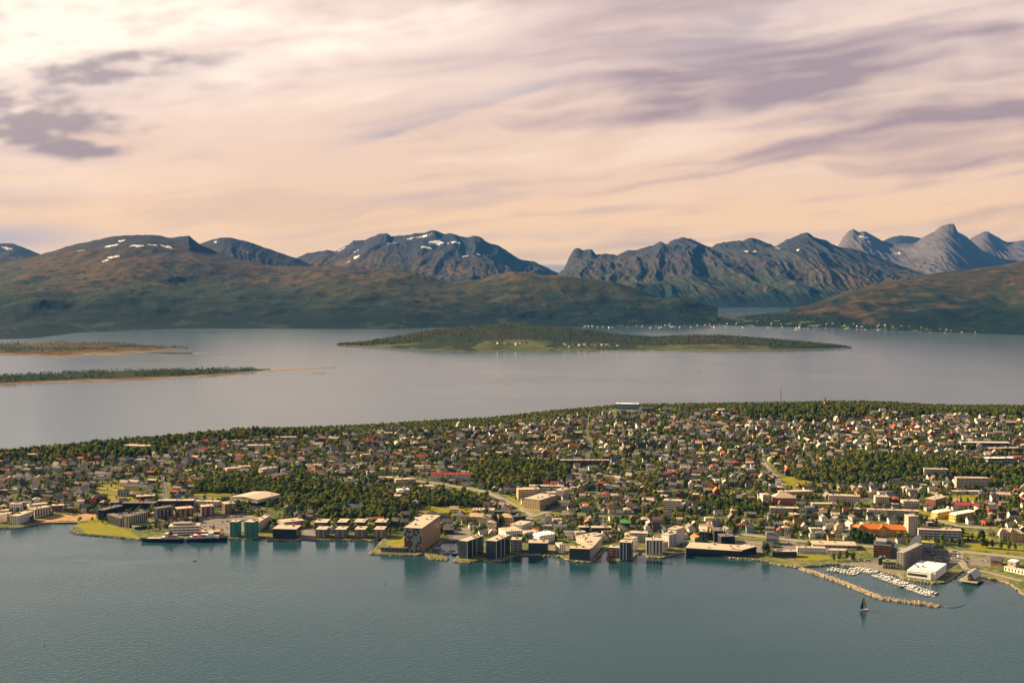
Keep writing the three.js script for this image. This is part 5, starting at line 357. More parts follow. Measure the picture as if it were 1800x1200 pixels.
// ------------------------------------------------------------------ geometry collector
class Geo {
  constructor(color = false) { this.p = []; this.n = []; this.c = color ? [] : null; this.col = [1, 1, 1]; this.m = null; }
  tri(a, b, c) {
    const q = this.m ? [a, b, c].map((v) => { const w = new THREE.Vector3(...v).applyMatrix4(this.m); return [w.x, w.y, w.z]; }) : [a, b, c];
    const ux = q[1][0] - q[0][0], uy = q[1][1] - q[0][1], uz = q[1][2] - q[0][2], vx = q[2][0] - q[0][0], vy = q[2][1] - q[0][1], vz = q[2][2] - q[0][2];
    let nx = uy * vz - uz * vy, ny = uz * vx - ux * vz, nz = ux * vy - uy * vx; const l = Math.hypot(nx, ny, nz) || 1; nx /= l; ny /= l; nz /= l;
    for (const v of q) { this.p.push(v[0], v[1], v[2]); this.n.push(nx, ny, nz); if (this.c) this.c.push(...this.col); }
    return this;
  }
  quad(a, b, c, d) { this.tri(a, b, c); return this.tri(a, c, d); }
  box(x0, x1, y0, y1, z0, z1, skip = '') {
    const A = [x0, y0, z1], B = [x1, y0, z1], C = [x1, y1, z1], D = [x0, y1, z1], E = [x0, y0, z0], F = [x1, y0, z0], G = [x1, y1, z0], I = [x0, y1, z0];
    if (!skip.includes('f')) this.quad(A, B, C, D);
    if (!skip.includes('b')) this.quad(F, E, I, G);
    if (!skip.includes('r')) this.quad(B, F, G, C);
    if (!skip.includes('l')) this.quad(E, A, D, I);
    if (!skip.includes('t')) this.quad(D, C, G, I);
    if (!skip.includes('u')) this.quad(E, F, B, A);
    return this;
  }
  prism(poly, y0, y1, bottom = true) { // poly counter-clockwise seen from above or not: both sides are drawn
    const n = poly.length, tris = THREE.ShapeUtils.triangulateShape(poly.map((p) => new THREE.Vector2(p[0], p[1])), []);
    let area = 0; for (let i = 0; i < n; i++) { const a = poly[i], b = poly[(i + 1) % n]; area += a[0] * b[1] - b[0] * a[1]; }
    const ccw = area > 0;
    for (const [a, b, c] of tris) { const T = ccw ? [c, b, a] : [c, b, a]; const P = T.map((k) => [poly[k][0], y1, poly[k][1]]);
      const cr = (P[1][2] - P[0][2]) * (P[2][0] - P[0][0]) - (P[1][0] - P[0][0]) * (P[2][2] - P[0][2]);
      if (cr > 0) this.tri(P[0], P[1], P[2]); else this.tri(P[0], P[2], P[1]);
      if (bottom) { const Q = P.map((v) => [v[0], y0, v[2]]); if (cr > 0) this.tri(Q[0], Q[2], Q[1]); else this.tri(Q[0], Q[1], Q[2]); } }
    for (let i = 0; i < n; i++) { const a = poly[i], b = poly[(i + 1) % n]; if (ccw) this.quad([b[0], y0, b[1]], [a[0], y0, a[1]], [a[0], y1, a[1]], [b[0], y1, b[1]]); else this.quad([a[0], y0, a[1]], [b[0], y0, b[1]], [b[0], y1, b[1]], [a[0], y1, a[1]]); }
    return this;
  }
  cyl(x, y0, y1, z, r0, r1, n = 8) { for (let i = 0; i < n; i++) { const a = i / n * 6.2832, b = (i + 1) / n * 6.2832, A = [x + r0 * Math.cos(a), y0, z + r0 * Math.sin(a)], B = [x + r0 * Math.cos(b), y0, z + r0 * Math.sin(b)], C = [x + r1 * Math.cos(b), y1, z + r1 * Math.sin(b)], D = [x + r1 * Math.cos(a), y1, z + r1 * Math.sin(a)]; this.quad(B, A, D, C); if (r1 > 0) this.tri([x, y1, z], C, D); } return this; }
  gable(x0, x1, z0, z1, y, h, over = 0.5, axisX = true, th = 0.3) { // two roof slopes with thickness
    if (axisX) { const zm = (z0 + z1) / 2, k = h / ((z1 - z0) / 2), a = x0 - over, b = x1 + over;
      for (const [ze, s] of [[z1 + over, 1], [z0 - over, -1]]) { const ye = y - over * k; const P = [a, ye, ze], Q = [b, ye, ze], R = [b, y + h, zm], S = [a, y + h, zm], up = (v) => [v[0], v[1] + th, v[2]]; const T = [P, Q, R, S].map(up);
        if (s > 0) { this.quad(T[0], T[1], T[2], T[3]); this.quad(Q, P, S, R); this.quad(P, Q, T[1], T[0]); this.quad(P, T[0], T[3], S); this.quad(Q, R, T[2], T[1]); }
        else { this.quad(T[1], T[0], T[3], T[2]); this.quad(P, Q, R, S); this.quad(Q, P, T[0], T[1]); this.quad(T[0], P, S, T[3]); this.quad(R, Q, T[1], T[2]); } } }
    else { const s = new Geo(); s.gable(z0, z1, x0, x1, y, h, over, true, th); for (let i = 0; i < s.p.length; i += 9) { const v = [0, 3, 6].map((o) => [s.p[i + o + 2], s.p[i + o + 1], s.p[i + o]]); this.tri(v[0], v[2], v[1]); } }
    return this;
  }
  hip(x0, x1, z0, z1, y, h, over = 0.6) { const a = x0 - over, b = x1 + over, c = z0 - over, d = z1 + over, k = Math.min((b - a), (d - c)) / 2, xm0 = a + k, xm1 = b - k, zm = (c + d) / 2, yy = y - 0.1;
    const R0 = [Math.min(xm0, (a + b) / 2), y + h, zm], R1 = [Math.max(xm1, (a + b) / 2), y + h, zm];
    this.quad([a, yy, d], [b, yy, d], R1, R0); this.quad([b, yy, c], [a, yy, c], R0, R1); this.tri([b, yy, d], [b, yy, c], R1); this.tri([a, yy, c], [a, yy, d], R0); return this.quad([a, yy, c], [b, yy, c], [b, yy, d], [a, yy, d]); }
  build() { const g = new THREE.BufferGeometry(); g.setAttribute('position', new THREE.Float32BufferAttribute(this.p, 3)); g.setAttribute('normal', new THREE.Float32BufferAttribute(this.n, 3)); if (this.c) g.setAttribute('color', new THREE.Float32BufferAttribute(this.c, 3)); return g; }
  get empty() { return !this.p.length; }
}
const used = new Map();
function numbered(n) { const k = used.get(n) || 0; used.set(n, k + 1); return k ? n + '_' + String(k).padStart(3, '0') : n; }
function part(name, g, m, parent) { const o = new THREE.Mesh(g instanceof Geo ? g.build() : g, m); o.name = name; o.castShadow = o.receiveShadow = true; parent.add(o); return o; }
function stuffPart(name, g, m, parent) { const o = part(name, g, m, parent); o.userData.kind = 'stuff'; return o; }
function thing(name, label, category, x, y, z, ry = 0, group) { const o = new THREE.Group(); o.name = numbered(name); o.position.set(x, y, z); o.rotation.y = ry; o.userData = { label, category }; if (group) o.userData.group = group; scene.add(o); return o; }
function struct(name, g, m) { const o = new THREE.Mesh(g instanceof Geo ? g.build() : g, m); o.name = numbered(name); o.userData.kind = 'structure'; o.castShadow = o.receiveShadow = true; scene.add(o); return o; }

// ------------------------------------------------------------------ water
{
  const N = 1024, bump = new Uint8Array(N * N * 4), ruf = new Uint8Array(N * N * 4);
  const wrapN = (x, y, px, py, f) => { // noise that repeats
    const a = f(x, y), b = f(x - px, y), c = f(x, y - py), d = f(x - px, y - py), u = x / px, v = y / py; return lerp(lerp(a, b, u), lerp(c, d, u), v); };
  for (let j = 0; j < N; j++) for (let i = 0; i < N; i++) {
    const b = wrapN(i / 16, j / 11, N / 16, N / 11, (x, y) => noise(x, y) * 0.55 + noise(x * 2.3 + 7, y * 2.1) * 0.45), k = (j * N + i) * 4, v = clamp(0.5 + b * 0.5) * 255;
    bump[k] = bump[k + 1] = bump[k + 2] = v; bump[k + 3] = 255;
    const s = wrapN(i / 160, j / 70, N / 160, N / 70, (x, y) => fbm(x + 0.6 * fbm(x * 1.3, y * 1.3, 2), y, 4));
    const lines = wrapN(i / 210, j / 120, N / 210, N / 120, (x, y) => 1 - Math.abs(fbm(x + 3, y + 0.8 * noise(x * 0.7, y * 0.7), 4)) * 13);
    const r = clamp(0.5 + s * 0.9 - 0.35 * clamp(lines)) * 255;
    ruf[k] = ruf[k + 1] = ruf[k + 2] = r; ruf[k + 3] = 255;
  }
  const tx = (d, rep) => { const t = new THREE.DataTexture(d, N, N); t.wrapS = t.wrapT = THREE.RepeatWrapping; t.magFilter = THREE.LinearFilter; t.repeat.set(1 / rep, 1 / rep); t.needsUpdate = true; return t; };
  const m = new THREE.MeshPhysicalMaterial({ color: lin(0.01, 0.042, 0.05), roughness: 0.3, ior: 1.33, bumpMap: tx(bump, 420), bumpScale: 0.4, roughnessMap: tx(ruf, 2600) });
  m.name = 'sea_water';
  const rf = new Uint8Array(N * N * 4); for (let k = 0; k < rf.length; k++) rf[k] = 190 + (ruf[k] - 128) * 0.22; const far = new THREE.MeshPhysicalMaterial({ color: lin(0.01, 0.042, 0.05), roughness: 0.2, ior: 1.33, bumpMap: tx(bump, 420), bumpScale: 0.05, roughnessMap: tx(rf, 5200) }); far.name = 'sea_water_open';
  for (const [x0, x1, z0, z1, mm] of [[-16000, 16000, 1200, -2700, m], [-16000, 16000, -2700, -30000, far]]) {
  const g = new THREE.BufferGeometry();
  const nx = 16, nz = 16, P = [], U = [], I = [];
  for (let j = 0; j <= nz; j++) for (let i = 0; i <= nx; i++) { const x = lerp(x0, x1, i / nx), z = lerp(z0, z1, j / nz); P.push(x, 0, z); U.push(x, z); }
  for (let j = 0; j < nz; j++) for (let i = 0; i < nx; i++) { const a = j * (nx + 1) + i, b = a + 1, c = a + nx + 1, d = c + 1; I.push(a, b, c, b, d, c); }
  g.setAttribute('position', new THREE.Float32BufferAttribute(P, 3)); g.setAttribute('uv', new THREE.Float32BufferAttribute(U, 2)); g.setIndex(I); g.computeVertexNormals();
  const o = struct('water', g, mm); o.castShadow = false; }
}

// ------------------------------------------------------------------ mountains, hills and islands
const SURF = {
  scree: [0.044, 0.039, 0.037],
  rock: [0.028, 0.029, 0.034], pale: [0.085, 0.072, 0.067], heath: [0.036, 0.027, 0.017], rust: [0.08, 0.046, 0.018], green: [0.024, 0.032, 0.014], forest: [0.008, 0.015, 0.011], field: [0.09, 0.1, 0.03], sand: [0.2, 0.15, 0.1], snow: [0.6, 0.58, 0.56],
};
const mixc = (a, b, t) => [lerp(a[0], b[0], t), lerp(a[1], b[1], t), lerp(a[2], b[2], t)];
const islandTop = [];
for (const L of MOUNTAINS) {
  const { cols, kind, cw, rw, amp, back, snow } = L, nf = rw, nb = Math.max(6, Math.round(rw * 0.25)), nr = nf + nb, n = cols.length;
  const P = new Float32Array((cw + 1) * (nr + 1) * 3), T = new Float32Array((cw + 1) * (nr + 1));
  const crag = kind === 'crag' || kind === 'palecrag', isl = kind.startsWith('isle'), flat = isl || kind === 'low';
  const sm = cols.map((c, i) => { let a = 0, w = 0; const R = Math.max(2, Math.round(n * 0.08)); for (let k = -R; k <= R; k++) { const q = cols[clamp(i + k, 0, n - 1)], g = Math.exp(-2 * (k / R) ** 2); a += q[5] * g; w += g; } return a / w; });
  const smAt = (s) => { const f = clamp(s) * (n - 1), i = Math.min(n - 2, Math.floor(f)); return lerp(sm[i], sm[i + 1], f - i); };
  const at = (s) => { const f = clamp(s) * (n - 1), i = Math.min(n - 2, Math.floor(f)), t = f - i; return cols[i].map((v, k) => lerp(v, cols[i + 1][k], t)); };
  for (let i = 0; i <= cw; i++) {
    const s = i / cw, c = at(s);
    for (let j = 0; j <= nr; j++) {
      let t, X, Z, Y;
      if (j <= nf) { t = j / nf; X = lerp(c[0], c[3], t); Z = lerp(c[1], c[4], t); const sw = flat ? 0 : 0.035 * (1 - t) * fbm(s * 9, t * 3 + 7, 3), E = flat ? c[5] : lerp(smAt(s + sw), c[5], sstep(t, 0.78, 1)); Y = lerp(c[2], E, Math.pow(t, flat ? 0.8 : 1.15)); }
      else { t = 1 + (j - nf) / nb; const b = t - 1, k = 1 + b * back / c[4]; X = c[3] * k; Z = c[4] + b * back; Y = c[5] - (c[5] + 30) * b * b; }
      const env = t < 1 ? Math.min(1, t * 4) * (0.25 + 0.75 * Math.min(1, (1 - t) * 5)) : 0.4;
      let h;
      if (crag) { const rb = ridged(X / 430 + 0.9 * fbm(X / 1300, Z / 2600, 3), Z / 5200, 5), rc = ridged(X / 110 + 5 + fbm(X / 300, Z / 600, 2), Z / 1500, 4); h = fbm(X / 1700, Z / 1700, 5) * 0.7 + rb * 0.62 + rc * 0.13; }
      else if (flat) h = fbm(X / 290, Z / 290, 5) * 1.1;
      else if (kind === 'rock') h = fbm(X / 1800, Z / 1800, 4) * 0.8 + ridged(X / 620 + 0.8 * fbm(X / 1200, Z / 2500, 3), Z / 4200, 5) * 0.6 + ridged(X / 130, Z / 1200, 4) * 0.1;
      else h = fbm(X / 2300 + 4, Z / 2300, 3) * 1.5 + fbm(X / 520, Z / 700, 6) * 0.36 + 0.26 * ridged(X / 420, Z / 620, 6);
      Y += amp * h * env * (t > 1 ? 1 : 1) + (t >= 0.98 && !flat ? amp * 0.10 * fbm(X / 90, 3.3, 4) : 0);
      const o = (i * (nr + 1) + j); P[o * 3] = X; P[o * 3 + 1] = Y; P[o * 3 + 2] = -Z; T[o] = t;
    }
  }
  const I = new Uint32Array(cw * nr * 6); let q = 0;
  for (let i = 0; i < cw; i++) for (let j = 0; j < nr; j++) { const a = i * (nr + 1) + j, b = a + nr + 1; I[q++] = a; I[q++] = b; I[q++] = a + 1; I[q++] = b; I[q++] = b + 1; I[q++] = a + 1; }
  const g = new THREE.BufferGeometry();
  g.setAttribute('position', new THREE.BufferAttribute(P, 3)); g.setIndex(new THREE.BufferAttribute(I, 1)); g.computeVertexNormals();
  const C = new Float32Array(P.length);
  for (let o = 0; o < T.length; o++) {
    const X = P[o * 3], Y = P[o * 3 + 1], Z = -P[o * 3 + 2], t = T[o];
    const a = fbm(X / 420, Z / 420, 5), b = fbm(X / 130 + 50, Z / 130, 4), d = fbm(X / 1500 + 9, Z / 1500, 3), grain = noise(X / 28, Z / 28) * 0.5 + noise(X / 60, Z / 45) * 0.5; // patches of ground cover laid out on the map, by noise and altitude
    let c;
    if (isl) {
      const w = Y + 6 * b;
      c = kind === 'isle3' ? mixc(SURF.rust, SURF.green, sstep(a + b * 0.5, -0.05, 0.25)) : mixc(SURF.green, SURF.heath, sstep(a, -0.2, 0.3));
      if (kind === 'isle' && t < 0.36 && a + 0.4 * b > -0.12) c = mixc(SURF.field, SURF.green, clamp(0.4 + b));
      if (Y < (kind === 'isle2' ? 2.3 : 1.3) + b * 2) c = mixc(SURF.sand, SURF.rust, clamp(0.5 + b));
    } else if (kind === 'low') {
      c = mixc(SURF.forest, SURF.heath, sstep(a + b * 0.6 + (Y - 30) / 90, -0.05, 0.5));
      if (b > 0.28 && Y < 40) c = SURF.field;
    } else {
      const alt = Y + 160 * a + 70 * b;
      c = mixc(SURF.forest, SURF.green, sstep(alt, 60, 240));
      const heath = mixc(SURF.heath, SURF.rust, sstep(b * 1.4 + d + 0.5 * grain, -0.05, 0.4));
      c = mixc(c, heath, sstep(alt + 220 * d, kind === 'brownhill' ? 60 : 110, kind === 'brownhill' ? 260 : 420) * (0.55 + 0.45 * clamp(0.5 + 2 * b)));
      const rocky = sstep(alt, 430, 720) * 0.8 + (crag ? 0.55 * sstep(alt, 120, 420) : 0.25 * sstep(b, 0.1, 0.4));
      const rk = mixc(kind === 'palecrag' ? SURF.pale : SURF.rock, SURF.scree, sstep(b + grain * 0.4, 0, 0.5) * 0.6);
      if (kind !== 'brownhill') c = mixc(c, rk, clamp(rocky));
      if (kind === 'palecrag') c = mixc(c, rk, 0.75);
      if (Y < 30 + 40 * b && kind === 'heath') c = a > 0.15 && b > -0.05 ? SURF.green : SURF.forest;
      if (grain - b > 0.45 && alt < 420) c = SURF.forest; // birch groves
    }
    for (const [sx, sw, stt, sh] of snow) { const e = Math.hypot((X - sx) / sw / 1.15, (t - stt) / sh / 0.8) + fbm(X / 60, Z / 90, 4) * 1.8; if (e < 0.8) c = SURF.snow; }
    C[o * 3] = c[0]; C[o * 3 + 1] = c[1]; C[o * 3 + 2] = c[2];
  }
  g.setAttribute('color', new THREE.BufferAttribute(C, 3));
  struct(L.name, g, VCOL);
  if (isl || kind === 'low') islandTop.push({ L, P, T, nr, cw, nf });
}
for (const s of MISC.sandbars) { const g = new Geo(true); g.col = [0.24, 0.18, 0.12]; g.prism(s, -1, 0.7, false); struct('sandbar', g, VCOL); }
console.log('mountains done');

// ------------------------------------------------------------------ town ground
const GX0 = -1700, GX1 = 1900, GZ0 = 1640, GZ1 = 4000;
let groundMat;
{
  const N = 2048, cv = document.createElement('canvas'); cv.width = N; cv.height = N; const ctx = cv.getContext('2d');
  const px = (x) => (x - GX0) / (GX1 - GX0) * N, pz = (z) => (-z - GZ0) / (GZ1 - GZ0) * N;
  const img = ctx.createImageData(N, N), d = img.data, s8 = (v) => 255 * Math.pow(clamp(v), 1 / 2.2);
  for (let j = 0; j < N; j++) for (let i = 0; i < N; i++) {
    const X = lerp(GX0, GX1, i / N), Z = lerp(GZ0, GZ1, j / N), a = fbm(X / 60, Z / 60, 4), b = fbm(X / 9, Z / 9, 3), k = (j * N + i) * 4;
    let c = mixc([0.075, 0.098, 0.022], [0.15, 0.145, 0.032], sstep(a + 0.6 * b, -0.2, 0.35));
    if (b > 0.2) c = mixc([0.14, 0.125, 0.11], [0.22, 0.18, 0.13], clamp(0.5 + a));
    if (b < -0.3) c = [0.035, 0.045, 0.018];
    d[k] = s8(c[0]); d[k + 1] = s8(c[1]); d[k + 2] = s8(c[2]); d[k + 3] = 255;
  }
  ctx.putImageData(img, 0, 0);
  const r = rng(3);
  const fill = (polys, list) => { for (const p of polys) { ctx.save(); ctx.beginPath(); p.forEach((v, i) => (i ? ctx.lineTo(px(v[0]), pz(v[1])) : ctx.moveTo(px(v[0]), pz(v[1])))); ctx.closePath(); ctx.clip();
    let x0 = 1e9, x1 = -1e9, z0 = 1e9, z1 = -1e9; for (const v of p) { x0 = Math.min(x0, px(v[0])); x1 = Math.max(x1, px(v[0])); z0 = Math.min(z0, pz(v[1])); z1 = Math.max(z1, pz(v[1])); }
    ctx.fillStyle = list[0]; ctx.fillRect(x0, z0, x1 - x0, z1 - z0);
    for (let i = 0; i < (x1 - x0) * (z1 - z0) / 18; i++) { ctx.fillStyle = list[1 + Math.floor(r() * (list.length - 1))]; ctx.globalAlpha = 0.35; ctx.fillRect(lerp(x0, x1, r()), lerp(z0, z1, r()), 2 + 5 * r(), 1 + 3 * r()); } ctx.restore(); } };
  fill(ZONES.paved, ['rgb(120,112,104)', 'rgb(98,94,90)', 'rgb(140,128,112)', 'rgb(84,82,80)']);
  fill(ZONES.lawn, ['rgb(118,114,36)', 'rgb(94,102,32)', 'rgb(142,130,46)', 'rgb(80,88,30)', 'rgb(126,106,50)']);
  fill(ZONES.beach, ['rgb(160,128,92)', 'rgb(140,110,78)', 'rgb(176,146,108)', 'rgb(120,98,74)']);
  fill(ZONES.forest, ['rgb(48,56,26)', 'rgb(60,66,30)', 'rgb(38,46,22)', 'rgb(72,72,34)']);
  const t = new THREE.CanvasTexture(cv); t.colorSpace = THREE.SRGBColorSpace; t.flipY = false; t.wrapS = t.wrapT = THREE.ClampToEdgeWrapping; t.magFilter = THREE.LinearFilter;
  groundMat = new THREE.MeshPhysicalMaterial({ map: t, roughness: 1, specularIntensity: 0.08 }); groundMat.name = 'town_ground';
}
const groundUV = (X, Z) => [(X - GX0) / (GX1 - GX0), (Z - GZ0) / (GZ1 - GZ0)];
{
  const nx = 300, nz = 200, P = [], U = [], I = [];
  for (let j = 0; j <= nz; j++) for (let i = 0; i <= nx; i++) { const X = lerp(GX0, GX1, i / nx), zs = interp(SHORE, X, 1), Z = lerp(zs + 2, GZ1, j / nz); P.push(X, terrain(X, Z), -Z); U.push(...groundUV(X, Z)); }
  for (let j = 0; j < nz; j++) for (let i = 0; i < nx; i++) { const a = j * (nx + 1) + i, b = a + 1, c = a + nx + 1, d = c + 1; I.push(a, b, c, b, d, c); }
  const g = new THREE.BufferGeometry(); g.setAttribute('position', new THREE.Float32BufferAttribute(P, 3)); g.setAttribute('uv', new THREE.Float32BufferAttribute(U, 2)); g.setIndex(I); g.computeVertexNormals();
  struct('ground', g, groundMat);
  const lg = new Geo(); lg.prism(MISC.land, -3, 2.2, false);
  const geo = lg.build(), uv = [], p = geo.attributes.position.array; for (let i = 0; i < p.length; i += 3) uv.push(...groundUV(p[i], -p[i + 2])); geo.setAttribute('uv', new THREE.Float32BufferAttribute(uv, 2));
  struct('quay', geo, groundMat);
}
// riprap stones along the shore and the breakwater: too many to count
const stoneGeo = (() => { const g = new THREE.IcosahedronGeometry(1, 1), p = g.attributes.position, r = rng(4); const mp = new Map(); for (let i = 0; i < p.count; i++) { const k = [p.getX(i), p.getY(i), p.getZ(i)].map((v) => v.toFixed(3)).join(); if (!mp.has(k)) mp.set(k, 0.75 + 0.5 * r()); const s = mp.get(k); p.setXYZ(i, p.getX(i) * s, p.getY(i) * s, p.getZ(i) * s); } g.computeVertexNormals(); return g; })();
const STONE = new THREE.MeshPhysicalMaterial({ color: 0xffffff, roughness: 1, specularIntensity: 0.15 }); STONE.name = 'shore_rock';
function scatter(name, geo, m, list, kind = 'stuff') { const o = new THREE.InstancedMesh(geo, m, list.length), M = new THREE.Matrix4(), Q = new THREE.Quaternion(), E = new THREE.Euler(), c = new THREE.Color(); list.forEach((v, i) => { E.set(v.rx || 0, v.ry || 0, v.rz || 0); Q.setFromEuler(E); M.compose(new THREE.Vector3(v.x, v.y, v.z), Q, new THREE.Vector3(v.sx, v.sy, v.sz)); o.setMatrixAt(i, M); o.setColorAt(i, c.setRGB(...v.c)); }); o.name = numbered(name); o.userData.kind = kind; o.castShadow = o.receiveShadow = true; scene.add(o); return o; }
{
  const r = rng(21), list = [];
  const along = (pts, w, y0, y1, step, size) => { for (let i = 0; i + 1 < pts.length; i++) { const a = pts[i], b = pts[i + 1], L = Math.hypot(b[0] - a[0], b[1] - a[1]); for (let s = 0; s < L; s += step) { const t = s / L, o = (r() - 0.5) * w, nx = -(b[1] - a[1]) / L, nz = (b[0] - a[0]) / L, k = size * (0.6 + r() * 0.9), g = 0.55 + 0.6 * r(); list.push({ x: lerp(a[0], b[0], t) + nx * o, z: lerp(a[1], b[1], t) + nz * o, y: lerp(y0, y1, r()), sx: k, sy: k * 0.75, sz: k, ry: r() * 6, rx: r(), c: [0.36 * g, 0.29 * g, 0.2 * g] }); } } };
  along(MISC.land.slice(1, -3), 3.2, -0.2, 1.9, 0.8, 1.0);
  along(MISC.breakwater, 11, 0, 2.2, 0.3, 1.0);
  scatter('riprap', stoneGeo, STONE, list);
  // breakwater body
  const bw = MISC.breakwater, g = new Geo(true); let prev = null;
  for (let i = 0; i < bw.length; i++) { const a = bw[Math.max(0, i - 1)], b = bw[Math.min(bw.length - 1, i + 1)], L = Math.hypot(b[0] - a[0], b[1] - a[1]), nx = -(b[1] - a[1]) / L, nz = (b[0] - a[0]) / L; const s = [[-7.5, -2], [-2, 2.5], [2, 2.5], [7.5, -2]].map(([o, y]) => [bw[i][0] + nx * o, y, bw[i][1] + nz * o]); if (prev) for (let k = 0; k < 3; k++) { g.col = k === 1 ? (i > 4 ? [0.14, 0.12, 0.03] : [0.3, 0.24, 0.16]) : [0.2, 0.16, 0.11]; g.quad(prev[k], s[k], s[k + 1], prev[k + 1]); } prev = s; }
  const w = thing('breakwater', 'stone breakwater with a grassy outer arm sheltering the marina', 'breakwater', 0, 0, 0); part('stone_bank', g, VCOL, w);
}
// roads draped on the slope
{ // side streets along and across the slope
  const hit = (x, z) => BUILDINGS.some((b) => Math.hypot(b[1] - Math.sin(b[3]) * b[5] / 2 - x, b[2] - Math.cos(b[3]) * b[5] / 2 - z) < Math.max(b[4], b[5]) / 2 + 6);
  const lay = (pts) => { let run = []; for (const p of [...pts, null]) { if (p && !hit(p[0], p[1])) run.push(p); else { if (run.length > 2) MISC.roads.push([5, run]); run = []; } } };
  const place = (X, t) => { const zs = interp(SHORE, X, 1), zr = interp(RIDGE, X, 1); return -(zs + t * (zr - zs)); };
  for (const t of [0.16, 0.3, 0.44, 0.58, 0.72, 0.86]) { const l = []; for (let X = -1080; X < 1250; X += 35) l.push([X, place(X, t) + 14 * noise(X / 170, t * 40)]); lay(l); }
  for (const X0 of [-640, 150, 560, 960]) { const l = []; for (let t = 0.1; t < 0.92; t += 0.035) { const X = X0 * (0.9 + 0.2 * t) + 18 * noise(t * 5, X0); l.push([X, place(X, t)]); } lay(l); }
}
for (const [w, pts] of MISC.roads) {
  const g = new Geo(true), k = new Geo(true); g.col = w === 5 ? [0.1, 0.095, 0.088] : [0.24, 0.205, 0.165]; k.col = w === 5 ? [0.17, 0.155, 0.135] : [0.36, 0.32, 0.27];
  const fine = []; for (let i = 0; i + 1 < pts.length; i++) { const a = pts[i], b = pts[i + 1], L = Math.hypot(b[0] - a[0], b[1] - a[1]), n = Math.max(1, Math.round(L / 10)); for (let s = 0; s < n; s++) fine.push([lerp(a[0], b[0], s / n), lerp(a[1], b[1], s / n)]); } fine.push(pts[pts.length - 1]);
  let prev = null;
  fine.forEach((p, i) => { const a = fine[Math.max(0, i - 1)], b = fine[Math.min(fine.length - 1, i + 1)], L = Math.hypot(b[0] - a[0], b[1] - a[1]) || 1, nx = -(b[1] - a[1]) / L, nz = (b[0] - a[0]) / L; const y = (o) => ground(p[0] + nx * o, -(p[1] + nz * o)) + 0.35; const s = [-w / 2, w / 2].map((o) => [p[0] + nx * o, y(o), p[1] + nz * o]), e = [w / 2, w / 2 + 1.8].map((o) => [p[0] + nx * o, y(o) + 0.14, p[1] + nz * o]); if (prev) { g.quad(prev[0][0], s[0], s[1], prev[0][1]); k.quad(prev[1][0], e[0], e[1], prev[1][1]); } prev = [s, e]; });
  struct('road', g, VCOL); struct('pavement', k, VCOL);
}
console.log('ground done');

// ------------------------------------------------------------------ buildings of the town, one by one
function windows(g, L, d, y0, h, fl, style, sill = 0) {
  const fh = h / fl, W0 = 0.14;
  const row = (n, place) => { for (let f = 0; f < fl; f++) for (let i = 0; i < n; i++) place(f, i); };
  if (style === 'plain') { if (fl > 0) { const n = Math.max(1, Math.floor(L / 9)); for (let i = 0; i < n; i++) { const x = -L / 2 + L * (i + 0.5) / n; g.box(x - 0.9, x + 0.9, y0 + h * 0.5, y0 + h * 0.72, -0.05, W0, 'b'); } } return; }
  if (style === 'band') { for (let f = 0; f < fl; f++) { const a = y0 + f * fh + fh * 0.38, b = y0 + f * fh + fh * 0.8; const n = Math.max(1, Math.round(L / 7)); for (let i = 0; i < n; i++) { const x = -L / 2 + L * i / n; g.box(x + 0.35, x + L / n - 0.35, a, b, -0.05, W0, 'b'); } g.box(L / 2 - 0.05, L / 2 + W0, a, b, -d + 1, -1, 'l'); g.box(-L / 2 - W0, -L / 2 + 0.05, a, b, -d + 1, -1, 'r'); } return; }
  if (style === 'glass') { const n = Math.max(1, Math.round(L / 3.4)); row(n, (f, i) => { const x = -L / 2 + L * i / n; g.box(x + 0.2, x + L / n - 0.2, y0 + f * fh + 0.5, y0 + (f + 1) * fh - 0.25, -0.05, W0, 'b'); }); const m = Math.max(1, Math.round(d / 4)); row(m, (f, i) => { const z = -d * i / m; for (const s of [1, -1]) g.box(s > 0 ? L / 2 - 0.05 : -L / 2 - W0, s > 0 ? L / 2 + W0 : -L / 2 + 0.05, y0 + f * fh + 0.5, y0 + (f + 1) * fh - 0.3, z - d / m + 0.3, z - 0.3, s > 0 ? 'l' : 'r'); }); return; }
  if (style === 'strip') { const n = Math.max(2, Math.round(L / 5)); for (let i = 0; i < n; i++) { const x = -L / 2 + L * (i + 0.5) / n; g.box(x - 1.1, x + 1.1, y0 + 1, y0 + h - 0.9, -0.05, W0, 'b'); } const m = Math.max(1, Math.round(d / 6)); for (let i = 0; i < m; i++) { const z = -d * (i + 0.5) / m; for (const s of [1, -1]) g.box(s > 0 ? L / 2 - 0.05 : -L / 2 - W0, s > 0 ? L / 2 + W0 : -L / 2 + 0.05, y0 + 1, y0 + h - 0.9, z - 1, z + 1, s > 0 ? 'l' : 'r'); } return; }
  const bay = style === 'tower' ? 4.2 : 3.3, n = Math.max(1, Math.floor(L / bay)), m = Math.max(1, Math.floor(d / bay)), ww = style === 'balc' ? 1.1 : 0.75;
  row(n, (f, i) => { const x = -L / 2 + L * (i + 0.5) / n; g.box(x - ww, x + ww, y0 + f * fh + fh * 0.3, y0 + f * fh + fh * 0.82, -0.05, W0, 'b'); });
  row(m, (f, i) => { const z = -d * (i + 0.5) / m; for (const s of [1, -1]) g.box(s > 0 ? L / 2 - 0.05 : -L / 2 - W0, s > 0 ? L / 2 + W0 : -L / 2 + 0.05, y0 + f * fh + fh * 0.3, y0 + f * fh + fh * 0.82, z - 0.8, z + 0.8, s > 0 ? 'l' : 'r'); });
}
const footprints = [];
const bRnd = rng(77);
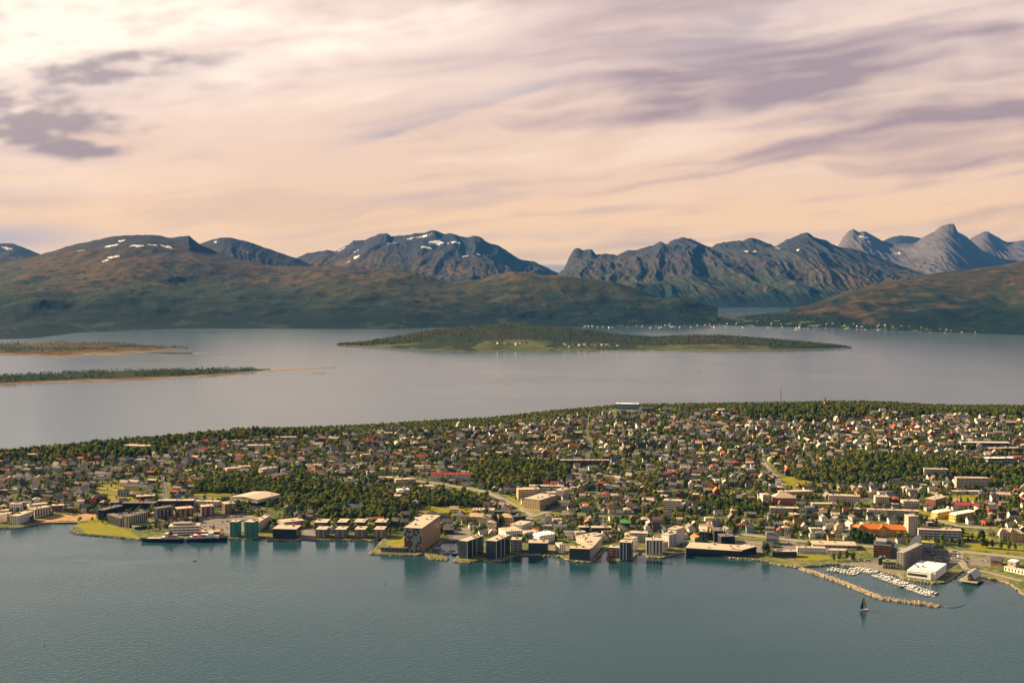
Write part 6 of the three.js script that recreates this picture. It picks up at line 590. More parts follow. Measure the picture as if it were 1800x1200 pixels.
for (const [name, x, z, ry, L, d, h, fl, wall, roof, style, rt, label, cat, gy, sink, opt] of BUILDINGS) {
  const o = thing(name, label, cat, x, gy, z, ry, opt.group);
  const ux = -Math.sin(ry), uz = -Math.cos(ry), cx = x + ux * d / 2, cz = z + uz * d / 2; footprints.push([cx, cz, Math.cos(ry), -Math.sin(ry), L / 2 + 2, d / 2 + 2]);
  const w = new Geo(), r = new Geo(), gw = new Geo(), hw = L / 2;
  w.box(-hw, hw, -sink, h, -d, 0, 'u');
  let frame = mat(wall);
  if (rt === 'flat') {
    r.box(-hw - 0.35, hw + 0.35, h - 0.1, h + 0.45, -d - 0.35, 0.35);
    const n = 1 + Math.floor(L / 16), u = new Geo();
    for (let i = 0; i < n; i++) { const ux0 = lerp(-hw + 2, hw - 4, bRnd()), uz0 = lerp(-d + 2, -3, bRnd()), s = 1 + bRnd() * 1.6; u.box(ux0, ux0 + s * 1.6, h + 0.4, h + 0.5 + s * 0.9, uz0 - s, uz0, 'u'); }
    if (opt.pent) u.box(-hw * 0.75, hw * 0.45, h + 0.4, h + 4, -d * 0.8, -d * 0.25, 'u');
    stuffPart('roof_units', u, UNIT, o);
  } else if (rt === 'gable') { const rh = Math.min(6, d * 0.33); r.gable(-hw, hw, -d, 0, h, rh, 0.6, true); for (const s of [-1, 1]) { const X = s * hw; if (s > 0) w.tri([X, h, 0], [X, h, -d], [X, h + rh, -d / 2]); else w.tri([X, h, -d], [X, h, 0], [X, h + rh, -d / 2]); } }
  else if (rt === 'gablez') { const rh = L * 0.42; r.gable(-hw, hw, -d, 0, h, rh, 0.6, false); w.tri([-hw, h, 0], [hw, h, 0], [0, h + rh, 0]); w.tri([hw, h, -d], [-hw, h, -d], [0, h + rh, -d]); }
  else if (rt === 'hip') r.hip(-hw, hw, -d, 0, h, Math.min(7, d * 0.36));
  else if (rt === 'saw') { const n = Math.max(1, Math.round(L / 6)); for (let i = 0; i < n; i++) { const a = -hw + L * i / n, b = -hw + L * (i + 1) / n, rh = 2.4; r.quad([a - 0.05, h - 0.05, 0.4], [b + 0.05, h + rh, 0.4], [b + 0.05, h + rh, -d - 0.4], [a - 0.05, h - 0.05, -d - 0.4]); r.quad([b, h, 0.3], [b, h, -d - 0.3], [b, h + rh, -d - 0.3], [b, h + rh, 0.3]); w.tri([a, h, 0], [b, h, 0], [b, h + rh, 0]); w.tri([b, h, -d], [a, h, -d], [b, h + rh, -d]); } }
  if (opt.cross && rt !== 'flat') { const c = new Geo(), g2 = new Geo(), k = Math.min(5, L * 0.09), rh = Math.min(6, d * 0.42); for (const X of name === 'manor_house' ? [-hw + k] : [0, -hw + k]) { g2.gable(X - k, X + k, -d * 0.5, 1.2, h, rh, 0.5, false); c.box(X - k, X + k, 0, h, -d * 0.4, 1.2, 'u'); c.tri([X - k, h, 1.2], [X + k, h, 1.2], [X, h + rh, 1.2]); } part('projecting_bay', c, mat(wall), o); part('bay_roof', g2, mat(roof), o); }
  const walls = part('wall', w, frame, o);
  const roofMesh = part('roof', r, mat(roof), o);
  if (rt !== 'flat' && L < 40) { const c = new Geo(); c.box(hw * 0.3, hw * 0.3 + 0.9, h + 0.5, h + d * 0.33 + 1.2, -d * 0.45, -d * 0.45 + 0.9); part('chimney', c, plain('chimney_brick', [0.24, 0.12, 0.09]), roofMesh); }
  if (style === 'hall') { const bs = new Geo(); bs.box(-hw - 0.15, hw + 0.15, -sink, h * 0.42, -d - 0.15, 0.15, 'u'); part('dark_base', bs, mat('black'), o); const rd = new Geo(); rd.gable(-hw - 0.3, hw + 0.3, -d - 0.3, 0.3, h + 0.4, 2.6, 0.3, true); part('ridged_roof', rd, mat('tan'), o); }
  else if (style === 'museum') { gw.box(-hw + 1, hw - 5, h * 0.3, h * 0.68, -0.05, 0.14, 'b'); part('window_slit', gw, GLASS, o); }
  else { windows(gw, L, d, 0, h, fl, style); if (!gw.empty) stuffPart('windows', gw, wall === 'glassdark' ? plain('curtain_glass', [0.03, 0.05, 0.06], 0.08) : GLASS, o); }
  if (style === 'balc') { const bl = new Geo(), n = Math.max(1, Math.floor(L / 6.6)), fh = h / fl; for (let f = 1; f < fl; f++) for (let i = 0; i < n; i++) { const X = -hw + L * (i + 0.5) / n; bl.box(X - 1.9, X + 1.9, f * fh - 0.1, f * fh + 0.08, 0, 1.5, 'b'); bl.box(X - 1.9, X + 1.9, f * fh + 0.08, f * fh + 1.05, 1.38, 1.5); } stuffPart('balconies', bl, wall === 'teal' ? plain('green_balcony_glass', [0.1, 0.36, 0.28], 0.25) : wall === 'brown' || wall === 'brick' ? plain('cream_balcony', [0.5, 0.4, 0.28], 0.7) : RAIL, o); }
  if (style === 'tower') { // glazed end wall of the timber tower
    const g3 = new Geo(), g4 = new Geo(), fh = h / fl; for (let f = 0; f < fl; f++) for (let i = 0; i < 8; i++) { const z0 = -d * (i + 1) / 8; (bRnd() < 0.5 ? g3 : g4).box(-hw - 0.3, -hw, f * fh + 0.4, (f + 1) * fh - 0.4, z0 + 0.2, z0 + d / 8 - 0.2, 'r'); } stuffPart('glazed_end', g3, plain('pale_glass', [0.2, 0.28, 0.27], 0.15), o); stuffPart('dark_glazing', g4, GLASS, o); }
  if (wall === 'palered') { const e = new Geo(); e.box(hw, hw + 0.3, 0, h - 0.2, -d * 0.5, -0.5, 'l'); part('red_end_panel', e, plain('signal_red', [0.5, 0.03, 0.04], 0.5), o); }
  if (name === 'glass_tower' || name === 'rounded_tower') { for (const X of [-hw * 0.35, hw * 0.15, -hw + 0.5]) { const f = new Geo(); f.box(X - 0.5, X + 0.5, 0, h, -0.05, 0.4, 'b'); part('white_fin', f, plain('fin_white', [0.6, 0.58, 0.55], 0.5), o); } }
}
const blocked = (x, z, pad = 0) => footprints.some((f) => { const dx = x - f[0], dz = z - f[1]; return Math.abs(dx * f[2] + dz * f[3]) < f[4] + pad && Math.abs(-dx * f[3] + dz * f[2]) < f[5] + pad; });
console.log('buildings done');
// ------------------------------------------------------------------ where things are, in words
const MARKS = {};
{ const say = { orange_hospital: 'the orange roofed building', sports_hall: 'the grey sports hall', round_block: 'the beige balcony blocks', red_terrace: 'the red roofed terraces', hotel_slab: 'the banded slab block', manor_house: 'the cream manor', brewery_hall: 'the brewery chimney', stage_tower: 'the black stage tower', cream_block: 'the long cream block', ochre_school: 'the ochre school', glass_tower: 'the glass towers', yellow_school: 'the yellow school', clinic: 'the stepped white block', red_hall: 'the pinkish red hall', row_houses: 'the yellow terraces', white_museum: 'the white museum', modern_villa: 'the glass bay building', rear_block: 'the grey shore blocks', white_college: 'the white college', low_school: 'the low building at the ridge wood', brick_gym: 'the orange brick gym', green_roof_house: 'the green roofed house', dark_row_house: 'the stepped dark terrace', grey_flats: 'the grey four storey flats', long_house: 'the pale blue long house', terrace_block: 'the low cream terrace', beige_institution: 'the beige buildings on the slope', wide_roof_hall: 'the wide tan roofed hall', ridge_hospital: 'the blue glass building', stadium_annex: 'the football ground', gable_house: 'the grey green house', ridge_block: 'the white building under the ridge wood' };
  for (const b of BUILDINGS) if (say[b[0]]) (MARKS[say[b[0]]] = MARKS[say[b[0]]] || []).push([b[1], b[2]]); }
function whereIs(x, z) { let best = 1e9, s = '', dz = 0; for (const k in MARKS) for (const [mx, mz] of MARKS[k]) { const d = Math.hypot(x - mx, z - mz); if (d < best) { best = d; s = k; dz = z - mz; } } return (best < 45 ? 'beside ' : dz < 0 ? 'uphill of ' : 'downhill of ') + s; }
const roadDist = (x, z) => { let d = 1e9; for (const [w, pts] of MISC.roads) for (let i = 0; i + 1 < pts.length; i++) d = Math.min(d, segDist(x, z, pts[i], pts[i + 1]) - w / 2); return d; };
const MAIN = MISC.roads.filter((q) => q[0] > 6.5);
const hidesRoad = (x, z) => { for (const [w, pts] of MAIN) for (let i = 0; i + 1 < pts.length; i++) for (const o of [0, 12, 24]) if (segDist(x, z - o, pts[i], pts[i + 1]) < w / 2 + 5) return true; return false; }; // verges are kept clear along the main roads
const inAny = (x, z, list) => list.some((p) => inPoly(x, z, p));
const boxOf = (p) => { let a = 1e9, b = -1e9, c = 1e9, d = -1e9; for (const v of p) { a = Math.min(a, v[0]); b = Math.max(b, v[0]); c = Math.min(c, v[1]); d = Math.max(d, v[1]); } return [a, b, c, d]; };

// ------------------------------------------------------------------ houses
const HWALL = [['h_white', 'white', 30], ['h_cream', 'cream', 13], ['h_grey', 'grey', 13], ['h_darkgrey', 'dark grey', 9], ['h_brown', 'brown', 10], ['h_red', 'dark red', 3], ['h_yellow', 'yellow', 5], ['h_ochre', 'ochre', 4], ['h_blue', 'pale blue', 5], ['h_green', 'grey green', 4]];
const HROOF = [['r_grey', 'grey', 32], ['r_dark', 'black', 26], ['r_tan', 'tan', 18], ['r_brown', 'brown', 12], ['r_red', 'red', 5], ['r_orange', 'orange', 1.5]];
const pickW = (r, l) => { let s = 0; for (const v of l) s += v[2]; let k = r() * s; for (const v of l) { k -= v[2]; if (k <= 0) return v; } return l[0]; };
// shapes of a wooden house: [length, depth, wall height, roof rise, form]
const FORMS = [[11, 8, 5.4, 3, 'gable'], [9, 8.5, 6.2, 3.8, 'gable'], [13, 8.5, 4.2, 2.4, 'gable'], [10, 9, 5.6, 2.6, 'hip'], [14, 9, 5.8, 0, 'flat'], [8.5, 8, 6.6, 4.4, 'gable'], [16, 9, 5, 2.6, 'gable'], [11, 10, 4.6, 1.6, 'gable']];
function houseShape(f, wall, roof, win, chim) {
  const [L, d, h, rh, form] = FORMS[f], a = L / 2, b = d / 2;
  wall.box(-a, a, -3.5, h, -b, b, 'ut' + '');
  if (form === 'gable') { roof.gable(-a, a, -b, b, h, rh, 0.6, true, 0.28); wall.tri([a, h, b], [a, h, -b], [a, h + rh, 0]); wall.tri([-a, h, -b], [-a, h, b], [-a, h + rh, 0]); if (chim) chim.box(a * 0.25, a * 0.25 + 0.8, h + rh * 0.4, h + rh + 1.1, -0.4, 0.4, 'u'); }
  else if (form === 'hip') { roof.hip(-a, a, -b, b, h, rh, 0.6); if (chim) chim.box(-0.4, 0.4, h + rh * 0.4, h + rh + 0.9, -0.4, 0.4, 'u'); }
  else { roof.box(-a - 0.3, a + 0.3, h - 0.1, h + 0.35, -b - 0.3, b + 0.3); if (chim) chim.box(1, 2.4, h + 0.3, h + 1.4, -1.6, -0.2, 'u'); }
  const fl = h > 5 ? 2 : 1, n = Math.max(2, Math.round(L / 3.4)), m = 2;
  for (let s = 0; s < fl; s++) { const y0 = s * 2.7 + 1, y1 = y0 + 1.3; for (let i = 0; i < n; i++) { const x = -a + L * (i + 0.5) / n; win.box(x - 0.65, x + 0.65, y0, y1, b - 0.05, b + 0.1, 'b'); win.box(x - 0.65, x + 0.65, y0, y1, -b - 0.1, -b + 0.05, 'f'); } for (let i = 0; i < m; i++) { const z = -b + d * (i + 0.5) / m; win.box(a - 0.05, a + 0.1, y0, y1, z - 0.6, z + 0.6, 'l'); win.box(-a - 0.1, -a + 0.05, y0, y1, z - 0.6, z + 0.6, 'r'); } }
  if (form === 'gable' && rh > 2.8) for (const s of [1, -1]) win.box(s > 0 ? a - 0.05 : -a - 0.1, s > 0 ? a + 0.1 : -a + 0.05, h + 0.4, h + 1.5, -0.6, 0.6, s > 0 ? 'l' : 'r');
}
const SHAPES = FORMS.map((_, f) => { const w = new Geo(), r = new Geo(), g = new Geo(), c = new Geo(); houseShape(f, w, r, g, c); return { w: w.build(), r: r.build(), g: g.build(), c: c.build() }; });
const houses = [];
{
  const r = rng(2024), grid = new Map();
  const near = (x, z, d) => { const gx = Math.floor(x / 30), gz = Math.floor(z / 30); for (let i = -1; i <= 1; i++) for (let j = -1; j <= 1; j++) for (const h of grid.get((gx + i) + ',' + (gz + j)) || []) if (Math.abs(h.x - x) < d && Math.abs(h.z - z) < d * 0.95) return true; return false; };
  for (let Z = 1880; Z < 3080; Z += 21) for (let X = -1250; X < 1400; X += 18) {
    const x = X + (r() - 0.5) * 11 + (Math.floor(Z / 21) % 2) * 9, Zz = Z + (r() - 0.5) * 10 + 0.06 * X, z = -Zz, k = r(), k2 = r(), f = Math.floor(r() * FORMS.length), wl = pickW(r, HWALL), rf = pickW(r, HROOF), tn = r();
    const zs = interp(SHORE, x, 1), zr = interp(RIDGE, x, 1), t = (Zz - zs) / (zr - zs);
    if (t < 0.03 || t > 0.975 || Math.abs(x / Zz) > 0.42) continue;
    const a = x / Zz;
    let p = 0.78 + 0.25 * noise(x / 130, z / 130);
    if (a < -0.24) p = 0.9; else if (a < -0.05 && t < 0.5) p = 0.5;
    if (t > 0.93) p *= 0.6;
    if (k > p) continue;
    if (inAny(x, z, ZONES.forest) || inAny(x, z, ZONES.lawn) || inAny(x, z, ZONES.paved) || inAny(x, z, ZONES.beach) || blocked(x, z, 7) || roadDist(x, z) < 6.5 || hidesRoad(x, z) || near(x, z, 13)) continue;
    const gx = (terrain(x + 6, Zz) - terrain(x - 6, Zz)) / 12;
    const h = { x, z, y: ground(x, Zz) - 0.2, f, wl, rf, ry: (tn < 0.55 ? 0 : Math.PI / 2) + 0.35 * noise(x / 160 + 4, z / 160) + (k2 - 0.5) * 0.3, s: 0.95 + 0.35 * r(), Z: Zz };
    houses.push(h); const key = Math.floor(x / 30) + ',' + Math.floor(z / 30); if (!grid.has(key)) grid.set(key, []); grid.get(key).push(h);
  }
  houses.sort((p, q) => p.Z - q.Z);
  console.log('houses', houses.length);
  const far = { w: new Geo(true) }, M = new THREE.Matrix4(), v = new THREE.Vector3();
  const WIN = [0.03, 0.035, 0.042];
  const bulk = { p: [], n: [], c: [] };
  const add = (g, m, nm, col) => { const p = g.attributes.position, n = g.attributes.normal; for (let i = 0; i < p.count; i++) { v.fromBufferAttribute(p, i).applyMatrix4(m); bulk.p.push(v.x, v.y, v.z); v.fromBufferAttribute(n, i).applyMatrix3(nm).normalize(); bulk.n.push(v.x, v.y, v.z); bulk.c.push(col[0], col[1], col[2]); } };
  const nm = new THREE.Matrix3();
  houses.forEach((h, i) => {
    const tone = 0.85 + 0.3 * r();
    if (i < 285) {
      const label = `${h.wl[1]} house with ${h.rf[1]} ${FORMS[h.f][4] === 'flat' ? 'roof' : FORMS[h.f][4] + ' roof'} ${whereIs(h.x, h.z)}`;
      const o = thing('house', label, 'house', h.x, h.y, h.z, h.ry, label); o.scale.setScalar(h.s);
      const S = SHAPES[h.f]; part('wall', S.w, mat(h.wl[0]), o); const rm = part('roof', S.r, mat(h.rf[0]), o); part('chimney', S.c, plain('house_chimney', [0.2, 0.13, 0.1]), rm); stuffPart('windows', S.g, GLASS, o);
    } else {
      M.compose(new THREE.Vector3(h.x, h.y, h.z), new THREE.Quaternion().setFromEuler(new THREE.Euler(0, h.ry, 0)), new THREE.Vector3(h.s, h.s, h.s)); nm.getNormalMatrix(M);
      const S = SHAPES[h.f], cw = PAL[h.wl[0]].map((q) => q * tone), cr = PAL[h.rf[0]].map((q) => q * tone);
      add(S.w, M, nm, cw); add(S.r, M, nm, cr); add(S.c, M, nm, [0.2, 0.13, 0.1]); add(S.g, M, nm, WIN);
    }
  });
  // scattered farms and villages across the sound, specks in the view
  const r2 = rng(808);
  const village = (cx, cz, wx, wz, n, y, white = 0.7) => { for (let i = 0; i < n; i++) { const x = cx + (r2() + r2() - 1) * wx, Z = cz + (r2() + r2() - 1) * wz, f = Math.floor(r2() * 4), c = r2() < white ? PAL.h_white : pickW(r2, HWALL)[0] && PAL[pickW(r2, HWALL)[0]]; const Y = typeof y === 'function' ? y(x, Z) : y; M.compose(new THREE.Vector3(x, Y, -Z), new THREE.Quaternion().setFromEuler(new THREE.Euler(0, r2() * 3, 0)), new THREE.Vector3(0.95, 0.95, 0.95)); nm.getNormalMatrix(M); const S = SHAPES[f]; add(S.w, M, nm, c); add(S.r, M, nm, PAL[pickW(r2, HROOF)[0]]); } };
  const surf = (L, x, Z) => { // height of a built land strip at a place, from its own grid
    const { P, nr, cw, nf } = L; let best = 1e12, y = 0; for (let i = 0; i <= cw; i += 2) { const o = i * (nr + 1); const dx = P[o * 3] - x; if (Math.abs(dx) > 60) continue; for (let j = 0; j <= nf; j++) { const q = (o + j) * 3, d = (P[q] - x) ** 2 + (P[q + 2] + Z) ** 2; if (d < best) { best = d; y = P[q + 1]; } } } return y; };
  const low = islandTop.find((q) => q.L.kind === 'low'), isle = islandTop.find((q) => q.L.kind === 'isle');
  const across = (px0, px1, Z0, Z1, n, L, white) => { for (let i = 0; i < n; i++) { const Z = lerp(Z0, Z1, r2()), x = lerp(px0, px1, r2()) * Z / 2300; village(x, Z, 30, 30, 1, surf(L, x, Z) - 0.3, white); } };
  across(250, 480, 8600, 9100, 40, low, 0.15); across(480, 720, 8300, 8900, 60, low, 0.15); across(120, 250, 8600, 8950, 22, low, 0.2); across(720, 900, 7950, 8600, 40, low, 0.1);
  across(95, 190, 6440, 6540, 18, isle, 0.4); across(-60, 20, 6430, 6500, 7, isle, 0.4);
  const g = new THREE.BufferGeometry(); g.setAttribute('position', new THREE.Float32BufferAttribute(bulk.p, 3)); g.setAttribute('normal', new THREE.Float32BufferAttribute(bulk.n, 3)); g.setAttribute('color', new THREE.Float32BufferAttribute(bulk.c, 3));
  const o = new THREE.Mesh(g, new THREE.MeshPhysicalMaterial({ vertexColors: true, roughness: 0.85, specularIntensity: 0.35 })); o.name = 'hillside_houses'; o.userData = { kind: 'stuff', label: 'small wooden houses crowding the upper slope and the far shores', category: 'houses' }; o.castShadow = o.receiveShadow = true; scene.add(o);
}
console.log('houses done');

// ------------------------------------------------------------------ trees
function crownGeo(seed, n, lobes, slim) {
  const r = rng(seed), P = [], N = [], v = new THREE.Vector3(), L = [];
  for (let i = 0; i < lobes; i++) { const a = r() * 6.283, y = 0.34 + 0.5 * r(), q = (0.24 * (1 - Math.abs(y - 0.55) * 1.3)) * Math.sqrt(r()) * slim; L.push([Math.cos(a) * q, y, Math.sin(a) * q, (0.13 + 0.09 * r()) * (y > 0.75 ? 0.8 : 1) * (0.5 + 0.5 * slim)]); }
  L.push([0, 0.84, 0, 0.13 * slim], [0, 0.5, 0, 0.2 * slim]);
  for (let i = 0; i < n; i++) {
    const l = L[Math.floor(r() * L.length)]; const d = new THREE.Vector3(r() - 0.5, r() - 0.5, r() - 0.5).normalize(), q = l[3] * (0.7 + 0.42 * r());
    const c = new THREE.Vector3(l[0] + d.x * q, l[1] + d.y * q * 1.1, l[2] + d.z * q), s = 0.055 + 0.05 * r();
    const t = new THREE.Vector3(r() - 0.5, r() - 0.5, r() - 0.5).normalize(), u = new THREE.Vector3().crossVectors(d, t).normalize(), w = new THREE.Vector3().crossVectors(d, u).add(d.clone().multiplyScalar((r() - 0.5) * 1.1)).normalize();
    const nn = d.clone().multiplyScalar(0.8).add(t.multiplyScalar(0.45)).normalize();
    for (const [a, b] of [[-1, -0.6], [1, -0.6], [0, 1.1]]) { v.copy(c).addScaledVector(u, a * s).addScaledVector(w, b * s); P.push(v.x, Math.min(1, Math.max(0.14, v.y)), v.z); N.push(nn.x, nn.y, nn.z); }
  }
  const g = new THREE.BufferGeometry(); g.setAttribute('position', new THREE.Float32BufferAttribute(P, 3)); g.setAttribute('normal', new THREE.Float32BufferAttribute(N, 3)); return g;
}
function spruceGeo(seed, tiers) {
  const r = rng(seed), P = [], N = [];
  for (let t = 0; t < tiers; t++) { const y = 0.1 + 0.82 * t / tiers, R = 0.2 * (1 - t / tiers) + 0.02, k = 7; for (let i = 0; i < k; i++) { const a = (i + r() * 0.6 + t * 0.5) / k * 6.283, w = 0.5, rr = R * (0.8 + 0.4 * r()); const A = [Math.cos(a - w) * rr * 0.55, y + 0.1, Math.sin(a - w) * rr * 0.55], B = [Math.cos(a + w) * rr * 0.55, y + 0.1, Math.sin(a + w) * rr * 0.55], C = [Math.cos(a) * rr, y - 0.02, Math.sin(a) * rr], D = [0, y + 0.2, 0]; for (const T of [[D, A, C], [D, C, B]]) for (const q of T) { P.push(...q); const l = Math.hypot(Math.cos(a), 0.6, Math.sin(a)); N.push(Math.cos(a) / l, 0.6 / l, Math.sin(a) / l); } } }
  const g = new THREE.BufferGeometry(); g.setAttribute('position', new THREE.Float32BufferAttribute(P, 3)); g.setAttribute('normal', new THREE.Float32BufferAttribute(N, 3)); return g;
}
const CROWNS = [crownGeo(1, 130, 7, 1), crownGeo(2, 130, 6, 0.85), crownGeo(3, 140, 8, 1.15), crownGeo(4, 120, 6, 0.65), spruceGeo(5, 8), spruceGeo(6, 7)];
const BIG = [crownGeo(11, 520, 12, 1.1), crownGeo(12, 480, 11, 0.9), crownGeo(13, 460, 10, 0.6)];
const FARC = [crownGeo(21, 36, 4, 1.2), crownGeo(22, 32, 4, 1), spruceGeo(23, 4)];
const TRUNK = (() => { const g = new Geo(); g.cyl(0, -0.08, 0.5, 0, 0.028, 0.012, 6); for (let i = 0; i < 3; i++) { const a = i * 2.1; g.m = new THREE.Matrix4().makeTranslation(0, 0.34 + i * 0.05, 0).multiply(new THREE.Matrix4().makeRotationFromEuler(new THREE.Euler(0.8 * Math.cos(a), 0, 0.8 * Math.sin(a)))); g.cyl(0, 0, 0.24, 0, 0.011, 0.005, 5); } g.m = null; return g.build(); })();
const BARK = plain('bark', [0.12, 0.09, 0.065], 0.95);
const LEAF = new THREE.MeshPhysicalMaterial({ color: 0xffffff, roughness: 1, side: THREE.DoubleSide, transmission: 0.4, thickness: 0, specularIntensity: 0.08 }); LEAF.name = 'foliage';
const leafMats = [[0.082, 0.118, 0.022], [0.115, 0.145, 0.024], [0.17, 0.165, 0.028], [0.05, 0.08, 0.022], [0.2, 0.165, 0.028], [0.026, 0.046, 0.022]].map((c, i) => { const m = new THREE.MeshPhysicalMaterial({ color: lin(...c), roughness: 1, side: THREE.DoubleSide, transmission: 0.4, thickness: 0, specularIntensity: 0.08 }); m.name = 'leaves_' + ['green', 'fresh', 'yellow_green', 'dark', 'golden', 'spruce'][i]; return m; });
const LEAFWORD = ['green', 'fresh green', 'yellow green', 'dark green', 'golden', 'dark spruce'];
{
  const r = rng(515), trees = [];
  const hg = new Map(); for (const h of houses) { const k = Math.floor(h.x / 20) + ',' + Math.floor(h.z / 20); if (!hg.has(k)) hg.set(k, []); hg.get(k).push(h); }
  const nearHouse = (x, z, d) => { const gx = Math.floor(x / 20), gz = Math.floor(z / 20); for (let i = -1; i <= 1; i++) for (let j = -1; j <= 1; j++) for (const h of hg.get((gx + i) + ',' + (gz + j)) || []) if (Math.hypot(h.x - x, h.z - z) < d) return true; return false; };
  const put = (x, z, s, conifer) => { const k = r(); trees.push({ x, z, s, kind: conifer ? 4 + Math.floor(r() * 2) : Math.floor(r() * 4), tone: conifer ? 5 : k < 0.3 ? 0 : k < 0.52 ? 1 : k < 0.7 ? 2 : k < 0.92 ? 3 : 4, ry: r() * 6.28, w: 0.9 + 0.5 * r() }); };
  for (const f of ZONES.forest) { const [a, b, c, d] = boxOf(f); for (let z = c; z < d; z += 6.8) for (let x = a; x < b; x += 6.8) { const X = x + (r() - 0.5) * 6.5, Zz = z + (r() - 0.5) * 6.5; if (!inPoly(X, Zz, f) || r() < 0.12 || blocked(X, Zz, 3) || roadDist(X, Zz) < 4 || hidesRoad(X, Zz)) continue; const far = -Zz > 2550; put(X, Zz, 7 + 8.5 * r(), r() < (far ? 0.35 : 0.08)); } }
  for (let Z = 1890; Z < 3220; Z += 6.8) for (let X = -1250; X < 1400; X += 6.8) {
    const x = X + (r() - 0.5) * 7, z = -(Z + (r() - 0.5) * 7), zs = interp(SHORE, x, 1), zr = interp(RIDGE, x, 1), t = (-z - zs) / (zr - zs), k = r(), s = r();
    if (t < 0.012 || t > 1.13 || Math.abs(x / z) > 0.43) continue;
    let p = 0.44 + 0.6 * noise(x / 55, z / 55) + 0.1 * (t > 0.2 ? 1 : 0); const a = -x / z;
    if (x / -z < -0.24) p *= 0.7;
    if (t > 0.97) p = 0.8;
    if (k > p || inAny(x, z, ZONES.forest) || inAny(x, z, ZONES.paved) || inAny(x, z, ZONES.beach)) continue;
    if (inAny(x, z, ZONES.lawn) && s > 0.2) continue;
    if (t > 0.9 && MARKS['the blue glass building'].some(([hx, hz]) => Math.abs(x - hx) < 45 && z > hz - 10 && z < hz + 70)) continue;
    if (nearHouse(x, z, 7) || blocked(x, z, 1.5) || roadDist(x, z) < 2 || hidesRoad(x, z)) continue;
    put(x, z, t > 0.97 ? 4.5 + 4 * r() : 5 + 7.5 * s * s + 2.5 * r(), r() < 0.13);
  }
  trees.sort((p, q) => (q.s / -q.z) - (p.s / -p.z));
  console.log('trees', trees.length);
  for (const [x, z, s] of MISC.bigtrees) {
    const kd = s > 15 ? (Math.floor(x) % 2 ? 0 : 1) : 2, tn = s < 15 && x > 500 && x < 560 ? 4 : s > 16 ? 3 : 1, label = `${s > 15 ? 'large' : 'tall'} ${LEAFWORD[tn]} tree ${whereIs(x, z)}`;
    const o = thing('tree', label, 'tree', x, ground(x, -z), z, r() * 6, label); o.scale.set(s * 1.05, s, s * 1.05); part('trunk', TRUNK, BARK, o); part('crown', BIG[kd], leafMats[tn], o);
  }
  const rest = [];
  trees.forEach((t, i) => {
    const y = ground(t.x, -t.z) - 0.1;
    if (i < 260) {
      const label = `${t.kind > 3 ? 'pointed ' : t.kind === 3 ? 'slender ' : 'round '}${LEAFWORD[t.tone]} tree ${whereIs(t.x, t.z)}`;
      const o = thing('tree', label, 'tree', t.x, y, t.z, t.ry, label); o.scale.set(t.s * t.w, t.s, t.s * t.w); part('trunk', TRUNK, BARK, o); part('crown', CROWNS[t.kind], leafMats[t.tone], o);
    } else rest.push(t);
  });
  const wood = new THREE.Group(); wood.name = 'woodland'; wood.userData = { kind: 'stuff', label: 'dense green trees between the houses and along the ridge', category: 'trees' }; scene.add(wood);
  CROWNS.forEach((g, k) => { const l = rest.filter((t) => t.kind === k).map((t) => { const c = leafMats[t.tone].color, q = 0.75 + 0.5 * r(); return { x: t.x, y: ground(t.x, -t.z) - 0.1 - t.s * 0.06, z: t.z, sx: t.s * t.w, sy: t.s, sz: t.s * t.w, ry: t.ry, c: [c.r * q, c.g * q, c.b * q] }; }); if (l.length) { const o = scatter('tree_cover', g, LEAF, l); scene.remove(o); wood.add(o); } });
  // woods on the far islands
  const far = [[], [], []];
  for (const { L, P, nr, cw, nf } of islandTop) {
    const per = L.kind === 'isle' ? 5200 : L.kind === 'low' ? 5200 : 3600;
    for (let i = 0; i < per; i++) {
      const ci = Math.floor(r() * cw), cj = L.kind === 'isle' ? Math.floor(Math.pow(r(), 0.8) * nf) : Math.floor(r() * (nf + 3)), o = (ci * (nr + 1) + cj) * 3; let x = P[o], y = P[o + 1], z = P[o + 2];
      if (y < (L.kind === 'isle2' ? 3.2 : 1.6)) continue;
      const t = cj / nf, n = fbm(x / 170, z / 170, 3);
      if (L.kind === 'isle' && (t < 0.30 + 0.15 * n || (n > 0.3 && t < 0.8))) continue;
      if (L.kind === 'isle2' && (n < -0.22 || t < 0.2)) continue;
      if (L.kind === 'isle3' && (n < -0.02 || t < 0.1)) continue;
      if (L.kind === 'low' && n < -0.25) continue;
      if (L.kind === 'isle2' && (cw < 100 || ci > cw * 0.96)) continue;
      const s = (L.kind === 'isle' ? 11 : L.kind === 'low' ? 10 : 10) * (0.7 + 0.6 * r()), k = Math.floor(r() * 3), q = 0.7 + 0.5 * r(), c = leafMats[k === 2 ? 5 : r() < 0.4 ? 3 : 0].color;
      far[k].push({ x: x + (r() - 0.5) * 12, y: y - 1, z: z + (r() - 0.5) * 12, sx: s * 1.2, sy: s, sz: s * 1.2, ry: r() * 6, c: [c.r * q, c.g * q, c.b * q] });
    }
  }
  const iw = new THREE.Group(); iw.name = 'island_woodland'; iw.userData = { kind: 'stuff', label: 'dark woods covering the islands in the sound', category: 'trees' }; scene.add(iw);
  far.forEach((l, k) => { if (l.length) { const o = scatter('island_tree_cover', FARC[k], LEAF, l); scene.remove(o); iw.add(o); } });
}
console.log('trees done');

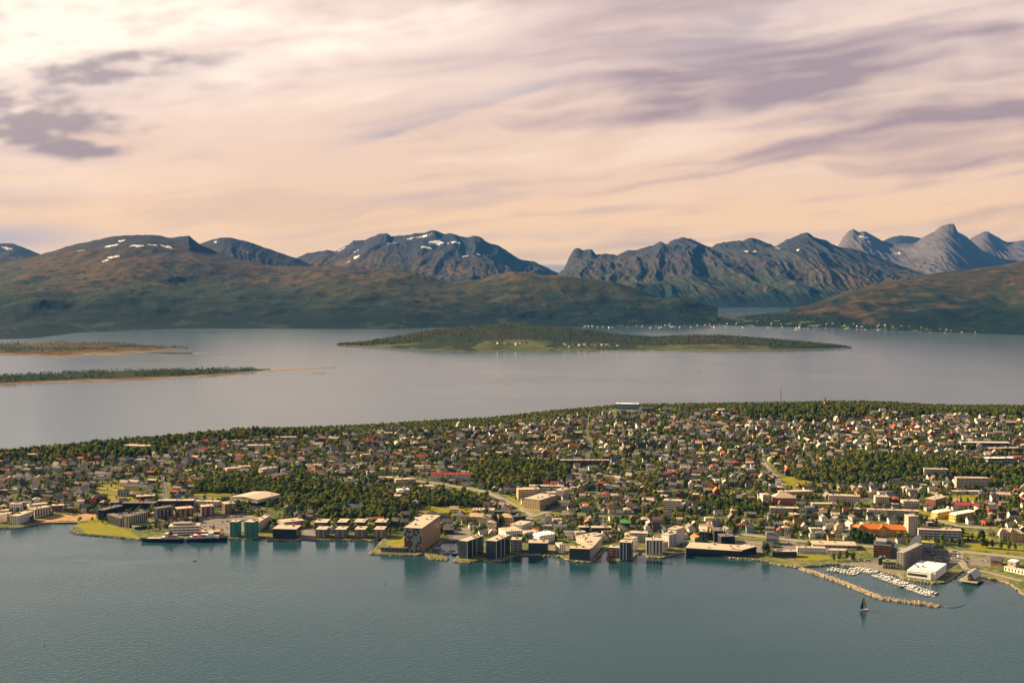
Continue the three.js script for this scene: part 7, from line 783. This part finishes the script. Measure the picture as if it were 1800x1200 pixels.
// ------------------------------------------------------------------ boats, pontoons, ships
function hullGeo(L, B, D, full = 0.5) { // pointed bow along +x
  const g = new Geo(), n = 10, sec = []; for (let i = 0; i <= n; i++) { const t = i / n, w = B / 2 * (t < full ? 0.82 + 0.18 * Math.sin(t / full * 1.57) : Math.cos((t - full) / (1 - full) * 1.5)), x = -L / 2 + L * t, sh = D * (1 + 0.25 * t * t); sec.push([[x, -0.45 * D, 0], [x, 0, w * 0.72], [x + (t > 0.9 ? 0.03 * L : 0), sh, w]]); }
  for (let i = 0; i < n; i++) { const a = sec[i], b = sec[i + 1]; for (let k = 0; k < 2; k++) { g.quad(a[k], b[k], b[k + 1], a[k + 1]); const m = (v) => [v[0], v[1], -v[2]]; g.quad(m(b[k]), m(a[k]), m(a[k + 1]), m(b[k + 1])); } g.quad(a[2], b[2], [b[2][0], b[2][1], -b[2][2]], [a[2][0], a[2][1], -a[2][2]]); }
  const s = sec[0]; g.quad([s[1][0], s[1][1], -s[1][2]], s[1], s[2], [s[2][0], s[2][1], -s[2][2]]); return g;
}
const BW = plain('boat_white', [0.7, 0.68, 0.64], 0.3), BWIN = plain('boat_window', [0.02, 0.025, 0.03], 0.1), ALU = plain('mast_metal', [0.55, 0.53, 0.5], 0.35, 0.4), DECK = plain('boat_deck', [0.5, 0.4, 0.27], 0.7), NAVY = plain('hull_navy', [0.012, 0.016, 0.05], 0.35), CANV = plain('boat_canvas', [0.05, 0.09, 0.16], 0.9);
function cabinGeo(x0, x1, y0, y1, w, rake = 0.5) { const g = new Geo(); g.quad([x0, y0, w], [x1, y0, w], [x1 - rake, y1, w * 0.82], [x0 + rake * 0.3, y1, w * 0.82]); g.quad([x1, y0, -w], [x0, y0, -w], [x0 + rake * 0.3, y1, -w * 0.82], [x1 - rake, y1, -w * 0.82]); g.quad([x1, y0, w], [x1, y0, -w], [x1 - rake, y1, -w * 0.82], [x1 - rake, y1, w * 0.82]); g.quad([x0, y0, -w], [x0, y0, w], [x0 + rake * 0.3, y1, w * 0.82], [x0 + rake * 0.3, y1, -w * 0.82]); g.quad([x0 + rake * 0.3, y1, w * 0.82], [x1 - rake, y1, w * 0.82], [x1 - rake, y1, -w * 0.82], [x0 + rake * 0.3, y1, -w * 0.82]); return g; }
const boatProtos = [0, 1, 2].map((k) => {
  const o = new THREE.Group();
  if (k < 2) { part('hull', hullGeo(k ? 11 : 8.5, k ? 3.4 : 2.9, 1.1), BW, o); const c = part('cabin', cabinGeo(-1.8, k ? 2.6 : 1.6, 1.05, k ? 2.5 : 2.1, 1.05, 0.9), BW, o); part('windscreen', cabinGeo(-1.2, k ? 2.68 : 1.68, 1.5, k ? 2.2 : 1.9, 1.1, 0.85), BWIN, c); part('cockpit_cover', cabinGeo(k ? -4.6 : -3.6, -1.7, 1.1, 1.75, 1.1, 0.3), k ? DECK : CANV, o); if (k) { const m = new Geo(); m.cyl(0, 2.4, 4.2, 0, 0.05, 0.03, 5); part('radar_mast', m, ALU, o); } }
  else { part('hull', hullGeo(10.5, 3.1, 1.05, 0.45), BW, o); part('cabin', cabinGeo(-1.4, 2.6, 1, 1.6, 0.85, 0.8), BW, o); const m = new Geo(); m.cyl(0.8, 1, 14.5, 0, 0.17, 0.1, 6); part('mast', m, ALU, o); const b = new Geo(); b.box(-3.6, 0.8, 2.1, 2.45, -0.16, 0.16); part('boom', b, CANV, o); }
  return o;
});
const boatWord = ['small white motorboat with canvas cover', 'white cabin cruiser with radar mast', 'white sailing yacht with bare mast'], boatName = ['motorboat', 'cabin_cruiser', 'sailing_yacht'];
MISC.boats.forEach(([x, z, ry, k, s], i) => {
  const o = boatProtos[k].clone(); o.name = numbered(boatName[k]); const where = i < 18 ? 'at the pontoon beside the breakwater root' : i < 32 ? 'at the pontoon below the yellow green trees' : i < 74 ? 'at the long outer pontoon' : 'in the small harbour beside the timber tower';
  const dark = k < 2 && i % 5 === 2; if (dark) o.children[0].material = NAVY;
  const word = dark ? boatWord[k].replace('white', 'dark hulled') : boatWord[k];
  o.userData = { label: `${word} ${where}`, category: 'boat', group: `${word} ${where}` }; o.position.set(x, 0.05, z); o.rotation.y = ry; o.scale.setScalar(s); scene.add(o);
});
MISC.pontoons.forEach(([a, b], i) => { const L = Math.hypot(b[0] - a[0], b[1] - a[1]), o = thing('pontoon', ['floating pontoon beside the breakwater root', 'floating pontoon below the yellow green trees', 'long outer pontoon between the yachts'][i], 'pontoon', (a[0] + b[0]) / 2, 0, (a[1] + b[1]) / 2, Math.atan2(-(b[1] - a[1]), b[0] - a[0])); const g = new Geo(); g.box(-L / 2, L / 2, -0.3, 0.55, -1.3, 1.3); part('deck', g, plain('pontoon_deck', [0.3, 0.25, 0.19], 0.9), o); const f = new Geo(); for (let k = 0; k < L / 8; k++) for (const s of [-1, 1]) f.box(-L / 2 + k * 8, -L / 2 + k * 8 + 0.5, -0.2, 0.35, s > 0 ? 1.3 : -8.3, s > 0 ? 8.3 : -1.3); stuffPart('finger_piers', f, plain('pier_wood', [0.34, 0.29, 0.22], 0.9), o); });
MISC.ships.forEach(([a, b], i) => {
  const L = Math.hypot(b[0] - a[0], b[1] - a[1]) * 0.97, o = thing('moored_ship', i ? 'dark blue hulled passenger ship with red lifeboats beside the terminal' : 'dark blue hulled ship with tall white foremast moored by the grassy point', 'ship', (a[0] + b[0]) / 2, 0, (a[1] + b[1]) / 2 - 5, Math.atan2(-(b[1] - a[1]), b[0] - a[0]) + (i ? 0 : Math.PI));
  part('hull', hullGeo(L, 11, 4.6, 0.62), NAVY, o);
  const s = new Geo(); s.box(i ? -L * 0.42 : -L * 0.4, i ? L * 0.3 : L * 0.02, 4.4, 7.6, -4.6, 4.6); s.box(i ? -L * 0.34 : -L * 0.34, i ? L * 0.18 : -L * 0.06, 7.6, 10, -3.9, 3.9); const up = part('superstructure', s, plain('ship_white', [0.66, 0.63, 0.58], 0.4), o);
  const w = new Geo(); for (let k = 0; k < L * 0.6 / 3; k++) { const x = (i ? -L * 0.4 : -L * 0.38) + k * 3; if (x > (i ? L * 0.28 : 0)) break; for (const sd of [1, -1]) w.box(x, x + 1.5, 5.4, 6.6, sd > 0 ? 4.55 : -4.72, sd > 0 ? 4.72 : -4.55); } stuffPart('windows', w, BWIN, up);
  const br = new Geo(); br.box(i ? L * 0.04 : -L * 0.14, i ? L * 0.16 : -L * 0.06, 10, 12.6, -4.2, 4.2); part('bridge', br, plain('ship_white', [0.66, 0.63, 0.58], 0.4), o); const bwin = new Geo(); bwin.box(i ? L * 0.155 : -L * 0.065, i ? L * 0.163 : -L * 0.057, 11, 12, -3.9, 3.9); part('bridge_window', bwin, BWIN, o);
  const fu = new Geo(); fu.box(-L * 0.24, -L * 0.16, 10, 14.5, -1.8, 1.8); part('funnel', fu, i ? plain('ship_red', [0.5, 0.04, 0.03], 0.5) : plain('ship_black', [0.02, 0.02, 0.022], 0.5), o);
  for (const x of i ? [-0.3, -0.08] : [-0.3, -0.2]) for (const sd of [1, -1]) { const l = new Geo(); l.m = new THREE.Matrix4().makeTranslation(L * x, 8.6, sd * 4.7); const h = hullGeo(7, 2.2, 1.2); l.m = null; const bo = part('lifeboat', h, plain('lifeboat_red', [0.6, 0.06, 0.03], 0.5), o); bo.position.set(L * x, 8.3, sd * 5); }
  const mm = new Geo(); mm.cyl(i ? L * 0.1 : L * 0.2, 4.4, i ? 19 : 24, 0, 0.45, 0.2, 7); part('mast', mm, plain('ship_white', [0.66, 0.63, 0.58], 0.4), o);
  if (!i) { const d = new Geo(); d.box(L * 0.05, L * 0.36, 4.5, 5.6, -3.6, 3.6); part('cargo_hatch', d, DECK, o); const cr = new Geo(); cr.m = new THREE.Matrix4().makeTranslation(L * 0.2, 13, 0).multiply(new THREE.Matrix4().makeRotationZ(-1.1)); cr.cyl(0, 0, 14, 0, 0.25, 0.12, 6); cr.m = null; part('derrick', cr, plain('ship_white', [0.66, 0.63, 0.58], 0.4), o); }
});
{ // yacht under sail
  const [x, z] = MISC.sail, o = thing('sailing_boat', 'white sailing boat with a dark headsail and tan mainsail under way', 'boat', x, 0.05, z, Math.PI + 0.3);
  part('hull', hullGeo(12, 3.4, 1.2, 0.45), BW, o); part('cabin', cabinGeo(-2, 2.4, 1.1, 1.8, 0.9, 0.8), BW, o); const m = new Geo(); m.cyl(0.6, 1, 18.5, 0, 0.13, 0.08, 6); part('mast', m, ALU, o);
  const sail = (pts, bel) => { const g = new Geo(), n = 8; const at = (u, v) => { const A = pts[0], B = pts[1], C = pts[2], p = [lerp(lerp(A[0], B[0], u), C[0], v), lerp(lerp(A[1], B[1], u), C[1], v), 0]; p[2] = bel * Math.sin(Math.PI * u) * (1 - v) + bel * 0.4 * (1 - v) * u; return p; }; for (let i = 0; i < n; i++) for (let j = 0; j < n; j++) { const a = at(i / n, j / n), b = at((i + 1) / n, j / n), c = at((i + 1) / n, (j + 1) / n), d = at(i / n, (j + 1) / n), th = 0.04, bk = (q) => [q[0], q[1], q[2] - th]; g.quad(a, b, c, d); g.quad(bk(b), bk(a), bk(d), bk(c)); } return g; };
  part('mainsail', sail([[0.4, 2.4], [-5, 2.2], [0.5, 18]], 1.2), plain('sail_tan', [0.42, 0.31, 0.2], 0.9), o); part('headsail', sail([[5.6, 1.6], [0.2, 2], [0.7, 16.5]], 1.5), plain('sail_dark', [0.035, 0.03, 0.03], 0.9), o); const b = new Geo(); b.box(-5, 0.6, 2, 2.25, -0.1, 0.1); part('boom', b, ALU, o);
}
MISC.buoys.forEach(([x, z], i) => { const o = thing('channel_marker', ['slim green channel marker in the near sound', 'slim grey channel marker in the near sound off the shore blocks', 'dark beacon standing in the far sound beyond the ridge', 'dark beacon in the far sound near the wooded hill'][i], 'marker', x, 0, z); const s = i > 1 ? 2.2 : 1, g = new Geo(), f = new Geo(); g.cyl(0, 0, 4.6 * s, 0, 0.22 * s, 0.14 * s, 8); f.cyl(0, -0.5, 0.6 * s, 0, 0.75 * s, 0.6 * s, 10); part('post', g, i ? plain('marker_grey', [0.07, 0.07, 0.065]) : plain('marker_green', [0.02, 0.11, 0.06]), o); part('float', f, plain('marker_float', [0.06, 0.07, 0.06]), o); });
{ const [x, z] = MISC.smallboat, o = thing('dinghy', 'tiny dark dinghy drifting off the moored ships', 'boat', x, 0.05, z, 0.6); part('hull', hullGeo(5, 1.9, 0.7), plain('dinghy_dark', [0.03, 0.03, 0.035]), o); const g = new Geo(); g.box(-1, -0.6, 0.5, 0.75, -0.8, 0.8); part('thwart', g, DECK, o); }
{ const c = new THREE.CatmullRomCurve3(MISC.boom.map(([x, z]) => new THREE.Vector3(x, 0.15, z))), o = thing('floating_boom', 'thin curved floating boom off the tip of the breakwater', 'boom', 0, 0, 0); part('float_line', new THREE.TubeGeometry(c, 40, 0.45, 6), plain('boom_grey', [0.12, 0.12, 0.12]), o); }

// ------------------------------------------------------------------ cars
const carProto = (() => { const o = new THREE.Group(), b = new Geo(), c = cabinGeo(-1.5, 1.2, 0.85, 1.45, 0.78, 0.55), w = new Geo(); b.box(-2.15, 2.15, 0.35, 0.9, -0.88, 0.88); part('body', b, BW, o); part('cabin', c, BWIN, o); w.m = new THREE.Matrix4().makeRotationX(Math.PI / 2); w.cyl(0, -0.1, 0.1, 0, 0.33, 0.33, 10); w.m = null; const wg = w.build(); for (const [x, z] of [[-1.35, 0.82], [1.35, 0.82], [-1.35, -0.82], [1.35, -0.82]]) { const m = part('wheel', wg, plain('tyre', [0.015, 0.015, 0.015]), o); m.position.set(x, 0.33, z); } return o; })();
const CARC = [['white', [0.65, 0.64, 0.62]], ['black', [0.02, 0.02, 0.022]], ['grey', [0.2, 0.2, 0.21]], ['silver', [0.42, 0.42, 0.43]], ['dark blue', [0.03, 0.05, 0.12]], ['red', [0.35, 0.03, 0.03]]];
for (const [x, z, ry, k] of MISC.cars) { if (blocked(x, z, 0)) continue; const o = carProto.clone(); o.name = numbered('parked_car'); o.children[0].material = plain('car_' + CARC[k][0].replace(' ', '_'), CARC[k][1], 0.3); o.position.set(x, ground(x, -z) + 0.3, z); o.rotation.y = ry; const label = `${CARC[k][0]} car parked ${whereIs(x, z)}`; o.userData = { label, category: 'car', group: label }; scene.add(o); }

// ------------------------------------------------------------------ landmarks with shapes of their own
{ // lattice radio mast
  const [x, z] = MISC.mast, o = thing('radio_mast', 'tall grey lattice radio mast with red antenna on the wooded crest', 'mast', x, ground(x, -z), z); const hgt = 44, g = new Geo(), b = new Geo();
  for (const [sx, sz] of [[-1, -1], [1, -1], [1, 1], [-1, 1]]) { for (let k = 0; k < 6; k++) { const y0 = hgt * k / 6, y1 = hgt * (k + 1) / 6, w0 = 1.5 * (1 - k / 8), w1 = 1.5 * (1 - (k + 1) / 8), t = 0.16; g.quad([sx * w0 - t, y0, sz * w0 + t], [sx * w0 + t, y0, sz * w0 + t], [sx * w1 + t, y1, sz * w1 + t], [sx * w1 - t, y1, sz * w1 + t]); g.quad([sx * w0 + t, y0, sz * w0 + t], [sx * w0 + t, y0, sz * w0 - t], [sx * w1 + t, y1, sz * w1 - t], [sx * w1 + t, y1, sz * w1 + t]); } }
  for (let k = 0; k < 14; k++) { const y = hgt * k / 14, w = 1.5 * (1 - k / 18.7); b.box(-w, w, y, y + 0.25, w - 0.1, w + 0.1); b.box(-w, w, y, y + 0.25, -w - 0.1, -w + 0.1); b.box(w - 0.1, w + 0.1, y, y + 0.25, -w, w); b.box(-w - 0.1, -w + 0.1, y, y + 0.25, -w, w); }
  part('lattice_legs', g, plain('mast_grey', [0.22, 0.2, 0.19], 0.6), o); stuffPart('cross_bracing', b, plain('mast_grey', [0.22, 0.2, 0.19], 0.6), o); const t = new Geo(); t.cyl(0, hgt, hgt + 8, 0, 0.35, 0.1, 6); part('antenna', t, plain('mast_red', [0.4, 0.06, 0.04], 0.6), o);
}
{ const [x, z] = MISC.church, o = thing('church', 'small church with red roof and dark pointed spire on the crest', 'church', x, ground(x, -z), z, 0.2); const w = new Geo(), r = new Geo(), t = new Geo(), s = new Geo(); w.box(-8, 8, -3, 6, -5, 5, 'u'); w.tri([8, 6, 5], [8, 6, -5], [8, 12, 0]); r.gable(-8, 8, -5, 5, 6, 6, 0.5, true); t.box(-12.5, -8, -3, 14, -2.3, 2.3, 'u'); s.cyl(-10.2, 14, 27, 0, 3.2, 0, 4); part('nave', w, plain('church_wall', [0.34, 0.12, 0.09]), o); part('roof', r, mat('r_red'), o); part('tower', t, plain('church_wall', [0.34, 0.12, 0.09]), o); part('spire', s, mat('slate'), o); }
{ const [x, z] = MISC.chimney, o = thing('brewery_chimney', 'tall red brown brick chimney of the brewery', 'chimney', x, ground(x, -z), z); const g = new Geo(), c = new Geo(); g.cyl(0, -1, 18, 0, 1.5, 1.1, 14); c.cyl(0, 17.8, 18.8, 0, 1.35, 1.35, 14); part('shaft', g, plain('chimney_shaft', [0.26, 0.1, 0.06]), o); part('cap_ring', c, plain('chimney_cap', [0.14, 0.07, 0.05]), o); }
MISC.tents.forEach(([x, z], i) => { const o = thing('storage_tent', 'white arched storage tent behind the brewery sheds', 'tent', x, ground(x, -z), z, 0.1, 'white arched tents behind the brewery sheds'), g = new Geo(), n = 8, R = 3, D = 9; const pt = (k) => { const a = Math.PI * k / n; return [Math.cos(a) * R, Math.sin(a) * R]; }; for (let k = 0; k < n; k++) { const a = pt(k), b = pt(k + 1); g.quad([a[0], a[1], 0], [a[0], a[1], -D], [b[0], b[1], -D], [b[0], b[1], 0]); g.tri([0, 0, 0], [a[0], a[1], 0], [b[0], b[1], 0]); } part('canopy', g, plain('tent_white', [0.72, 0.66, 0.58], 0.8), o); const dr = new Geo(); dr.box(-0.9, 0.9, 0, 1.9, -0.05, 0.12); part('door', dr, plain('tent_door', [0.3, 0.28, 0.26]), o); });
{ // football stand
  const [a, b] = MISC.stand, L = Math.hypot(b[0] - a[0], b[1] - a[1]), ry = Math.atan2(-(b[1] - a[1]), b[0] - a[0]), x = (a[0] + b[0]) / 2, z = (a[1] + b[1]) / 2, o = thing('football_stand', 'covered football stand with purple seats and pale roof', 'stadium', x, ground(x, -z), z, ry); const r = new Geo(), w = new Geo(), s = new Geo(), s2 = new Geo(), hw = L / 2;
  r.box(-hw, hw, 11, 11.9, -17, 1.5); w.box(-hw, hw, -6, 11, -17, -16.4); for (const X of [-hw, hw - 0.5]) w.box(X, X + 0.5, -6, 11, -16.4, -2); for (let k = 0; k < 9; k++) (k % 3 === 1 ? s2 : s).box(-hw + 1, hw - 1, -2 + k * 0.9, -1.1 + k * 0.9, -3 - k * 1.45, -1.5 - k * 1.45);
  part('roof', r, plain('stand_roof', [0.5, 0.44, 0.38]), o); part('back_wall', w, mat('palegrey'), o); stuffPart('seat_rows', s, plain('seat_purple', [0.11, 0.07, 0.15]), o); stuffPart('pale_seat_rows', s2, plain('seat_pale', [0.4, 0.34, 0.4]), o);
  footprints.push([x, z - 8, 1, 0, hw, 12]);
}
{ // ship in a glass vault at the waterside
  const [a, b] = MISC.vault, L = Math.hypot(b[0] - a[0], b[1] - a[1]), x = (a[0] + b[0]) / 2, z = (a[1] + b[1]) / 2, o = thing('glass_vault', 'arched glass vault sheltering a ship on a stilted deck', 'vault', x, 0, z, Math.atan2(-(b[1] - a[1]), b[0] - a[0])), hw = L / 2, D = 34;
  const dk = new Geo(); dk.box(-hw - 4, hw + 4, 2.6, 3.4, -D - 2, 4); part('deck', dk, plain('vault_deck', [0.34, 0.29, 0.2]), o); const pl = new Geo(); for (let k = 0; k < 7; k++) pl.box(-hw - 3.5 + k * (L + 7) / 6.2, -hw - 2.9 + k * (L + 7) / 6.2, -3, 2.6, 3, 3.6); stuffPart('stilts', pl, plain('vault_stilt', [0.1, 0.08, 0.05]), o);
  const ar = (u) => [lerp(-hw, hw, u), 3.4 + 13 * Math.pow(Math.sin(Math.PI * Math.min(1, u * 0.62 + 0.19)), 1.4) - 2.4], n = 14, v = new Geo(), f = new Geo(); for (let k = 0; k < n; k++) { const p = ar(k / n), q = ar((k + 1) / n); v.quad([p[0], p[1], 0.5], [q[0], q[1], 0.5], [q[0], q[1], -D], [p[0], p[1], -D]); v.quad([q[0], q[1] - 0.5, 0.5], [p[0], p[1] - 0.5, 0.5], [p[0], p[1] - 0.5, -D], [q[0], q[1] - 0.5, -D]); f.quad([p[0], 3.4, 0], [q[0], 3.4, 0], [q[0], q[1] - 0.5, 0], [p[0], p[1] - 0.5, 0]); }
  for (const X of [-hw, hw]) { const yy = ar(X < 0 ? 0 : 1)[1]; f.quad([X, 3.4, 0], [X, 3.4, -D], [X, yy, -D], [X, yy, 0]); }
  part('arched_roof', v, plain('vault_roof', [0.36, 0.35, 0.33], 0.4), o); const gm = new THREE.MeshPhysicalMaterial({ color: lin(0.85, 0.9, 0.85), transmission: 1, roughness: 0.06, thickness: 0 }); gm.name = 'vault_glass'; part('glass_wall', f, gm, o); const sh = part('preserved_ship', hullGeo(26, 6, 4), plain('old_ship', [0.4, 0.3, 0.1]), o); sh.position.set(0, 5, -D / 2); sh.rotation.y = Math.PI / 2;
}
{ // curved stone wing
  const p = MISC.curved, o = thing('curved_stone_wing', 'curved grey stone wing casting shade over the car park', 'office', 0, 2.2, 0), g = new Geo(), r = new Geo(), w = new Geo(); g.prism(p, -2, 19, false); r.prism(p.map((v) => v), 19, 19.5); part('wall', g, mat('stone'), o); part('roof', r, mat('slate'), o);
  for (let i = 0; i < 5; i++) { const a = p[i], b = p[i + 1], L = Math.hypot(b[0] - a[0], b[1] - a[1]), n = Math.max(2, Math.round(L / 3.4)); w.m = new THREE.Matrix4().makeTranslation(a[0], 0, a[1]).multiply(new THREE.Matrix4().makeRotationY(Math.atan2(-(b[1] - a[1]), b[0] - a[0]))); for (let k = 0; k < n; k++) for (let fl = 0; fl < 6; fl++) w.box(L * (k + 0.2) / n, L * (k + 0.8) / n, 1 + fl * 3, 2.5 + fl * 3, -0.2, 0.2); } w.m = null; stuffPart('windows', w, GLASS, o);
  footprints.push([p[4][0], p[4][1], 1, 0, 12, 30]);
}
{ // orange loading tower on the quay
  const [x, z] = MISC.crane, o = thing('loading_tower', 'bright orange steel loading tower on the quay beside the turquoise tower', 'crane', x, ground(x, -z), z), g = new Geo(), c = new Geo(), a = new Geo(); for (const [sx, sz] of [[-1.6, -1.6], [1.6, -1.6], [1.6, 1.6], [-1.6, 1.6]]) g.box(sx - 0.25, sx + 0.25, 0, 9, sz - 0.25, sz + 0.25); for (const y of [3, 6, 9]) g.box(-1.9, 1.9, y, y + 0.3, -1.9, 1.9); c.box(-1.8, 1.8, 9.3, 11.5, -1.6, 1.6); a.box(-7, 2, 11.5, 12.1, -0.4, 0.4); part('frame', g, plain('crane_orange', [0.55, 0.22, 0.02], 0.6), o); part('cab', c, plain('crane_orange', [0.55, 0.22, 0.02], 0.6), o); part('jib', a, plain('crane_orange', [0.55, 0.22, 0.02], 0.6), o);
}
console.log('objects', scene.children.length);

renderer.render(scene, camera);
